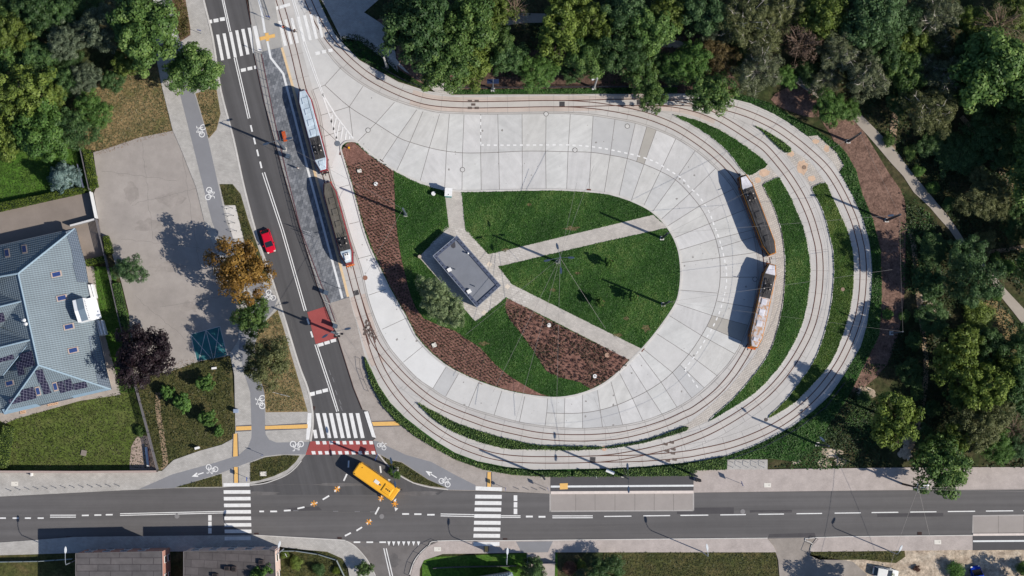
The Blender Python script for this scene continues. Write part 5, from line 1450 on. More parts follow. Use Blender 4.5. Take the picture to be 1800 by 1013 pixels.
# hoop cycle stands, bollards
def hoop(x, y, ang, w_, h, label, group, mat):
    b = P(x, y)
    r = empty('cycle_stand', (b.x, b.y, .12), math.radians(ang), label, 'cycle stand', group)
    m = MB(); m.path([(-w_ / 2, 0, 0), (-w_ / 2, 0, h - .1), (-w_ / 2 + .1, 0, h), (w_ / 2 - .1, 0, h), (w_ / 2, 0, h - .1), (w_ / 2, 0, 0)], .03, 6)
    m.build('hoop', mat, r)
    m = MB()
    for s in (-1, 1): m.box((s * w_ / 2, 0, .015), (.14, .14, .03))
    m.build('foot', mat, r)
    return r
for i, (x, y) in enumerate(((403.5, 367), (405.5, 380), (408, 393), (411, 407))):
    hoop(x, y, 8, 1.0, .85, ('topmost', 'second from the top', 'third from the top', 'lowest')[i] + ' of four cycle stands on the pale pad by the avenue', 'cycle stands on the pale pad', darksteel)
for i, x in enumerate((1288, 1301.5, 1315, 1328.5, 1342.5)):
    hoop(x, 817.5, 90, .85, .85, ('leftmost', 'second from the left', 'middle one', 'second from the right', 'rightmost')[i] + ' of five cycle stands on the pad by the street', 'cycle stands on the pad by the street', plain('pale steel hoop', S(206, 206, 204), .4, .3))
def bollard(x, y, label, group, mat, h=.9):
    b = P(x, y)
    r = empty('bollard', (b.x, b.y, .1), 0, label, 'bollard', group)
    m = MB(); m.tube((0, 0, -.02), (0, 0, h - .1), .05, .05, 8); m.build('post', mat, r)
    m = MB(); m.ball((0, 0, h - .06), .07, 8); m.build('cap', mat, r)
ORD = ['leftmost', 'second from the left', 'third from the left', 'fourth from the left', 'fifth from the left', 'sixth from the left', 'middle one', 'sixth from the right', 'fifth from the right', 'fourth from the right', 'third from the right', 'second from the right', 'rightmost']
grb = plain('grey bollard', S(130, 134, 138), .5)
for i in range(13):
    t = i / 12
    bollard(20.6 + 15.87 * i, 863.2 - 8.3 * t ** .6, ORD[i] + ' of thirteen thin bollards on the left pavement', 'thin bollards on the left pavement', grb)
for i, (x, y) in enumerate(((912, 860), (928.5, 860.5), (944, 861), (959, 861.5))):
    bollard(x, y, ('leftmost', 'second from the left', 'second from the right', 'rightmost')[i] + ' of four thin bollards right of the right zebra crossing', 'thin bollards by the right zebra', grb)

# small cabinets, covers, discs
def small_box(name, x, y, sx, sy, h, ang, label, cat, mat, lidm=None, z=.1):
    b = P(x, y)
    r = empty(name, (b.x, b.y, z), math.radians(ang), label, cat)
    m = MB(); m.box((0, 0, h / 2), (sx, sy, h)); m.build('body', mat, r)
    m = MB(); m.box((0, 0, h + .02), (sx + .06, sy + .06, .05)); m.build('lid', lidm or mat, r)
    m = MB(); m.box((sx / 2 + .004, 0, h * .5), (.02, sy * .7, h * .7)); m.build('door', lidm or mat, r)
    return r
small_box('cabinet', 416, 722.5, .72, .6, 1.1, 0, 'pale blue-grey cabinet at the edge of the rough grass and pavement', 'cabinet', plain('pale blue grey panel', S(150, 164, 186), .5))
small_box('cabinet', 348, 787.5, .7, .35, 1.0, 15, 'small white cabinet on the rough grass beside the lower pavement', 'cabinet', whitebox)
small_box('marker_post', 57.7, 834, .18, .5, .9, 0, 'white marker post against the garden wall', 'marker post', whitebox)
kb = P(789, 341)
r = empty('kiosk', (kb.x, kb.y, .1), math.radians(-3), 'white booth with a teal stripe at the head of the short garden path', 'kiosk')
m = MB(); m.box((0, 0, 1.15), (1.15, 1.3, 2.3)); m.build('body', plain('grey white panel', S(196, 200, 206), .5), r)
m = MB(); m.box((0, 0, 2.35), (1.3, 1.45, .12)); m.build('roof', whitebox, r)
m = MB(); m.box((0, -.675, 1.1), (1.0, .05, 2.0)); m.build('door', plain('teal panel', S(60, 160, 156), .5), r)
m = MB(); m.box((0, -.72, 2.3), (1.25, .10, .2)); m.build('stripe', plain('teal panel', S(60, 160, 156), .5), r)
m = MB(); m.box((.0, -.4, 2.43), (.14, .14, .05)); m.build('vent', blacksteel, r)
def cover(x, y, rad, label, mat, ring=None, z=.012, cat='manhole cover', sq=None, group='manhole covers in the loop'):
    b = P(x, y)
    r = empty('manhole_cover', (b.x, b.y, z), 0, label, cat, group)
    m = MB()
    if sq: m.box((0, 0, .01), (sq[0], sq[1], .03), math.radians(sq[2]))
    else: m.tube((0, 0, -.01), (0, 0, .02), rad * (.82 if ring else 1), rad * (.82 if ring else 1), 20)
    m.build('lid', mat, r)
    m = MB()
    if sq: m.tube((sq[0] * .22, 0, .024), (sq[0] * .22, 0, .034), .07, .07, 8); m.build('knob', blacksteel, r)
    else:
        m.disc((0, 0), rad, .022, 20, rad * .8); m.build('frame', ring or mat, r)
ringm = plain('dark cover frame', S(96, 92, 88), .8)
for x, y, lab in ((647, 229, 'round concrete manhole cover above the tip of the bark bed'), (813, 298.5, 'round concrete manhole cover above the white booth'), (960, 200.5, 'round manhole cover on the joint beside the upper track'), (1010.7, 264, 'round manhole cover below the dashed bay line'), (1102.7, 222, 'round manhole cover in the greyer panels near the upper track'), (1327, 491, 'round manhole cover in the shadow of the rusty tram')):
    cover(x, y, .45, lab, concrete, ringm)
cover(593, 252.5, .5, 'dark oval-looking cover beside the painted nose of the bark bed', plain('slate cover', S(112, 120, 130), .7), z=.04)
cover(642, 488.6, .42, 'rusty round cover in the pale lane below the platform', plain('rusty cover', S(150, 110, 92), .8), z=.02)
cover(1481, 509, .34, 'brownish round cover in the right grass strip', plain('brown cover', S(150, 128, 112), .8), z=.2)
cover(1413.5, 294.5, .36, 'round cover in the sandy paving between the tracks', plain('brown grey cover', S(150, 126, 108), .8), ringm, z=.03)
cover(1346.5, 738, .32, 'dark round cover at the lower tip of the right grass strip', plain('dark cover', S(96, 88, 84), .8), z=.03)
cover(1062, 788.5, .45, 'brick-coloured round cover between the two thin hedges', plain('brick cover', S(206, 172, 150), .8), z=.03)
for x, y, lab in ((671, 908, 'round grey cover on the street beside the junction dashes'), (311, 907.5, 'round grey cover on the street left of the left zebra crossing'), (1305.5, 899.5, 'round grey cover on the street right of the bus bay')):
    cover(x, y, .42, lab, plain('pale grey cover', S(136, 134, 134), .8), z=.006, group='round covers in the street')
for x, y, lab in ((661, 324, 'round white lid in the long bark bed'), (965, 572, 'round white lid near the upper edge of the second bark bed'), (1045.6, 661.6, 'round white lid near the lower edge of the second bark bed')):
    cover(x, y, .36, lab, whitebox, z=.34, group='round white lids in the bark beds')
cover(1067, 624.6, .42, 'brownish round lid near the path in the second bark bed', plain('buff lid', S(178, 146, 126), .8), z=.34, group='round white lids in the bark beds')
cover(632, 301, .4, 'square cream lid in the long bark bed near its tip', plain('cream lid', S(226, 222, 212), .7), sq=(.75, .62, 5), z=.34, cat='access cover', group='square access covers')
cover(763.5, 607, .4, 'square cream lid in the lower left part of the bark bed', plain('cream lid', S(226, 222, 212), .7), sq=(.75, .75, 25), z=.34, cat='access cover', group='square access covers')
for x, y, lab, zz in ((26, 850.5, 'cream access cover on the left pavement above the bollards', .11), (463, 833, 'cream access cover in the grass wedge left of the junction', .2), (1349, 853, 'cream access cover on the pavement below the right cycle stands', .11), (1648, 953, 'cream access cover on the lower right pavement', .11), (769, 965.5, 'cream access cover on the pavement corner of the side street', .11)):
    cover(x, y, .4, lab, plain('cream lid', S(226, 222, 212), .7), sq=(1.2, .75, 0), z=zz, cat='access cover', group='square access covers')
def grate(x, y, ang, label, mat, w_=.75, d_=.5, z=.02):
    b = P(x, y)
    m = MB(); m.box((0, 0, .02), (w_, d_, .04))
    o = m.build('drain_grate', mat, label=label, cat='drain grate', group='rusty drain grates at the kerbs')
    o.location = (b.x, b.y, z); o.rotation_euler = (0, 0, math.radians(ang))
    s = MB()
    for k in range(5): s.box((-w_ * .4 + k * w_ * .2, 0, .042), (w_ * .08, d_ * .8, .012))
    s.build('slots', rubber, o)
rust = plain('rusty grate', S(128, 74, 58), .85, amt=.25, scale=6)
dgr = plain('dark rusty grate', S(82, 62, 58), .85, amt=.25, scale=6)
for x, y, a, lab, mm in ((1035, 335, -4, 'rusty grate at the upper lawn kerb', rust), (1129, 614.5, 52, 'rusty grate at the end of the lower garden path', rust), (845, 672.5, -22, 'rusty grate at the lower left kerb of the bark bed', rust), (670, 284, -38, 'rusty grate at the upper kerb of the long bark bed', dgr), (599.5, 269, 80, 'rusty grate beside the tip of the long bark bed', rust),
                         (451, 939.5, 2, 'dark grate at the kerb right of the left zebra crossing', dgr), (597, 947, -4, 'dark grate at the kerb left of the side street', dgr), (888, 949, 0, 'dark grate at the kerb right of the right zebra crossing', dgr), (1616.5, 938, 0, 'dark grate at the kerb of the lower right pavement', dgr), (551, 718, 75, 'dark grate at the kerb above the left end of the lower zebra crossing', dgr), (367, 57, 80, 'dark grate at the kerb above the avenue zebra crossing', dgr), (120, 946, 2, 'dark grate in the shade of the flat-roofed block', dgr)):
    grate(x, y, a, lab, mm)
b = P(613.7, 261)
r = empty('marker_post', (b.x, b.y, .1), 0, 'yellow reflector post at the tip of the long bark bed', 'marker post')
m = MB(); m.tube((0, 0, 0), (0, 0, .85), .13, .13, 10); m.build('post', plain('yellow plastic', S(246, 176, 20), .4), r)
m = MB(); m.ball((0, 0, .87), .2, 10, 1, 1, .7); m.build('cap', plain('yellow plastic', S(246, 176, 20), .4), r)
b = P(762, 341.5)
r = empty('litter_bin', (b.x, b.y, .1), 0, 'round white bin on the lawn left of the white booth', 'litter bin')
m = MB(); m.tube((0, 0, 0), (0, 0, .75), .32, .36, 14); m.build('body', plain('cream body', S(214, 206, 196), .6), r)
m = MB(); m.tube((0, 0, .75), (0, 0, .82), .38, .34, 14); m.build('lid', whitebox, r)
b = P(738, 452)
r = empty('litter_bin', (b.x, b.y, .1), 0, 'small dark bin at the left corner of the garden hut paving', 'litter bin')
m = MB(); m.tube((0, 0, 0), (0, 0, .8), .28, .3, 12); m.build('body', darksteel, r)
m = MB(); m.tube((0, 0, .8), (0, 0, .86), .32, .3, 12); m.build('lid', plain('buff stone', S(190, 176, 160), .8), r)
b = P(1072, 829)
r = empty('leaning_board', (b.x, b.y, .06), math.radians(-22), 'white leaning board in the hedge behind the bus stop', 'board')
m = MB(); m.box((0, 0, .9), (1.5, .6, .06), 0, Matrix.Rotation(.5, 3, 'X')); m.build('panel', whitebox, r)
for s in (-.6, .6):
    m = MB(); m.tube((s, 0, 0), (s, 0, .9), .04, .04, 6); m.build('leg', darksteel, r)
for x, y, lab in ((1224, 843.8, 'left one of the two small black boxes at the right end of the bus stop'), (1229, 844.5, 'right one of the two small black boxes at the right end of the bus stop')):
    small_box('waste_box', x, y, .42, .42, .9, 10, lab, 'box', blacksteel)
# ------------------------------------------------------------------ buildings
def V3(x, y, z):
    return P(x, y, z)
# ---- garden hut with parapet roof
HZ = 3.1
hut = [P(803, 413.5, HZ), P(881, 502, HZ), P(838, 541, HZ), P(760, 450, HZ)]
c = sum(hut, Vector()) / 4
r = empty('garden_hut', (c.x, c.y, .1), 0, 'flat-roofed slate hut with a wide parapet in the middle of the loop garden', 'hut')
loc = [Vector((p.x - c.x, p.y - c.y, 0)) for p in hut]
def inset(poly, d):
    n = len(poly); out = []
    cc = sum(poly, Vector()) / n
    ar = sum(poly[i].x * poly[(i + 1) % n].y - poly[(i + 1) % n].x * poly[i].y for i in range(n))
    sg = 1 if ar > 0 else -1
    for i in range(n):
        a, b, e = poly[i - 1], poly[i], poly[(i + 1) % n]
        u = (b - a).normalized(); v = (e - b).normalized()
        n1 = Vector((-u.y, u.x, 0)) * sg; n2 = Vector((-v.y, v.x, 0)) * sg
        k = 1 + n1.dot(n2)
        out.append(b + (n1 + n2) * (d / k))
    return out
slate = plain('slate cladding', S(84, 92, 112), .5, amt=.08)
wall_in = inset(loc, .12)
m = MB(); m.prism(wall_in, 0, 2.7); m.build('wall', plain('dark cladding wall', S(96, 102, 114), .6), r)
m = MB(); m.prism(inset(loc, .5), 2.69, 2.78)
rf = m.build('roof', grainy('bitumen roof', S(128, 132, 140), .5, .06, 10, .9, .2, .12, .2), r)
ou, inn = loc, inset(loc, .62)
m = MB()
n = 4
vv = [(p.x, p.y, z) for p, z in [(p, 2.6) for p in ou] + [(p, 3.0) for p in ou] + [(p, 3.0) for p in inn] + [(p, 2.6) for p in inn]]
m.add(vv, [f for i in range(4) for f in ((i, (i + 1) % 4, 4 + (i + 1) % 4, 4 + i), (4 + i, 4 + (i + 1) % 4, 8 + (i + 1) % 4, 8 + i), (8 + i, 8 + (i + 1) % 4, 12 + (i + 1) % 4, 12 + i))])
pr = m.build('parapet', slate, r)
m = MB()
e1 = inset(loc, .06)
for i in range(4):
    a, b = e1[i], e1[(i + 1) % 4]
    m.tube((a.x, a.y, 3.02), (b.x, b.y, 3.02), .05, .05, 6)
m.build('rail', plain('pale parapet trim', S(150, 158, 170), .5), pr)
m = MB()
e2 = inset(loc, .32)
for i in range(4):
    a, b = e2[i], e2[(i + 1) % 4]
    L = (b - a).length; k = int(L / .9)
    for j in range(k + 1):
        q = a.lerp(b, (j + .5) / (k + 1))
        m.tube((q.x, q.y, 3.0), (q.x, q.y, 3.1), .08, .08, 8)
m.build('bolts', blacksteel, pr)
for x, y in ((790, 474.5), (824.5, 512.5)):
    q = P(x, y, 3.1) - c
    m = MB(); m.box((q.x, q.y, 3.02), (.72, .62, .5), math.radians(30)); u = m.build('vent_box', whitebox, r)
    q2 = P(x + 10, y - 1 - (8 if y > 500 else 0), 3.1) - c
    m = MB(); m.tube((q2.x, q2.y, 2.78), (q2.x, q2.y, 3.5), .09, .09, 8); m.build('flue', steel, r)
q = P(823, 446, 3.0) - c
m = MB(); m.tube((q.x, q.y, 2.78), (q.x, q.y, 3.5), .13, .13, 8); m.ball((q.x, q.y, 3.52), .17, 8); m.build('flue', whitebox, r)
m = MB(); q = P(797, 430, 2.8) - c; m.poly([(q.x + .35 * math.cos(t) * (1.5 if t > 2 else 1), q.y + .7 * math.sin(t), 2.786) for t in (0, .8, 1.6, 2.4, 3.1, 3.9, 4.7, 5.5)]); m.build('stain', plain('damp roof stain', S(74, 74, 80), .7), rf)
q = P(862, 540, 1) - c
m = MB(); mid = (wall_in[1] + wall_in[2]) / 2; d = (wall_in[2] - wall_in[1]).normalized()
m.box((mid.x, mid.y, 1.05), (1.1, .12, 2.1), math.atan2(d.y, d.x)); m.build('door', steel, r)

# ---- tiled house
def tilemat(name, c1, c2, ang, pitch=.36, k=.33):
    if name in _mats: return _mats[name]
    t = NT(name)
    mp = t.n('ShaderNodeMapping'); mp.inputs['Rotation'].default_value = (0, 0, ang); t.l(t.co, mp.inputs[0])
    wv = t.n('ShaderNodeTexWave', wave_type='BANDS', bands_direction='Y', wave_profile='SAW')
    wv.inputs['Scale'].default_value = .314 / pitch
    wv.inputs['Distortion'].default_value = .0
    t.l(mp.outputs[0], wv.inputs['Vector'])
    w2 = t.n('ShaderNodeTexWave', wave_type='BANDS', bands_direction='X', wave_profile='SIN')
    w2.inputs['Scale'].default_value = .314 / .42
    t.l(mp.outputs[0], w2.inputs['Vector'])
    x = t.ramp(wv.outputs['Fac'], [(.0, c1), (.55, c2), (.86, c2), (.93, dk(c1, k))])
    y = t.ramp(w2.outputs['Fac'], [(.0, (.93, .93, .93, 1)), (1, (1.04, 1.08, 1.08, 1))])
    z = t.ramp(t.noise(.25, 4, .6), [(.3, (.9, .9, .9, 1)), (.7, (1.07, 1.07, 1.07, 1))])
    add = t.n('ShaderNodeMath', operation='ADD'); t.l(wv.outputs['Fac'], add.inputs[0]); t.l(w2.outputs['Fac'], add.inputs[1])
    t.bump(add.outputs[0], .6, .06)
    _mats[name] = t.done(t.mix(t.mix(x, y, 1.0, 'MULTIPLY'), z, 1.0, 'MULTIPLY'), .55)
    return _mats[name]
tc1, tc2 = S(110, 121, 129), S(132, 145, 153)
tileE = tilemat('blue grey tiles east', tc1, tc2, math.radians(-12.4))
tileN = tilemat('blue grey tiles north', tc1, tc2, math.radians(77.6))
house = empty('house', (0, 0, 0), 0, 'large house with a blue-grey tiled roof, solar panels and a white gable', 'house')
ZE, ZR = 3.4, 9.2
NE, SE = V3(131, 402, ZE), V3(195, 684.5, ZE)
R1, R2 = V3(32, 481, ZR), V3(67.5, 642, ZR)
NW, SW = V3(-30, 438, ZE), V3(-30, 738, ZE)
SWc = V3(7, 727, ZE)
fold = V3(174, 678, 4.2)
def plane(a, b, c_):
    n_ = (b - a).cross(c_ - a)
    return lambda x, y: a.z - (n_.x * (x - a.x) + n_.y * (y - a.y)) / n_.z
pe = plane(NE, R1, R2); ps = plane(R2, SE, SWc); pn = plane(R1, NE, NW); pw_dir = None
def facet(m, pts):
    m.add(pts, [tuple(range(len(pts)))])
me_ = MB(); facet(me_, [NE, R1, R2, SE]); roofE = me_.build('roof_east_slope', tileE, house)
mn = MB(); facet(mn, [R1, NE, NW, V3(-30, 492, ZR - 1.0)]); mn.build('roof_north_slope', tileN, house)
ms = MB(); facet(ms, [R2, SWc, SE]); ms.build('roof_south_slope', tileN, house)
mw = MB(); facet(mw, [R1, V3(-60, 500, ZE), V3(-60, 720, ZE), SWc, R2]); mw.build('roof_west_slope', tileE, house)
ridge = plain('ridge tile', S(156, 178, 192), .5)
m = MB()
for a, b in ((R1, R2), (R1, NE), (R2, SE), (R2, SWc), (R1, V3(-30, 492, ZR - 1.0))): m.tube(a + Vector((0, 0, .05)), b + Vector((0, 0, .05)), .16, .16, 6)
m.build('ridge', ridge, house)
# cross gables on the west side
for k, (gy0, gy1, ry, tip, mm) in enumerate(((508, 575, 537, (41, 529), tileN), (575, 660, 609, (56, 597), tileN))):
    T = V3(tip[0], tip[1], 8.8); Wt = V3(-40, ry + 12, 8.8)
    a = V3(-40, gy0 + 2, 5.2); b = V3(-40, gy1 + 14, 5.2)
    n0 = V3(-4 if k == 0 else -2, gy0, 6.4); s0 = V3(5, gy1, 6.2)
    m = MB(); facet(m, [T, Wt, a, n0]); facet(m, [T, s0, b, Wt]); m.build('gable_roof', mm, house)
    m = MB(); m.tube(T, Wt, .14, .14, 6); m.tube(T, s0, .10, .10, 6); m.build('ridge', ridge, house)
# walls, eaves
foot = [V3(131, 402, 0), V3(195, 684.5, 0), V3(7, 727, 0), V3(-60, 740, 0), V3(-60, 440, 0)]
foot = inset([NE.copy(), SE.copy(), SWc.copy(), V3(-60, 742, ZE), V3(-60, 446, ZE)], .6)
foot = [Vector((p.x, p.y, 0)) for p in foot]
m = MB(); m.prism(foot, 0, 3.3); m.build('wall', plain('cream render', S(206, 196, 184), .9), house)
m = MB()
for a, b in ((NE, SE), (SE, SWc), (NE, NW)): m.tube(a, b, .09, .09, 6)
m.build('gutter', plain('grey gutter', S(96, 106, 118), .5, .2), house)
# darker lean-to roofs along the east eave
tile_d = tilemat('dark lean-to tiles', S(96, 106, 120), S(112, 124, 138), math.radians(90 + 12), .30)
for q in ([(117, 408), (132, 401), (141, 436), (127, 440)], [(127, 440), (141, 436), (148, 459), (131, 463)], [(129, 463), (148, 459), (154, 497), (137, 496)], [(157, 592), (171, 589), (175, 625), (164, 627)], [(164, 627), (175, 625), (186, 653), (173, 654)], [(170, 656), (187, 653), (195, 684), (175, 679)]):
    pts = []
    for i, (x, y) in enumerate(q):
        b0 = P(x, y, 3.7)
        pts.append(Vector((b0.x, b0.y, 3.45 if i in (1, 2) else max(3.9, pe(b0.x, b0.y) + .1))))
    m = MB(); facet(m, pts); facet(m, [p - Vector((0, 0, .12)) for p in reversed(pts)])
    m.add(pts + [p - Vector((0, 0, .45)) for p in pts], [(i, (i + 1) % 4, 4 + (i + 1) % 4, 4 + i)[::-1] for i in range(4)])
    m.build('lean_to_roof', tile_d, house)
# flat south eave strips
for q in ([(121, 694), (176, 679), (195, 685), (130, 700)], [(3, 720), (56, 707), (72, 714), (8, 729)]):
    m = MB(); pp = [P(x, y, 3.75) for x, y in q]; facet(m, pp[::-1]); facet(m, [p - Vector((0, 0, .15)) for p in pp]); m.build('eave_roof', plain('pale sheet roof', S(146, 170, 186), .5), house)
# skylights and panels laid on the slopes
def on_slope(fn, pts, lift):
    out = []
    for x, y in pts:
        z = 6.0
        for _ in range(6):
            b0 = P(x, y, z); z = fn(b0.x, b0.y)
        out.append(Vector((b0.x, b0.y, z + lift)))
    return out
pw = plane(R1, R2, V3(-60, 600, ZE))
blueglass = plain('skylight glass', S(46, 66, 118), .15, 0, .1, spec=.6)
framem = plain('skylight frame', S(176, 160, 150), .6)
solar = None
def solarmat():
    t = NT('solar panel')
    bk = t.n('ShaderNodeTexBrick', offset=0.0)
    bk.inputs['Color1'].default_value = S(40, 38, 60); bk.inputs['Color2'].default_value = S(46, 42, 64); bk.inputs['Mortar'].default_value = S(150, 150, 168)
    bk.inputs['Scale'].default_value = 1; bk.inputs['Brick Width'].default_value = .5; bk.inputs['Row Height'].default_value = .5; bk.inputs['Mortar Size'].default_value = .015
    mp = t.n('ShaderNodeMapping'); mp.inputs['Rotation'].default_value = (0, 0, math.radians(14)); t.l(t.co, mp.inputs[0])
    t.l(mp.outputs[0], bk.inputs['Vector'])
    return t.done(bk.outputs[0], .25)
solar = solarmat()
def slab4(nm, fn, pts, lift, th, mat, par):
    q = on_slope(fn, pts, lift)
    m = MB(); lo = [p - Vector((0, 0, th)) for p in q]
    m.add(q + lo, [(0, 1, 2, 3), (7, 6, 5, 4), (0, 4, 5, 1), (1, 5, 6, 2), (2, 6, 7, 3), (3, 7, 4, 0)])
    return m.build(nm, mat, par)
def skylight(fn, cx, cy, w_, h_, a):
    ca, sa = math.cos(math.radians(a)), math.sin(math.radians(a))
    def rc(k, kk): return [(cx + ca * x * w_ * k - sa * y * h_ * kk, cy + sa * x * w_ * k + ca * y * h_ * kk) for x, y in ((-.5, .5), (.5, .5), (.5, -.5), (-.5, -.5))]
    f = slab4('skylight', fn, rc(1, 1), .16, .2, framem, house)
    slab4('pane', fn, rc(.74, .72), .19, .05, blueglass, f)
for x, y in ((99.5, 482.5), (109, 524), (121.5, 574.5), (129, 616)): skylight(pe, x, y, 19, 10, -13)
for x, y in ((12.5, 445), (43, 438)): skylight(pn, x, y, 8.5, 15, -8)
skylight(pw, 17, 674, 15, 9, -14); skylight(ps, 67, 688, 8, 16, -14); skylight(ps, 97.5, 680, 8, 16, -14)
for fn, q in ((ps, [(62, 652), (75, 649.5), (82, 671), (69, 674)]), (ps, [(71, 674.5), (83.5, 671.5), (90.5, 691), (78, 694)]), (ps, [(15, 703), (38, 696.5), (41, 706), (18, 712)]), (ps, [(35, 686.5), (47, 683.5), (53.5, 703), (42, 706)]), (ps, [(48, 683.5), (59, 680.5), (65, 700), (54.5, 703)]),
              (ps, [(100.5, 672.5), (111, 670), (117, 689), (107, 692)]), (ps, [(112.5, 669.5), (124, 666), (130, 685), (118.5, 688.5)]), (ps, [(128.5, 675.5), (151.5, 671), (154, 681), (132, 686.5)]),
              (pw, [(35, 623), (56, 617), (58.5, 631), (38, 637)]), (pw, [(39, 637.5), (59, 631.5), (62, 642.5), (43, 647)]), (pw, [(28, 637), (39, 634), (44, 658), (33, 661)])):
    slab4('solar_panel', fn, q, .16, .10, solar, house)
gz = lambda x, y: 7.6
for q in ([(-12, 617), (6, 612), (13, 634), (-5, 639)], [(7, 612), (18, 609), (26, 631), (14, 634)], [(-8, 546), (5, 544), (10, 565), (-4, 569)]):
    slab4('solar_panel', plane(V3(0, 610, 7.9), V3(40, 600, 8.0), V3(12, 640, 6.9)) if q[0][1] > 600 else plane(V3(0, 540, 7.9), V3(30, 533, 8.0), V3(5, 568, 6.9)), q, .25, .1, solar, house)
for x, y in ((42, 563.5), (45, 570)):
    q = on_slope(pw, [(x, y)], 0)[0]
    m = MB(); m.tube(q, q + Vector((0, 0, .9)), .10, .10, 8); m.ball(q + Vector((.3, 0, .9)), .32, 8, 1, 1, .5); m.build('aerial_dish', whitebox, house)
# white gable with the shop front
white = plain('white render', S(246, 248, 250), .8, amt=.03)
A_, B_ = P(142, 524, 7.4), P(152.5, 562.5, 7.4)
A0, B0 = Vector((A_.x, A_.y, 0)), Vector((B_.x, B_.y, 0))
dv = (B0 - A0).normalized(); nv = Vector((-dv.y, dv.x, 0))
if nv.x < 0: nv = -nv
C_ = (A_ + B_) / 2
m = MB()
pts = [A0, B0, Vector((B_.x, B_.y, 7.0)), Vector((C_.x, C_.y, 7.5)), Vector((A_.x, A_.y, 7.0))]
fr = [p + nv * .25 for p in pts]; bk_ = [p - nv * 1.6 for p in pts]
m.loft([fr, bk_]); gab = m.build('gable_front', white, house)
# short roof behind the gable
m = MB()
for s0, s1 in ((A_, C_), (C_, B_)):
    q = [Vector((s0.x, s0.y, 7.05 if s0 is not C_ else 7.55)) + nv * .2, Vector((s1.x, s1.y, 7.55 if s1 is C_ else 7.05)) + nv * .2]
    q = [q[0], q[1], q[1] - nv * 1.15, q[0] - nv * 1.15]
    facet(m, q); facet(m, [p - Vector((0, 0, .1)) for p in reversed(q)])
m.build('gable_top', plain('slate sheet roof', S(116, 132, 146), .5), house)
m = MB(); m.add([p + Vector((0, 0, z)) for z in (3.9, 4.05) for p in (A0 + nv * .24, B0 + nv * .24, B0 + nv * 1.75, A0 + nv * 1.75)], [(0, 1, 2, 3)[::-1], (4, 5, 6, 7), (0, 1, 5, 4), (1, 2, 6, 5), (2, 3, 7, 6), (3, 0, 4, 7)]); m.build('balcony', white, house)
m = MB()
rl = random.Random(5)
LT = 11
for i in range(LT):      # row of small illegible letters under the gable top
    q = A_.lerp(B_, .10 + .80 * i / (LT - 1)) + nv * .265
    z0 = 6.2
    for _ in range(3):
        t0, t1 = rl.uniform(-.1, .1), rl.uniform(-.1, .1)
        a = Vector((q.x, q.y, z0 + rl.choice((0, .2, .38)))) + dv * t0
        b = Vector((q.x, q.y, z0 + rl.choice((0, .2, .38)))) + dv * t1
        m.tube(a, b + Vector((0, 0, .01)), .035, .035, 4)
m.build('lettering', plain('dark lettering', S(70, 72, 96), .6), house)
for k, (u, v) in enumerate(((-1, 0), (1, 0))):     # white portal walls either side
    for j in range(3):
        s0 = (A0 if u < 0 else B0) + dv * u * .1
        s1 = s0 + dv * u * (2.4 if u < 0 else 2.6)
        off = nv * (.1 + j * .42)
        m = MB(); m.add([p + Vector((0, 0, z)) for z in (0, 3.3 - j * .8) for p in (s0 + off, s1 + off, s1 + off + nv * .28, s0 + off + nv * .28)], [(0, 1, 2, 3)[::-1], (4, 5, 6, 7), (0, 1, 5, 4), (1, 2, 6, 5), (2, 3, 7, 6), (3, 0, 4, 7)])
        m.build('portal_wall', white, house)
b = P(100, 702)
for i, (x, y, a) in enumerate(((88, 708, -14), (97, 706.5, -14), (40, 722, -14))):
    q = P(x, y)
    r = empty('pallet_stack', (q.x, q.y, .02), math.radians(14), ('left one of the two timber pallets against the south wall', 'right one of the two timber pallets against the south wall', 'timber pallet at the lower left corner of the house')[i], 'pallet', 'timber pallets by the house')
    pm = plain('pale timber', S(214, 178, 148), .8, amt=.15, scale=4)
    for k in range(5):
        m = MB(); m.box((0, -.48 + k * .24, .16), (.95, .15, .03)); m.build('board', pm, r)
    for k in (-.4, 0, .4):
        m = MB(); m.box((k, 0, .07), (.1, 1.1, .13)); m.build('bearer', pm, r)

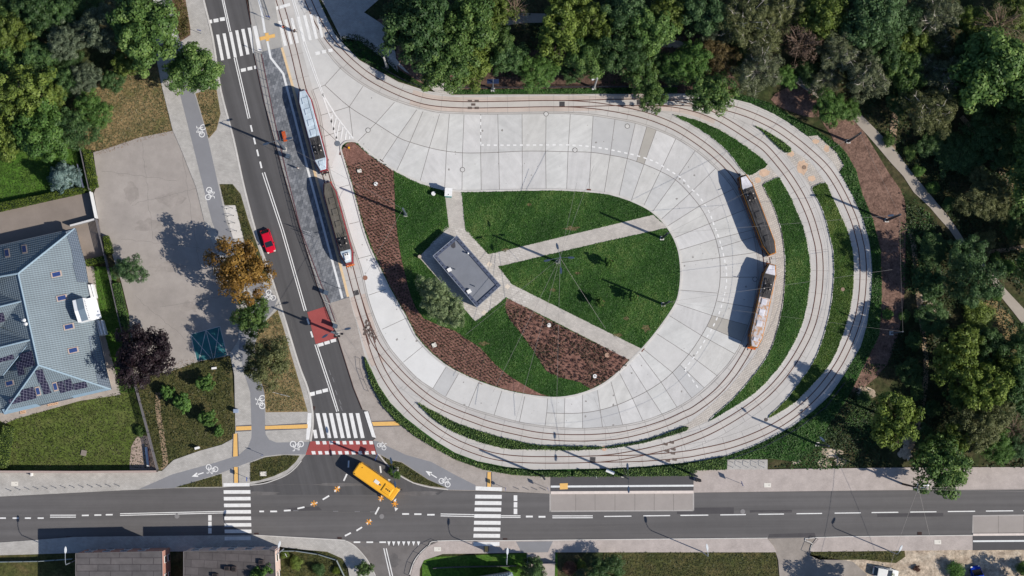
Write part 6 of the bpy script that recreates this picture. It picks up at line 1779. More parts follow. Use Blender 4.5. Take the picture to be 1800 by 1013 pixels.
# ---- two flat-roofed blocks at the bottom edge
def flat_block(q, h, label, roofm, wallm, extras):
    c_ = sum([P(x, y, h) for x, y in q], Vector()) / len(q)
    r = empty('flat_roofed_block', (c_.x, c_.y, 0), 0, label, 'building')
    pts = [Vector((P(x, y, h).x - c_.x, P(x, y, h).y - c_.y, 0)) for x, y in q]
    m = MB(); m.prism(inset(pts, .06), 0, h - .25); wl = m.build('wall', wallm, r)
    m = MB(); m.prism(pts, h - .25, h); m.build('roof', roofm, r)
    m = MB(); pp = pts + [pts[0]]
    for a, b_ in zip(pp[:-1], pp[1:]): m.tube((a.x, a.y, h + .02), (b_.x, b_.y, h + .02), .07, .07, 5)
    m.build('roof_edge', plain('zinc edging', S(120, 116, 116), .5, .3), r)
    n_ = len(pts)
    for i in range(n_):
        a, b_ = pts[i], pts[(i + 1) % n_]
        L = (b_ - a).length; d = (b_ - a).normalized()
        for k in range(int(L / 3)):
            for z in (1.6, 4.6):
                qd = a + d * (1.6 + k * 3)
                w_ = MB(); w_.box((qd.x, qd.y, z), (1.2, .14, 1.4), math.atan2(d.y, d.x)); fw = w_.build('window', plain('white window frame', S(220, 220, 216), .5), r)
                w_ = MB(); w_.box((qd.x, qd.y, z), (1.02, .17, 1.22), math.atan2(d.y, d.x)); w_.build('pane', glass, fw)
    for x, y, sx, sy, hh in extras:
        q_ = P(x, y, h + hh) - c_
        m = MB(); m.box((q_.x, q_.y, h + hh / 2), (sx, sy, hh)); ch = m.build('chimney', plain('sooty brick', S(70, 62, 62), .9, amt=.2, scale=6), r)
        m = MB(); m.box((q_.x, q_.y, h + hh + .03), (sx * .6, sy * .6, .06)); m.build('flue', rubber, ch)
    return r
bitm = brickmat('patched bitumen roof', S(92, 89, 90), S(104, 100, 100), S(70, 66, 68), 3.6, 1.1, 0, .06, .4, .22)
bitm2 = brickmat('patched dark bitumen roof', S(84, 80, 80), S(96, 91, 91), S(68, 64, 65), 2.2, 1.3, .05, .04, .4, .22)
flat_block([(133, 973), (284.5, 969.5), (287, 1060), (133, 1060)], 7.2, 'flat-roofed block with a patched grey roof, left of the narrow gap', bitm, plain('salmon render', S(186, 140, 126), .9, amt=.12), [])
flat_block([(322.7, 969.5), (482.5, 967), (486, 1060), (322.7, 1060)], 7.2, 'flat-roofed block with chimneys and a dark patched roof, right of the narrow gap', bitm2, plain('pale pink render', S(222, 196, 184), .9, amt=.1), [(399, 1000, .9, .7, .7), (411, 1001, .7, .9, .7), (459, 989, .8, .8, .6), (378, 1012, 1.0, .6, .6)])

# ---- house just below the frame, its roof edge and shadow reach in
q = [(812, 1020), (900, 1006), (940, 1110), (850, 1125)]
c_ = sum(PL(q, 5.5), Vector()) / 4
r = empty('house', (c_.x, c_.y, 0), 0, 'house with a blue-grey roof edge just showing at the bottom edge', 'house')
pt = [Vector((p.x - c_.x, p.y - c_.y, 5.5)) for p in PL(q, 5.5)]
m = MB(); m.prism([Vector((p.x, p.y, 0)) for p in inset([Vector((p.x, p.y, 0)) for p in pt], .4)], 0, 5.5); m.build('wall', plain('cream render', S(206, 196, 184), .9), r)
ra, rb = (pt[0] + pt[1]) / 2 * .55 + Vector((0, 0, 5.0)), (pt[2] + pt[3]) / 2 * .55 + Vector((0, 0, 5.0))
m = MB(); facet(m, [pt[0], pt[1], ra]); facet(m, [pt[1], pt[2], rb, ra]); facet(m, [pt[2], pt[3], rb]); facet(m, [pt[3], pt[0], ra, rb]); m.build('roof', tilemat('blue grey tiles south', tc1, tc2, math.radians(-14)), r)

# ---- walls, fences, hedges
def wall(name, pts, h, th, mat, label, cat, z=0.0, cap=None, group=None):
    m = MB(); m.strip(PL(pts), th, z + h, -.1)
    a, b_ = PL(pts)[0], PL(pts)[-1]
    o = m.build(name, mat, label=label, cat=cat, group=group)
    if cap:
        k = MB(); k.strip(PL(pts), th + .1, z + h + .05, z + h - .01); k.build('coping', cap, o)
    return o
def slat_fence(pts, h, label, mat, step=2.4, group=None):
    c_ = PL(pts)
    m = MB()
    for zz in np.arange(.15, h, .22): m.path([(p.x, p.y, zz) for p in c_], .06, 4)
    o = m.build('fence', mat, label=label, cat='fence', group=group)
    k = MB()
    for q in fine([Vector((p.x, p.y, 0)) for p in c_], step): k.box((q.x, q.y, h / 2), (.12, .12, h))
    k.build('post', plain('dark fence post', S(70, 66, 68), .7), o)
    return o
fgrey = plain('weathered grey slats', S(110, 108, 112), .8, amt=.15, scale=3)
slat_fence([(144, 263), (152, 300), (160, 336)], 1.8, 'grey slatted fence behind the clipped hedge by the blue spruce', fgrey)
slat_fence([(138, 290), (149, 333)], 1.2, 'low bluish slatted fence beside the blue spruce', plain('bluish slats', S(120, 126, 150), .8))
wall('gate', [(162.5, 339), (172, 385)], 1.7, .16, plain('white sliding gate', S(226, 228, 230), .5), 'white sliding gate across the driveway', 'gate', cap=whitebox)
wall('wall', [(170, 387), (127, 398.5)], 1.5, .22, plain('grey rendered wall', S(150, 148, 148), .9), 'low grey wall with a pale coping beside the house corner', 'wall', cap=plain('pale coping', S(214, 214, 214), .7))
slat_fence([(171.5, 386), (178, 415), (186, 447), (197, 495), (209.5, 551), (226, 618), (240.5, 680)], 1.7, 'grey fence along the forecourt from the gate to the purple tree', fgrey)
slat_fence([(240.5, 680), (262, 760), (279, 826)], 1.7, 'grey fence between the back lawn and the rough grass', fgrey)
wall('wall', [(279, 828), (140, 829), (-60, 828)], 1.9, .25, plain('brown boundary wall', S(150, 128, 122), .9, amt=.15), 'brown boundary wall between the back lawn and the pavement', 'wall', cap=plain('brown coping', S(176, 158, 150), .8))
slat_fence([(484, 968), (520, 968), (560, 974), (592, 984), (606, 1013)], 1.2, 'pale wire fence round the weedy corner plot', plain('pale fence wire', S(150, 160, 160), .6))
slat_fence([(762, 998), (800, 996), (905, 994), (907, 994)], 1.6, 'dark fence along the shaded front lawn', plain('dark fence rail', S(90, 88, 88), .7))
slat_fence([(926, 990), (976, 989)], 1.6, 'slatted gate at the end of the short paved drive', plain('dark gate rail', S(96, 96, 104), .7))
slat_fence([(-60, 988), (70, 986), (130, 982)], 1.3, 'pale wire fence left of the flat-roofed block', plain('pale fence wire', S(150, 160, 160), .6))
# swing-like white board and patio
sheet('patio', [(240, 768), (231, 785), (228, 812), (228, 826), (278, 827), (262, 768), (252, 765)], .02, plain('patio concrete', S(172, 154, 142), .9, amt=.1))
q = P(260, 803)
r = empty('garden_board', (q.x, q.y, .02), math.radians(-83), 'long white garden bench beside the fence on the small patio', 'bench')
m = MB(); m.box((0, 0, .5), (3.4, .5, .08)); m.build('seat', whitebox, r)
for s in (-1.4, 1.4):
    m = MB(); m.box((s, 0, .23), (.12, .45, .46)); m.build('leg', whitebox, r)
m = MB(); m.box((0, .35, .85), (3.4, .06, .5)); m.build('backrest', plain('wine red board', S(70, 40, 46), .7), r)
q = P(52.7 * 1, 1)
small_box('garden_cover', 147.5, 796.5, .9, .9, .12, -12, 'square drain cover in the back lawn', 'access cover', plain('brown grey lid', S(140, 130, 122), .8), z=.0)
# teal painted court on the forecourt
tq = [(335, 588), (386.5, 574), (399, 624), (372, 632), (346, 634)]
sheet('painted_court', tq, .036, grainy('teal court paint', S(52, 112, 118), .8, .15, 14, .8, .2, .3, .6))
m = MB()
tm, b1, b2, b3 = (362, 580.5), (350, 633), (371, 630), (377, 629)
for a_, b_ in (((335, 588), (386.5, 574)), ((335, 588), (346, 634)), ((386.5, 574), (399, 624)), ((335, 588), b2), (tm, b1), (tm, (375, 632)), (tm, (393, 612)), ((385, 577), b3)):
    m.strip(PL([a_, b_]), .09, .040)
m.build('court_lines', oldpaint, kind='structure')
q = P(377, 647.5)
r = empty('bench', (q.x, q.y, 0), math.radians(8), 'small white bench on the rough grass below the teal painted court', 'bench')
m = MB(); m.box((0, 0, .45), (.9, .35, .06)); m.build('seat', whitebox, r)
for s in (-.35, .35):
    m = MB(); m.box((s, 0, .22), (.06, .3, .42)); m.build('leg', whitebox, r)
# ------------------------------------------------------------------ trees and shrubs
bark = plain('grey brown bark', S(96, 84, 72), .95, amt=.25, scale=5)
birchbark = plain('pale birch bark', S(206, 198, 188), .9, amt=.15, scale=5)
deadbark = plain('dead brown wood', S(150, 128, 112), .95, amt=.2, scale=5)
LM = {
 'green': leafmat('mid green leaves', (0.030, 0.071, 0.017, 1), (0.087, 0.156, 0.037, 1), (0.191, 0.275, 0.074, 1), .2),
 'dark': leafmat('dark green leaves', (0.019, 0.051, 0.015, 1), (0.057, 0.115, 0.034, 1), (0.126, 0.201, 0.065, 1), .18),
 'bright': leafmat('bright green leaves', (0.033, 0.085, 0.017, 1), (0.085, 0.173, 0.035, 1), (0.164, 0.268, 0.064, 1), .15),
 'yellow': leafmat('yellow green leaves', (0.047, 0.079, 0.013, 1), (0.121, 0.173, 0.030, 1), (0.231, 0.294, 0.065, 1), .16),
 'olive': leafmat('olive leaves', (0.059, 0.073, 0.028, 1), (0.140, 0.159, 0.060, 1), (0.256, 0.262, 0.116, 1), .16),
 'birch': leafmat('grey green birch leaves', (0.057, 0.076, 0.038, 1), (0.142, 0.165, 0.085, 1), (0.270, 0.290, 0.173, 1), .16),
 'teal': leafmat('blue green leaves', (0.026, 0.058, 0.021, 1), (0.066, 0.128, 0.046, 1), (0.135, 0.215, 0.085, 1), .16),
 'willow': leafmat('grey olive leaves', (0.076, 0.109, 0.048, 1), (0.188, 0.248, 0.116, 1), (0.329, 0.388, 0.200, 1), .1),
 'rusty': leafmat('rusty autumn leaves', (0.055, 0.045, 0.016, 1), (0.120, 0.090, 0.034, 1), (0.190, 0.140, 0.060, 1), .1),
 'spruce': leafmat('blue spruce needles', (0.060, 0.110, 0.104, 1), (0.160, 0.240, 0.223, 1), (0.270, 0.360, 0.323, 1), .05),
 'orange': leafmat('golden brown leaves', (0.103, 0.052, 0.011, 1), (0.230, 0.127, 0.024, 1), (0.368, 0.230, 0.055, 1), .08),
 'purple': leafmat('dark purple leaves', (0.010, 0.006, 0.009, 1), (0.022, 0.013, 0.017, 1), (0.045, 0.026, 0.032, 1), .05),
 'brown': leafmat('withered brown leaves', (0.060, 0.042, 0.028, 1), (0.130, 0.088, 0.062, 1), (0.190, 0.140, 0.105, 1), .1),
 'silver': leafmat('silvery leaves', (0.060, 0.085, 0.050, 1), (0.115, 0.150, 0.090, 1), (0.200, 0.240, 0.155, 1), .12),
 'lime': leafmat('lime hedge leaves', (0.060, 0.100, 0.009, 1), (0.130, 0.185, 0.019, 1), (0.200, 0.250, 0.043, 1), .1),
 'red': leafmat('reddish shrub leaves', (0.085, 0.039, 0.025, 1), (0.159, 0.079, 0.056, 1), (0.207, 0.122, 0.081, 1), .12),
}
CROWN = {}
def crown_mesh(key, kind, leaf, mat, seed):
    """unit crown (radius 1, height 2.2): leaf clumps spread over an uneven, lobed volume"""
    rng = np.random.default_rng(seed)
    ph = rng.uniform(0, 6.28, 4)
    if kind == 'round':   nC, nL, rc, zc, zs, zmin, spread = 130, 120, .19, 1.35, .85, -.4, (.55, 1.06)
    elif kind == 'loose': nC, nL, rc, zc, zs, zmin, spread = 115, 85, .17, 1.35, .85, -.5, (.35, 1.06)
    elif kind == 'feather': nC, nL, rc, zc, zs, zmin, spread = 190, 85, .145, 1.35, .85, -.4, (.5, 1.05)
    elif kind == 'shrub': nC, nL, rc, zc, zs, zmin, spread = 60, 110, .30, .55, .55, -.6, (.4, .85)
    elif kind == 'cone':  nC, nL, rc, zc, zs, zmin, spread = 130, 90, .16, 0, 1, 0, (.7, 1.0)
    else:                 nC, nL, rc, zc, zs, zmin, spread = 70, 34, .17, 1.4, .8, -.4, (.4, 1.05)   # sparse
    C = []
    while len(C) < nC:
        d = rng.normal(size=3); d /= np.linalg.norm(d)
        if kind == 'cone':
            h = rng.uniform(0.02, 1) ** 1.4
            th = rng.uniform(0, 6.28)
            star = .72 + .28 * abs(math.sin(th * 4.5 + ph[0] + h * 7))
            rad = (1 - h) * star * rng.uniform(.75, 1.0)
            C.append((rad * math.cos(th), rad * math.sin(th), .15 + 2.1 * h)); continue
        if d[2] < zmin: continue
        th = math.atan2(d[1], d[0])
        lob = 1 + .14 * math.sin(2 * th + ph[0]) + .13 * math.sin(3 * th + ph[1] + d[2]) + .15 * math.sin(5 * th + ph[2] + d[2] * 3)
        rr_ = rng.uniform(*spread) * lob * .86
        C.append((d[0] * rr_, d[1] * rr_, zc + d[2] * rr_ * zs))
    C = np.array(C)
    tone_c = rng.uniform(.15, .85, nC)
    n = nC * nL
    ci = np.repeat(np.arange(nC), nL)
    d = rng.normal(size=(n, 3)); d[:, 2] = np.abs(d[:, 2]) * .9 - .25
    d /= np.linalg.norm(d, axis=1)[:, None]
    rs = rc * rng.uniform(.75, 1.3, nC)[ci]
    rad = rs * rng.uniform(.30, 1.12, n) ** .6
    pos = C[ci] + d * rad[:, None] * np.array((1, 1, .75))
    nr = d * 1.0 + rng.normal(size=(n, 3)) * .30 + np.array((0, 0, .3))
    tone = np.clip(tone_c[ci] * .6 + rng.uniform(0, .45, n), 0, 1)
    return leaf_mesh(key, pos, nr, leaf * rng.uniform(.6, 1.35, n), tone, mat, rng), C
def trunk_mesh(key, C, mat, seed, limbs=10, r0=.055, fine_twigs=0, low=False):
    rng = random.Random(seed)
    m = MB()
    top = Vector((0, 0, .55 if not low else .1))
    fork = Vector((rng.uniform(-.04, .04), rng.uniform(-.04, .04), .95 if not low else .2))
    m.tube((0, 0, -.03), top, r0, r0 * .8, 8)
    m.tube(top, fork, r0 * .8, r0 * .62, 8)
    idx = list(range(len(C))); rng.shuffle(idx)
    for i in idx[:limbs]:
        e = Vector(C[i])
        mid = fork.lerp(e, .5) + Vector((0, 0, .06))
        m.tube(fork, mid, r0 * .42, r0 * .26, 5); m.tube(mid, e, r0 * .26, r0 * .10, 5)
    for i in idx[limbs:limbs + fine_twigs]:
        e = Vector(C[i]) * 1.03 + Vector((0, 0, .14))
        a = fork.lerp(e, .35) + Vector((0, 0, .15))
        mid = a.lerp(e, .6) + Vector((rng.uniform(-.08, .08), rng.uniform(-.08, .08), .06))
        m.tube(a, mid, .016, .011, 4, False); m.tube(mid, e, .011, .005, 4, False)
        for _ in range(2):
            s = mid.lerp(e, rng.uniform(.1, .8))
            m.tube(s, s + Vector((rng.uniform(-.2, .2), rng.uniform(-.2, .2), rng.uniform(.02, .16))), .007, .003, 3, False)
    me = bpy.data.meshes.new(key)
    me.from_pydata(m.v, [], m.f)
    me.materials.append(mat)
    me.update()
    return me
KINDS = {   # kind: (crown shape, leaf size, leaf material, bark, twigs)
 'maple': ('round', .085, 'green', bark, 0), 'darkmaple': ('round', .085, 'dark', bark, 0), 'lightmaple': ('round', .08, 'yellow', bark, 0), 'brightmaple': ('round', .085, 'bright', bark, 0),
 'ash': ('feather', .06, 'bright', bark, 0), 'darkash': ('feather', .06, 'dark', bark, 0), 'loosegreen': ('loose', .085, 'green', bark, 6), 'looseyellow': ('loose', .085, 'yellow', bark, 8),
 'birch': ('feather', .05, 'birch', birchbark, 26), 'olivebirch': ('feather', .05, 'olive', birchbark, 22), 'olive': ('feather', .06, 'olive', bark, 2), 'teal': ('round', .075, 'teal', bark, 0),
 'spruce': ('cone', .075, 'spruce', bark, 0), 'orange': ('loose', .075, 'orange', bark, 6), 'purple': ('round', .075, 'purple', bark, 0), 'brown': ('sparse', .07, 'brown', deadbark, 34),
 'bare': ('sparse', .04, 'olive', deadbark, 48), 'silver': ('feather', .06, 'silver', bark, 4), 'rusty': ('loose', .06, 'rusty', bark, 16), 'willow': ('feather', .06, 'willow', bark, 0), 'yew': ('feather', .055, 'dark', bark, 0), 'tealtree': ('feather', .055, 'teal', bark, 0),
 'shrub': ('shrub', .10, 'green', bark, 0), 'darkshrub': ('shrub', .09, 'dark', bark, 0), 'limeshrub': ('shrub', .09, 'lime', bark, 0), 'redshrub': ('shrub', .09, 'red', bark, 0), 'brightshrub': ('shrub', .10, 'bright', bark, 0), 'yellowshrub': ('shrub', .09, 'yellow', bark, 0),
 'conifer': ('cone', .08, 'dark', bark, 0), 'sapling': ('loose', .14, 'bright', bark, 0),
}
VAR = 3
_count = {}
def tree(kind, x, y, rp, label, hf=1.0, name='tree', cat='tree', group=None):
    """x, y: plan point of the crown's middle; rp: crown radius in plan units; hf: height factor"""
    shape, leaf, lm, bk_, tw = KINDS[kind]
    k = _count.get(kind, 0); _count[kind] = k + 1
    key = (kind, k % VAR)
    if key not in CROWN:
        me, C = crown_mesh('crown_' + kind, shape, leaf, LM[lm], sum(map(ord, kind)) * 3 + k)
        CROWN[key] = (me, trunk_mesh('trunk_' + kind, C, bk_, k + 11, 12, .055 if shape != 'shrub' else .04, tw, shape == 'shrub'))
    R = rp / 10.0 * (1.13 if group in (GT, GL, GR) else 1.0)
    low = shape == 'shrub'
    H = R * (2.2 if not low else 1.1) * hf
    zc = H * (.60 if not low else .5)
    b = P(x, y, zc)
    r = empty(name, (b.x, b.y, 0), random.uniform(0, 6.28), label, cat, group)
    r.scale = (R, R, R * hf)
    for nm, me in (('trunk', CROWN[key][1]), ('crown', CROWN[key][0])):
        o = bpy.data.objects.new(nm, me)
        COL.objects.link(o)
        o.parent = r
        KIDS.setdefault(r.name, []).append(o)
    return r
GL, GT, GR, GB, GS = 'trees in the upper left garden', 'trees of the wood above the loop', 'trees of the park right of the loop', 'garden trees along the bottom edge', 'street trees along the avenue'
TREES = [
 # upper left
 ('maple', 254, 52, 56, 'large green maple overhanging the top of the left cycle path', 1.0, GL), ('silver', 178, 48, 38, 'greyish green tree left of the large maple at the top left', 1.05, GL),
 ('silver', 117, 72, 33, 'tall silvery tree, third crown from the top left corner', 1.1, GL), ('yellow_', 222, 108, 24, 'yellow-green tree on the edge of the dry grass below the large maple', 1.0, GL),
 ('looseyellow', 42, 165, 50, 'broad olive-green tree against the left edge', 1.0, GL), ('brightmaple', 72, 232, 46, 'bright green round tree above the left lawn', .9, GL), ('lightmaple', 10, 240, 34, 'yellowish tree cut by the left edge above the lawn', .95, GL),
 ('yew', 126, 228, 38, 'dark evergreen next to the clipped hedge corner', .9, GL), ('ash', 163, 196, 32, 'bright green bushy tree at the left edge of the dry grass', .8, GL), ('lightmaple', 22, 60, 32, 'yellow-green tree near the top left corner', 1.0, GL),
 ('darkmaple', 62, 18, 36, 'dark tree at the top edge near the left corner', 1.0, GL), ('darkmaple', 100, 20, 34, 'dark green tree at the top edge between two silvery crowns', .9, GL), ('loosegreen', 5, 110, 32, 'green tree half cut by the left edge', .9, GL),
 ('darkmaple', 66, 98, 30, 'dark tree between the silvery tree and the left edge', .85, GL), ('silver', 150, 138, 27, 'small grey-green tree above the bright bushy tree', .9, GL), ('darkash', 105, 145, 30, 'dark feathery tree in the middle of the upper left garden', .8, GL),
 ('darkash', 150, 12, 30, 'dark tree at the top edge left of the large maple', .9, GL), ('lightmaple', 92, 168, 26, 'pale green tree above the bright round tree', .9, GL), ('maple', 10, 8, 30, 'green tree filling the top left corner', .9, GL), ('darkash', 200, 140, 22, 'dark small tree behind the bright bushy tree', .7, GL),
 ('spruce', 107, 311, 29, 'blue spruce on the left lawn', .9, GL),
 # avenue
 ('maple', 340, 124, 47, 'round green street tree over the cycle path near the zebra crossing', .95, GS), ('orange', 422, 475, 58, 'golden-brown street tree beside the red car', .95, GS), ('loosegreen', 443, 556, 37, 'small olive-green street tree just below the golden-brown one', 1.0, GS), ('olive', 471, 637, 46, 'olive street tree above the dry grass wedge', 1.25, GS),
 ('purple', 250, 628, 54, 'dark purple tree at the end of the house', .9, 'garden trees beside the forecourt'), ('tealtree', 229, 475, 29, 'dark green tree standing at the forecourt fence', .95, 'garden trees beside the forecourt'),
 ('willow', 764, 518, 34, 'grey-green tree at the garden hut', 1.15, 'trees of the loop garden'), ('willow', 788, 546, 33, 'second grey-green crown leaning on the garden hut corner', 1.1, 'trees of the loop garden'),
 ('sapling', 361, 674, 16, 'young tree nearest the teal shelter on the rough grass', 1.0, 'young trees on the rough grass'), ('sapling', 320, 708, 17, 'largest young tree in the middle of the rough grass', 1.0, 'young trees on the rough grass'), ('sapling', 294, 689, 13, 'young tree beside the purple tree', 1.0, 'young trees on the rough grass'), ('sapling', 365, 736, 16, 'young tree nearest the lower pavement on the rough grass', 1.0, 'young trees on the rough grass'), ('sapling', 385, 758, 10, 'smallest young tree at the pavement corner of the rough grass', 1.0, 'young trees on the rough grass'),
 # wood above the loop
 ('darkmaple', 735, 55, 56, 'large dark maple at the left end of the wood above the loop', 1.05, GT), ('maple', 790, 108, 46, 'dense green maple over the light paved ramp', 1.05, GT), ('maple', 822, 45, 46, 'green maple second along the upper edge of the wood', 1.05, GT), ('lightmaple', 830, 112, 34, 'yellow-lit crown right of the dense maple', 1.05, GT),
 ('darkmaple', 718, 12, 36, 'dark crown at the upper left end of the wood', 1.0, GT), ('looseyellow', 866, 20, 34, 'thin yellowish tree at the top edge over the hidden park path', 1.1, GT), ('loosegreen', 872, 70, 32, 'thin green tree left of the gap in the wood', 1.0, GT), ('bare', 905, 18, 30, 'half-bare tree with pale branches at the top edge', 1.1, GT), ('darkmaple', 890, 100, 30, 'dark crown behind the bright feathery shrub tree', .95, GT),
 ('ash', 948, 126, 33, 'bright feathery tree at the upper track railing', .75, GT), ('looseyellow', 985, 55, 42, 'tall yellowish tree over the gap in the wood', 1.1, GT), ('maple', 1036, 98, 36, 'leafy green tree above the pale mast', 1.0, GT), ('lightmaple', 1000, 10, 32, 'yellowish crown at the top edge above the tall yellowish tree', 1.0, GT), ('looseyellow', 1048, 40, 36, 'yellow-brown tinged tree above the leafy green one', 1.05, GT),
 ('darkash', 1092, 92, 42, 'dark feathery tree right of the pale mast', 1.0, GT), ('teal', 1098, 25, 38, 'blue-green crown at the top edge over the middle of the loop', 1.0, GT), ('maple', 1140, 55, 40, 'green tree above the dark feathery one', 1.0, GT), ('loosegreen', 1128, 132, 32, 'green tree at the edge of the wood over the switch', 1.0, GT), ('lightmaple', 1172, 24, 34, 'lit green tree left of the dark gap at the top edge', 1.0, GT),
 ('loosegreen', 1147, 172, 24, 'overhanging branch-like crown covering the upper tracks', 1.25, GT), ('ash', 1213, 112, 37, 'bright feathery tree right of the hidden path', .95, GT), ('darkash', 1180, 120, 30, 'dark tree left of the bright feathery one', .9, GT), ('loosegreen', 1250, 165, 39, 'grey-green tree hanging over the outer tracks', 1.0, GT), ('rusty', 1262, 100, 32, 'brownish thin tree right of the bright feathery one', 1.0, GT),
 ('teal', 1238, 22, 40, 'blue-green tree right of the dark gap at the top edge', 1.0, GT), ('silver', 1262, 58, 26, 'pale small crown below the blue-green tree', 1.0, GT), ('olivebirch', 1306, 38, 42, 'olive birch at the top edge', 1.05, GT), ('olivebirch', 1346, 62, 36, 'olive birch left of the withered brown tree', 1.1, GT), ('birch', 1332, 124, 40, 'grey birch with pale twigs above the outer track', 1.0, GT),
 ('ash', 1382, 136, 19, 'small bright green tree beside the upper park path', .8, GT), ('brown', 1406, 78, 34, 'withered brown tree with pale bare branches', 1.15, GT), ('olivebirch', 1378, 15, 34, 'olive birch at the top edge above the withered tree', 1.0, GT), ('lightmaple', 1448, 28, 40, 'yellow-green maple at the top edge right of the withered tree', 1.0, GT),
 ('birch', 1472, 92, 36, 'grey birch below the yellow-green maple', 1.05, GT), ('teal', 1533, 32, 48, 'large blue-green maple at the top edge', 1.05, GT), ('teal', 1582, 36, 36, 'blue-green crown right of the large one', 1.0, GT), ('darkash', 1550, 82, 40, 'dark green tree below the large blue-green maple', 1.0, GT), ('birch', 1523, 136, 38, 'grey birch with white twigs above the park path', 1.1, GT), ('birch', 1452, 140, 26, 'small birch at the upper bend of the park path', .9, GT),
 ('ash', 1457, 188, 31, 'bright bushy tree between outer track and park path', .85, GT), ('ash', 1494, 196, 19, 'small bright bush at the park path beside the bushy tree', .8, GT), ('maple', 1592, 128, 34, 'green tree above the trodden path', 1.0, GT), ('lightmaple', 1610, 76, 30, 'yellow-green crown between dark trees', 1.0, GT), ('birch', 1646, 28, 38, 'grey birch at the top edge left of the dark gap', 1.05, GT), ('olivebirch', 1648, 78, 27, 'olive birch above the dark hollow', .95, GT),
 ('birch', 1628, 118, 28, 'dull grey crown left of the twiggy birch', .95, GT), ('birch', 1664, 138, 36, 'twiggy grey birch left of the great dark maple', 1.05, GT), ('olivebirch', 1634, 198, 42, 'olive birch overhanging the trodden path', 1.0, GT), ('maple', 1750, 128, 66, 'great green maple near the right edge', .95, GT), ('maple', 1708, 162, 36, 'green crown on the left flank of the great maple', .9, GT), ('maple', 1786, 176, 34, 'green crown cut by the right edge under the great maple', .9, GT),
 ('lightmaple', 1706, 38, 28, 'yellow-green tree left of the bare twiggy tree', 1.0, GT), ('bare', 1756, 42, 42, 'bare twiggy tree near the top right corner', 1.1, GT), ('lightmaple', 1786, 18, 28, 'yellow-green tree in the top right corner', 1.0, GT), ('darkmaple', 1708, 92, 34, 'dark tree in the hollow left of the great maple', .8, GT), ('bare', 1790, 78, 24, 'small bare tree cut by the right edge', .9, GT), ('darkash', 1580, 178, 24, 'dark crown beside the start of the trodden path', .8, GT),
 ('darkmaple', 1300, 92, 24, 'dark small crown between olive and grey birches', .9, GT), ('darkash', 1420, 128, 22, 'dark small crown below the withered tree', .8, GT), ('darkash', 1500, 60, 26, 'dark crown between yellow-green and blue-green maples', .9, GT), ('darkash', 1006, 128, 20, 'dark low crown left of the leafy green tree', .7, GT),
 # park on the right
 ('olive', 1734, 354, 38, 'pale olive bushy tree right of the park path', .75, GR), ('olive', 1726, 320, 24, 'smaller pale olive crown above the bushy one', .7, GR), ('tealtree', 1708, 494, 44, 'dark blue-green tree where the park path disappears', 1.55, GR), ('teal', 1700, 448, 30, 'blue-green crown overlapping the park path', .9, GR), ('olive', 1732, 428, 20, 'small pale crown beside the blue-green tree', .7, GR),
 ('yellowshrub', 1722, 555, 30, 'low yellow-green bush below the blue-green tree', .6, GR), ('looseyellow', 1680, 632, 40, 'yellow-green tree in the lower right park', 1.45, GR), ('looseyellow', 1698, 596, 26, 'thin yellow-green crown on top of the lower right group', 1.45, GR), ('looseyellow', 1726, 682, 42, 'yellow-green tree in the middle of the lower right group', 1.45, GR), ('looseyellow', 1763, 655, 32, 'yellow-green tree near the right edge', 1.05, GR),
 ('looseyellow', 1572, 732, 44, 'lone yellow-olive tree above the street', 1.25, GR), ('olive', 1728, 742, 42, 'olive tree above the overhanging street tree', 1.0, GR), ('looseyellow', 1682, 768, 28, 'small yellow crown left of the olive tree', 1.0, GR), ('loosegreen', 1650, 790, 30, 'green crown behind the overhanging tree', 1.05, GR), ('loosegreen', 1656, 826, 46, 'green tree overhanging the street beside the timber pole', .95, GR),
 ('ash', 1754, 786, 28, 'bright green small tree near the right edge above the pavement', .9, GR), ('bare', 1784, 756, 26, 'bare brown bush at the right edge', .9, GR), ('darkmaple', 1790, 678, 36, 'dark green tree cut by the right edge', 1.0, GR), ('darkash', 1795, 612, 34, 'dark tree at the right edge below the dry grass', .9, GR), ('tealtree', 1794, 782, 24, 'grey-green crown at the right edge above the pavement', .9, GR), ('darkash', 1640, 560, 30, 'dark low tree in the shade of the blue-green tree', .5, GR), ('darkash', 1790, 392, 30, 'dark green tree at the right edge beside the olive bushy tree', .8, GR),
 ('darkash', 1640, 440, 28, 'dark low tree left of the park path bend', .45, GR), ('yew', 1740, 230, 44, 'dark tree in the shaded hollow under the great maple', .6, GR), ('yew', 1690, 270, 40, 'dark low tree in the shaded clearing', .4, GR),
 ('maple', 1842, 305, 60, 'tree beyond the right edge shading the clearing', 1.1, GR), ('maple', 1850, 215, 60, 'tree beyond the right edge below the great maple', 1.1, GR), ('maple', 1838, 450, 46, 'tree beyond the right edge beside the lower park path', 1.0, GR), ('darkmaple', 1632, 500, 26, 'dark tree in the shade between soil strip and park path', .8, GR), ('darkash', 1600, 655, 24, 'dark young tree in the shade right of the outermost curve', .7, GR),
 ('yew', 1650, 255, 30, 'dark low tree at the upper end of the shaded clearing', .5, GR), ('darkmaple', 1770, 262, 34, 'dark tree at the right side of the shaded clearing', .6, GR), ('darkmaple', 1742, 610, 30, 'dark tree behind the yellow-green ones', .8, GR), ('loosegreen', 1690, 700, 26, 'green crown in the gap of the lower right group', .9, GR), ('darkash', 1626, 770, 20, 'dark low tree above the sandy gap by the street', .6, GR),
 ('darkmaple', 30, 205, 26, 'dark crown between the olive and bright left trees', .8, GL), ('darkash', 120, 110, 24, 'dark crown between silvery tree and dark feathery tree', .8, GL),
 # bottom edge
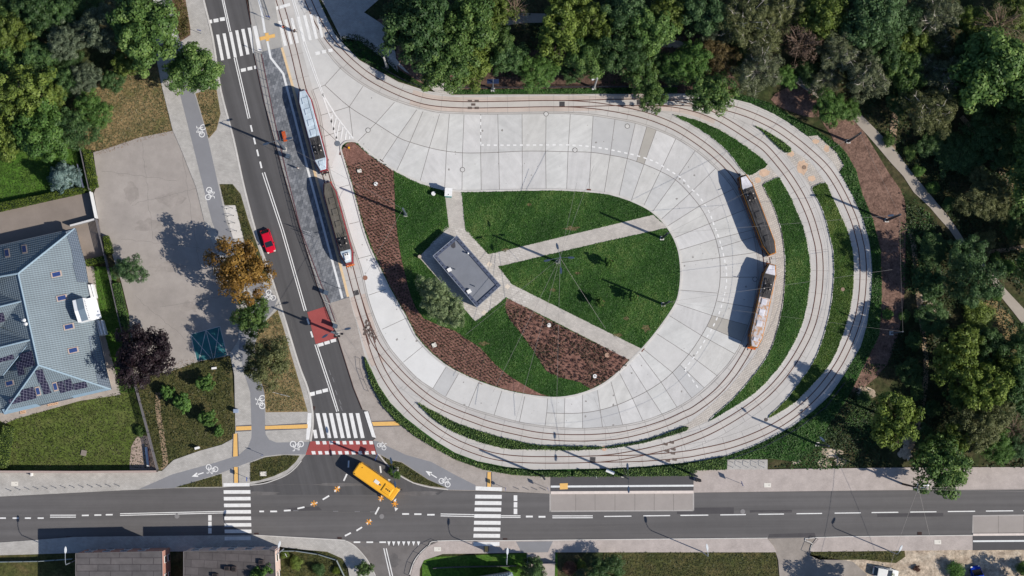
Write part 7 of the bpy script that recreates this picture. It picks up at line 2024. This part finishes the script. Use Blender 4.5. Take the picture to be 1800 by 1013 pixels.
 ('conifer', 938, 1004, 24, 'tall dark conifer beside the short paved drive', 1.6, GB), ('darkash', 1064, 1008, 36, 'dark round tree at the bottom edge right of the drive', .8, GB), ('brightmaple', 460, 1012, 22, 'bright green tree rising behind the chimneys of the flat roof', 1.9, GB), ('loosegreen', 640, 1000, 15, 'small green tree on the pavement corner of the side street', .9, GB), ('loosegreen', 1520, 1052, 40, 'tree below the bottom edge shading the yard', 1.1, GB), ('loosegreen', 1818, 1046, 36, 'tree beyond the lower right corner', 1.1, GB), ('limeshrub', 1565, 1012, 9, 'small green bush in front of the white car', 1.0, GB),
]
for t_ in TREES:
    kind, x, y, rp, lab, hf, grp = t_
    if kind == 'yellow_': kind = 'lightmaple'
    nm = {'spruce': 'spruce', 'conifer': 'conifer', 'birch': 'birch', 'olivebirch': 'birch', 'sapling': 'young_tree', 'bare': 'bare_tree', 'brown': 'withered_tree'}.get(kind, 'tree')
    if 'shrub' in kind: nm = 'shrub'
    tree(kind, x, y, rp, lab, hf, nm, 'shrub' if 'shrub' in kind else 'tree', grp)
# slim staked saplings of the central lawn
for x, y, lab in ((1069, 463, 'slim staked sapling right of the four-armed mast'), (1052, 532, 'slim staked sapling left of the lower pair on the loop lawn'), (1112, 523, 'slim staked sapling right of the lower pair on the loop lawn')):
    r = tree('sapling', x + 1, y - 1, 9, lab, 1.7, 'sapling', 'sapling', 'staked saplings of the loop lawn')
    m = MB()
    for k in range(3): m.tube((.5 * math.cos(k * 2.1), .5 * math.sin(k * 2.1), 0), (.5 * math.cos(k * 2.1), .5 * math.sin(k * 2.1), .95), .04, .04, 5)
    m.build('stake', plain('pale stake', S(190, 160, 130), .8), r)
SH = [('shrub', 1562, 246 + 0, 14, 'green bush on the left of the trodden path'), ('brightshrub', 1614, 300, 13, 'bright bush above the park path'), ('shrub', 1600, 268, 14, 'bush beside the trodden path, upper of the park path bushes'), ('brightshrub', 1640, 330, 13, 'bush in the middle of the park path verge'), ('darkshrub', 1668, 358, 14, 'dark bush where the olive trees begin'),
      ('brightshrub', 1560, 552, 12, 'bright bush on the soil strip beside the outer curve'), ('shrub', 1590, 555, 12, 'bush at the lower end of the soil strip'), ('shrub', 1545, 760, 14, 'green bush on the bank above the street'), ('darkshrub', 1520, 700, 16, 'dark bush in the shade on the bank'), ('brightshrub', 1752, 520, 12, 'bright bush beside the lower park path'), ('brightshrub', 1770, 470, 16, 'bright bush right of the blue-green tree'), ('shrub', 1750, 455, 12, 'bush at the side trail right of the blue-green tree'),
      ('darkshrub', 1606, 600, 18, 'dark bush under the lower right trees'), ('darkshrub', 1612, 690, 16, 'dark bush beside the shaded trail'), ('darkshrub', 1640, 720, 18, 'dark bush between the lone yellow tree and the group'), ('brightshrub', 690, 828, 9, 'bright bush in the planted wedge behind the bus'), ('brightshrub', 698, 836, 8, 'second bright bush in the planted wedge behind the bus'),
      ('redshrub', 1002, 1000, 14, 'purplish bush in the lower front garden'), ('yellowshrub', 1022, 993, 10, 'yellowish bush beside the purplish one'), ('silver', 1020, 1008, 9, 'small bluish bush below the yellowish one'), ('yellowshrub', 520, 990, 14, 'yellow-green bush in the weedy corner plot'), ('limeshrub', 592, 1003, 8, 'lime bush in the weedy corner plot'), ('darkshrub', 560, 1000, 13, 'dark bush in the weedy corner plot'), ('yellowshrub', 500, 975, 9, 'yellow bush against the pink wall'),
      ('shrub', 247, 758, 11, 'palm-like bush at the corner of the small patio'), ('brightshrub', 1680, 1003, 18, 'clipped bush in the sandy lot left of the blue van'), ('shrub', 1800, 1000, 16, 'bush at the lower right corner'), ('redshrub', 1612, 1000, 7, 'small bush on the sandy lot'),
      ('yellowshrub', 10, 277, 12, 'pale shrub at the left edge of the lawn')]
for kind, x, y, rp, lab in SH:
    tree(kind, x, y, rp, lab, 1.0, 'shrub', 'shrub', 'shrubs and bushes')

# ------------------------------------------------------------------ hedges: box of leaves on a dark core
def hedge(pts, h, lm, label, dens=70, leaf=.2, group=None, seed=3, smooth=0, jag=.12):
    rng = np.random.default_rng(seed)
    q = PL(catmull(pts, smooth, True) if smooth else pts)
    m = MB(); m.prism([(p.x, p.y) for p in q], -.05, h - .12)
    o = m.build('hedge', plain('hedge core', (.012, .024, .008, 1), .95), label=label, cat='hedge', group=group)
    x0, x1 = min(p.x for p in q), max(p.x for p in q); y0, y1 = min(p.y for p in q), max(p.y for p in q)
    N = int((x1 - x0) * (y1 - y0) * dens)
    px, py = rng.uniform(x0, x1, N), rng.uniform(y0, y1, N)
    ok = inside(px, py, q); px, py = px[ok], py[ok]
    pos = [np.stack((px, py, h + rng.normal(size=len(px)) * jag * .5), 1)]
    nr = [rng.normal(size=(len(px), 3)) * .5 + np.array((0, 0, 1.))]
    for a, b_ in zip(q, q[1:] + q[:1]):
        L = (b_ - a).length; n = int(L * h * dens * .6)
        if n < 1: continue
        t = rng.uniform(size=n)
        d = (b_ - a) / L; nn = np.array((d.y, -d.x, 0))
        pp = np.stack((a.x + (b_.x - a.x) * t, a.y + (b_.y - a.y) * t, rng.uniform(0, h, n)), 1) + nn * rng.normal(size=(n, 1)) * jag * .6
        pos.append(pp); nr.append(rng.normal(size=(n, 3)) * .5 + nn * (1 if sum(q[i].x * q[(i + 1) % len(q)].y - q[(i + 1) % len(q)].x * q[i].y for i in range(len(q))) > 0 else -1) + np.array((0, 0, .4)))
    pos, nr = np.concatenate(pos), np.concatenate(nr)
    tone = np.clip(.5 + .2 * np.sin(pos[:, 0] * 1.7 + pos[:, 1] * 2.3) + rng.normal(size=len(pos)) * .2, 0, 1)
    me = leaf_mesh('foliage', pos, nr, leaf * rng.uniform(.6, 1.3, len(pos)), tone, LM[lm], rng)
    f = bpy.data.objects.new('foliage', me); COL.objects.link(f); f.parent = o
    return o
HG = 'clipped garden hedges'
hedge([(-60, 378), (0, 359.5), (142, 331), (155, 334.5), (150, 339), (0, 372.5), (-60, 390)], 1.5, 'lime', 'long yellow-green clipped hedge between the lawn and the driveway', group=HG)
hedge([(148, 263), (161, 267), (174, 329), (162, 333)], 1.6, 'lime', 'clipped hedge along the top left side of the forecourt', group=HG)
hedge([(184, 417), (192, 415.5), (197, 430), (199, 446), (188, 446)], 1.4, 'lime', 'short clipped hedge by the forecourt fence below the gate', group=HG)
hedge([(152, 458), (185, 451.5), (187.5, 459.5), (155, 469)], 1.3, 'lime', 'short lime hedge across the side garden of the house', group=HG)
hedge([(200, 500), (212, 498), (224, 552), (229, 580), (219, 584), (211, 552)], 1.5, 'bright', 'green hedge along the forecourt fence above the purple tree', group=HG)
hedge([(10, 748), (26, 751), (15, 822), (-2, 824), (-3, 800)], 1.6, 'yellow', 'yellowish hedge at the left edge of the back lawn', group=HG)
HS = 'low hedges round the tram loop'
hedge([(641, 628), (646, 640), (662, 674), (684, 708), (712, 737), (740, 759), (768, 781), (764, 787), (735, 770), (700, 743), (674, 714), (654, 678), (643, 645)], .7, 'green', 'low hedge strip from the narrow tip down to the gap by the tram loop', 60, .24, HS)
hedge([(768, 782), (800, 799), (840, 814), (890, 824), (940, 829), (1002, 829), (1002, 837.5), (960, 838), (900, 834), (850, 825), (800, 807), (766, 788)], .7, 'green', 'low hedge strip between the lower curve and the cycle path', 60, .24, HS, 4)
hedge([(1008, 829), (1060, 827), (1140, 823), (1200, 817), (1272, 804), (1272, 824), (1219, 827), (1219, 836), (1060, 837.5), (1008, 837.5)], .6, 'green', 'low hedge strip behind the bus stop', 60, .24, HS, 5)
hedge(ISL['a'], .55, 'green', 'long low hedge between the two lower tracks, left of the brick cover', 60, .24, HS, 6, 2)
hedge(ISL['b'], .4, 'dark', 'thin low hedge between the two lower tracks, right of the brick cover', 70, .2, HS, 7, 2)
hedge(ISL['e'], .4, 'bright', 'narrow planted wedge between the upper right tracks', 60, .22, HS, 8, 2)

# ------------------------------------------------------------------ low planting nobody could count
grassl = leafmat('lawn tufts', (.026, .078, .012, 1), (.066, .162, .028, 1), (.155, .225, .06, 1), 0)
grassb = leafmat('brighter tufts', (.036, .080, .012, 1), (.090, .160, .026, 1), (.17, .22, .055, 1), 0)
coverl = leafmat('ground cover leaves', (.022, .060, .015, 1), (.058, .125, .030, 1), (.12, .20, .06, 1), 0)
drytuft = leafmat('dry tufts', (.062, .076, .028, 1), (.155, .152, .066, 1), (.26, .22, .125, 1), 0)
roughl = leafmat('rough grass tufts', (.030, .042, .012, 1), (.070, .078, .026, 1), (.115, .105, .05, 1), 0)
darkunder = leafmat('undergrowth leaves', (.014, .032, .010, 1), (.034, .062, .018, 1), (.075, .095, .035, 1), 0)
mulchplant = leafmat('bed plant leaves', (.012, .018, .006, 1), (.030, .034, .012, 1), (.065, .06, .024, 1), 0)
redplant = leafmat('reddish bed leaves', (.06, .030, .022, 1), (.12, .068, .055, 1), (.17, .105, .085, 1), 0)
HOLES = [PATHS[0], BED1, BED2]
rw = random.Random(4)
DRY = []
for x, y, rx, ry in ((1071, 462, 8, 7), (1055, 532, 9, 7), (1114, 523, 9, 8), (1136, 577, 9, 9), (1005, 402, 16, 5), (850, 604, 10, 4), (972, 510, 6, 4), (930, 360, 5, 3), (1100, 560, 5, 4), (1015, 480, 6, 3), (890, 440, 10, 3), (1085, 590, 10, 4)):
    DRY.append([(x + rx * math.cos(2 * PI * k / 14) * rw.uniform(.5, 1.2), y + ry * math.sin(2 * PI * k / 14) * rw.uniform(.5, 1.2)) for k in range(14)])
m = MB()
for p in DRY: m.poly(PL(p), .096)
m.build('bare_patches', patchy('dry lawn patch', [S(104, 98, 62), S(128, 116, 80)], .8, 3), kind='structure')
for i, p in enumerate(DRY): scatter('dry_tufts', p, 70, .17, .096, .12, drytuft, 'dry patches in the lawn of the loop garden', 'grass', (), 300 + i)
HOLES += DRY
GI = [(x + (898 - x) * .008, y + (500 - y) * .010) for x, y in GARDEN]
scatter('lawn_tufts', GI, 170, .19, .09, .15, grassl, 'dark green lawn of the loop garden', 'grass', HOLES, 1, 2)
for i, (nm, mm, lab) in enumerate((('c', grassl, 'dark green grass strip beside the paved strip of the trams'), ('d', grassl, 'grass wedge at the upper right bend'), ('f', grassb, 'grass strip between the two outer right tracks'))):
    scatter('grass_strip', ISL[nm], 170, .19, .09, .16, mm, lab, 'grass', (), 11 + i, 2)
scatter('ground_cover', [p for p in HEDGE_OUT if p[0] > 1215 or p[1] > 2000] , 55, .26, .05, .45, coverl, 'leafy ground cover on the bank outside the loop', 'ground cover', (), 21)
scatter('ground_cover', [(797, 158), (1190, 154), (1190, 164), (797, 166)], 60, .24, .05, .35, coverl, 'leafy ground cover strip along the upper track', 'ground cover', (), 22)
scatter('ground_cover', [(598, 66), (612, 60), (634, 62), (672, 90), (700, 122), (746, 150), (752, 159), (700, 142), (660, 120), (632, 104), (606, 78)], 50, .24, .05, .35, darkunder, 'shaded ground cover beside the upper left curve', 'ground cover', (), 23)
def bed_plants(name, pts, step, mat, label, seed, leaf=.16, k=9, wob=.12):
    rng = np.random.default_rng(seed)
    q = PL(catmull(pts, 2, True))
    x0, x1 = min(p.x for p in q), max(p.x for p in q); y0, y1 = min(p.y for p in q), max(p.y for p in q)
    xs, ys = np.meshgrid(np.arange(x0, x1, step), np.arange(y0, y1, step * .9))
    xs = xs + (np.arange(xs.shape[0]) % 2)[:, None] * step / 2
    a = .28
    cx, cy = (x0 + x1) / 2, (y0 + y1) / 2
    px = (xs - cx) * math.cos(a) - (ys - cy) * math.sin(a) + cx; py = (xs - cx) * math.sin(a) + (ys - cy) * math.cos(a) + cy
    px, py = px.ravel() + rng.normal(size=px.size) * wob, py.ravel() + rng.normal(size=px.size) * wob
    ok = inside(px, py, q); px, py = px[ok], py[ok]
    n = len(px)
    X, Y = np.repeat(px, k) + rng.normal(size=n * k) * .07 * step / .5, np.repeat(py, k) + rng.normal(size=n * k) * .07 * step / .5
    Z = .12 + rng.uniform(.05, .32, n * k)
    nr = rng.normal(size=(n * k, 3)) * .6 + np.array((0, 0, .8))
    me = leaf_mesh(name, np.stack((X, Y, Z), 1), nr, leaf * rng.uniform(.6, 1.4, n * k), np.clip(np.repeat(rng.uniform(.1, .9, n), k) * .7 + rng.uniform(0, .3, n * k), 0, 1), mat, rng)
    o = bpy.data.objects.new(name, me); COL.objects.link(o)
    tag(o, label, 'bedding plants', None, 'stuff')
bed_plants('bedding_plants', BED1, .56, mulchplant, 'rows of small plants in the long bark bed', 31, .19, 9, .04)
bed_plants('bedding_plants', BED2, .55, redplant, 'reddish small plants in the second bark bed', 32, .2, 12, .25)
scatter('bed_weeds', BED2, 26, .22, .1, .3, mulchplant, 'green plants among the reddish ones in the second bark bed', 'bedding plants', (), 33, 2, patch=.9)
scatter('dry_tufts', [(150, 150), (200, 118), (275, 104), (285, 154), (304, 230), (245, 242), (198, 258), (180, 266), (150, 262)], 30, .22, -.01, .2, drytuft, 'dry grass above the forecourt', 'grass', (), 41)
scatter('rough_tufts', [(228, 640), (300, 650), (352, 634), (402, 626), (412, 757), (410, 770), (388, 781), (350, 792), (305, 808), (288, 824), (278, 820), (240, 680)], 30, .24, -.006, .22, roughl, 'rough grass left of the lower cycle path', 'grass', (), 42)
scatter('rough_tufts', [(488, 548), (498, 578), (511, 627), (528, 685), (538, 722), (469, 723), (467, 690), (456, 652), (450, 612), (457, 580)], 30, .22, .12, .2, drytuft, 'dry grass wedge under the olive street tree', 'grass', (), 43)
for i, (pts, mm, lab, dn) in enumerate((([(440, 814), (466, 805), (500, 801), (525, 802), (518, 811), (503, 825), (481, 836), (455, 844), (440, 846)], roughl, 'rough grass wedge left of the junction', 45), ([(309, 856.5), (389, 834), (390, 855.5)], roughl, 'rough grass sliver above the street', 40), ([(670, 801), (686, 810), (706, 814), (752, 844), (782, 857), (757, 854), (727, 847), (700, 831), (681, 813)], roughl, 'planted wedge behind the bus', 50),
                                     ([(300, -20), (321, -20), (328, 10), (335, 50), (334, 61), (318, 72), (309, 40)], leafmat('autumn shrub leaves', (.06, .06, .016, 1), (.14, .125, .034, 1), (.18, .10, .06, 1), 0), 'autumn-coloured shrubs between pavement and cycle path', 120), ([(346, 166), (379, 154), (387, 200), (380, 227), (368, 242)], drytuft, 'brownish plants under the round street tree', 40), ([(387, 325), (408, 325), (422, 342), (434, 385), (450, 430), (468, 482), (476, 503), (455, 478), (430, 425), (414, 361), (395, 360)], roughl, 'rough planting beside the cycle stand pad', 40),
                                     ([(484, 966), (520, 964), (575, 972), (602, 987), (618, 1020), (488, 1020)], roughl, 'weedy corner plot', 35), ([(1062, 970), (1362, 971), (1370, 1020), (1055, 1020)], roughl, 'verge below the long bus stop', 28), ([(1428, 970), (1500, 968), (1588, 968), (1573, 988), (1520, 983), (1442, 982)], roughl, 'grass strip above the yard', 40),
                                     ([(-10, 262), (140, 264), (160, 334), (0, 358), (-10, 360)], grassb, 'left lawn with the blue spruce', 30), ([(-10, 745), (20, 737), (206, 690), (226, 664), (272, 822), (-10, 822)], roughl, 'back lawn of the house', 22), ([(162, 472), (194, 472), (224, 560), (236, 690), (207, 688), (178, 560)], grassb, 'narrow side lawn of the house', 30))):
    scatter('tufts', pts, dn, .2, .125 if i < 6 else 0.0, .22 if i != 3 else .8, mm, lab, 'grass', (), 50 + i)
WOOD = [(600, -20), (1820, -20), (1820, 340), (1680, 330), (1600, 300), (1570, 262), (1520, 205), (1440, 160), (1390, 140), (1290, 150), (1190, 152), (1000, 145), (800, 130), (690, 90), (680, 20)]
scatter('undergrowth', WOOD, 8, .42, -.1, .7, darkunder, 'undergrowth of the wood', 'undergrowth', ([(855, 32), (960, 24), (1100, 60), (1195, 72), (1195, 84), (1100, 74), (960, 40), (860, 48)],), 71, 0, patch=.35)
PARK = [(1600, 300), (1640, 345), (1690, 410), (1800, 520), (1820, 330), (1700, 240), (1585, 240)]
scatter('undergrowth', PARK, 26, .34, -.1, .7, darkunder, 'weeds right of the park path', 'undergrowth', (), 72, 0, patch=.5)
PARK2 = [(1592, 350), (1640, 385), (1690, 440), (1760, 530), (1820, 600), (1820, 822), (1350, 822), (1400, 812), (1430, 790), (1458, 745), (1490, 700), (1525, 640), (1560, 640), (1588, 540)]
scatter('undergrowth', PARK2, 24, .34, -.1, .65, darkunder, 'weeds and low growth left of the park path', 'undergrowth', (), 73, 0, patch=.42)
scatter('weeds', [(1350, 808), (1400, 800), (1430, 780), (1460, 740), (1490, 700), (1530, 720), (1540, 780), (1500, 824), (1440, 826), (1352, 824)], 40, .28, -.05, .5, coverl, 'green weeds on the bank above the right pavement', 'undergrowth', (), 74, 0, patch=.6)
scatter('weeds', [(1585, 330), (1640, 380), (1650, 440), (1620, 500), (1590, 560), (1580, 440)], 30, .3, -.05, .5, coverl, 'green weeds beside the brown soil strip', 'undergrowth', (), 75, 0, patch=.6)
scatter('weeds', [(1578, 262), (1600, 300), (1650, 350), (1690, 380), (1720, 400), (1690, 330), (1640, 300), (1600, 250)], 30, .3, -.05, .5, leafmat('yellowish weeds', (.04, .05, .014, 1), (.10, .105, .03, 1), (.17, .16, .06, 1), 0), 'yellowish weeds on the sunny side of the park path', 'undergrowth', (), 76, 0, patch=.5)

litter = leafmat('fallen leaves', (.14, .07, .03, 1), (.26, .15, .07, 1), (.36, .24, .13, 1), 0)
for i, (pts, dn, zz) in enumerate((([(160, 262), (198, 252), (245, 236), (304, 224), (308, 234), (250, 248), (200, 265), (164, 275)], 22, .04), ([(286, 640), (352, 622), (400, 612), (404, 622), (354, 640), (296, 658)], 12, .04), ([(206, 500), (222, 545), (236, 580), (232, 590), (216, 560), (200, 510)], 14, .04), ([(384, 420), (440, 415), (490, 500), (480, 540), (420, 540), (372, 500)], 5, .12))):
    scatter('leaf_litter', pts, dn, .14, zz, .03, litter, ('fallen leaves along the top edge of the forecourt', 'fallen leaves along the lower edge of the forecourt', 'fallen leaves along the forecourt hedge', 'fallen leaves round the golden-brown tree')[i], 'fallen leaves', (), 90 + i)
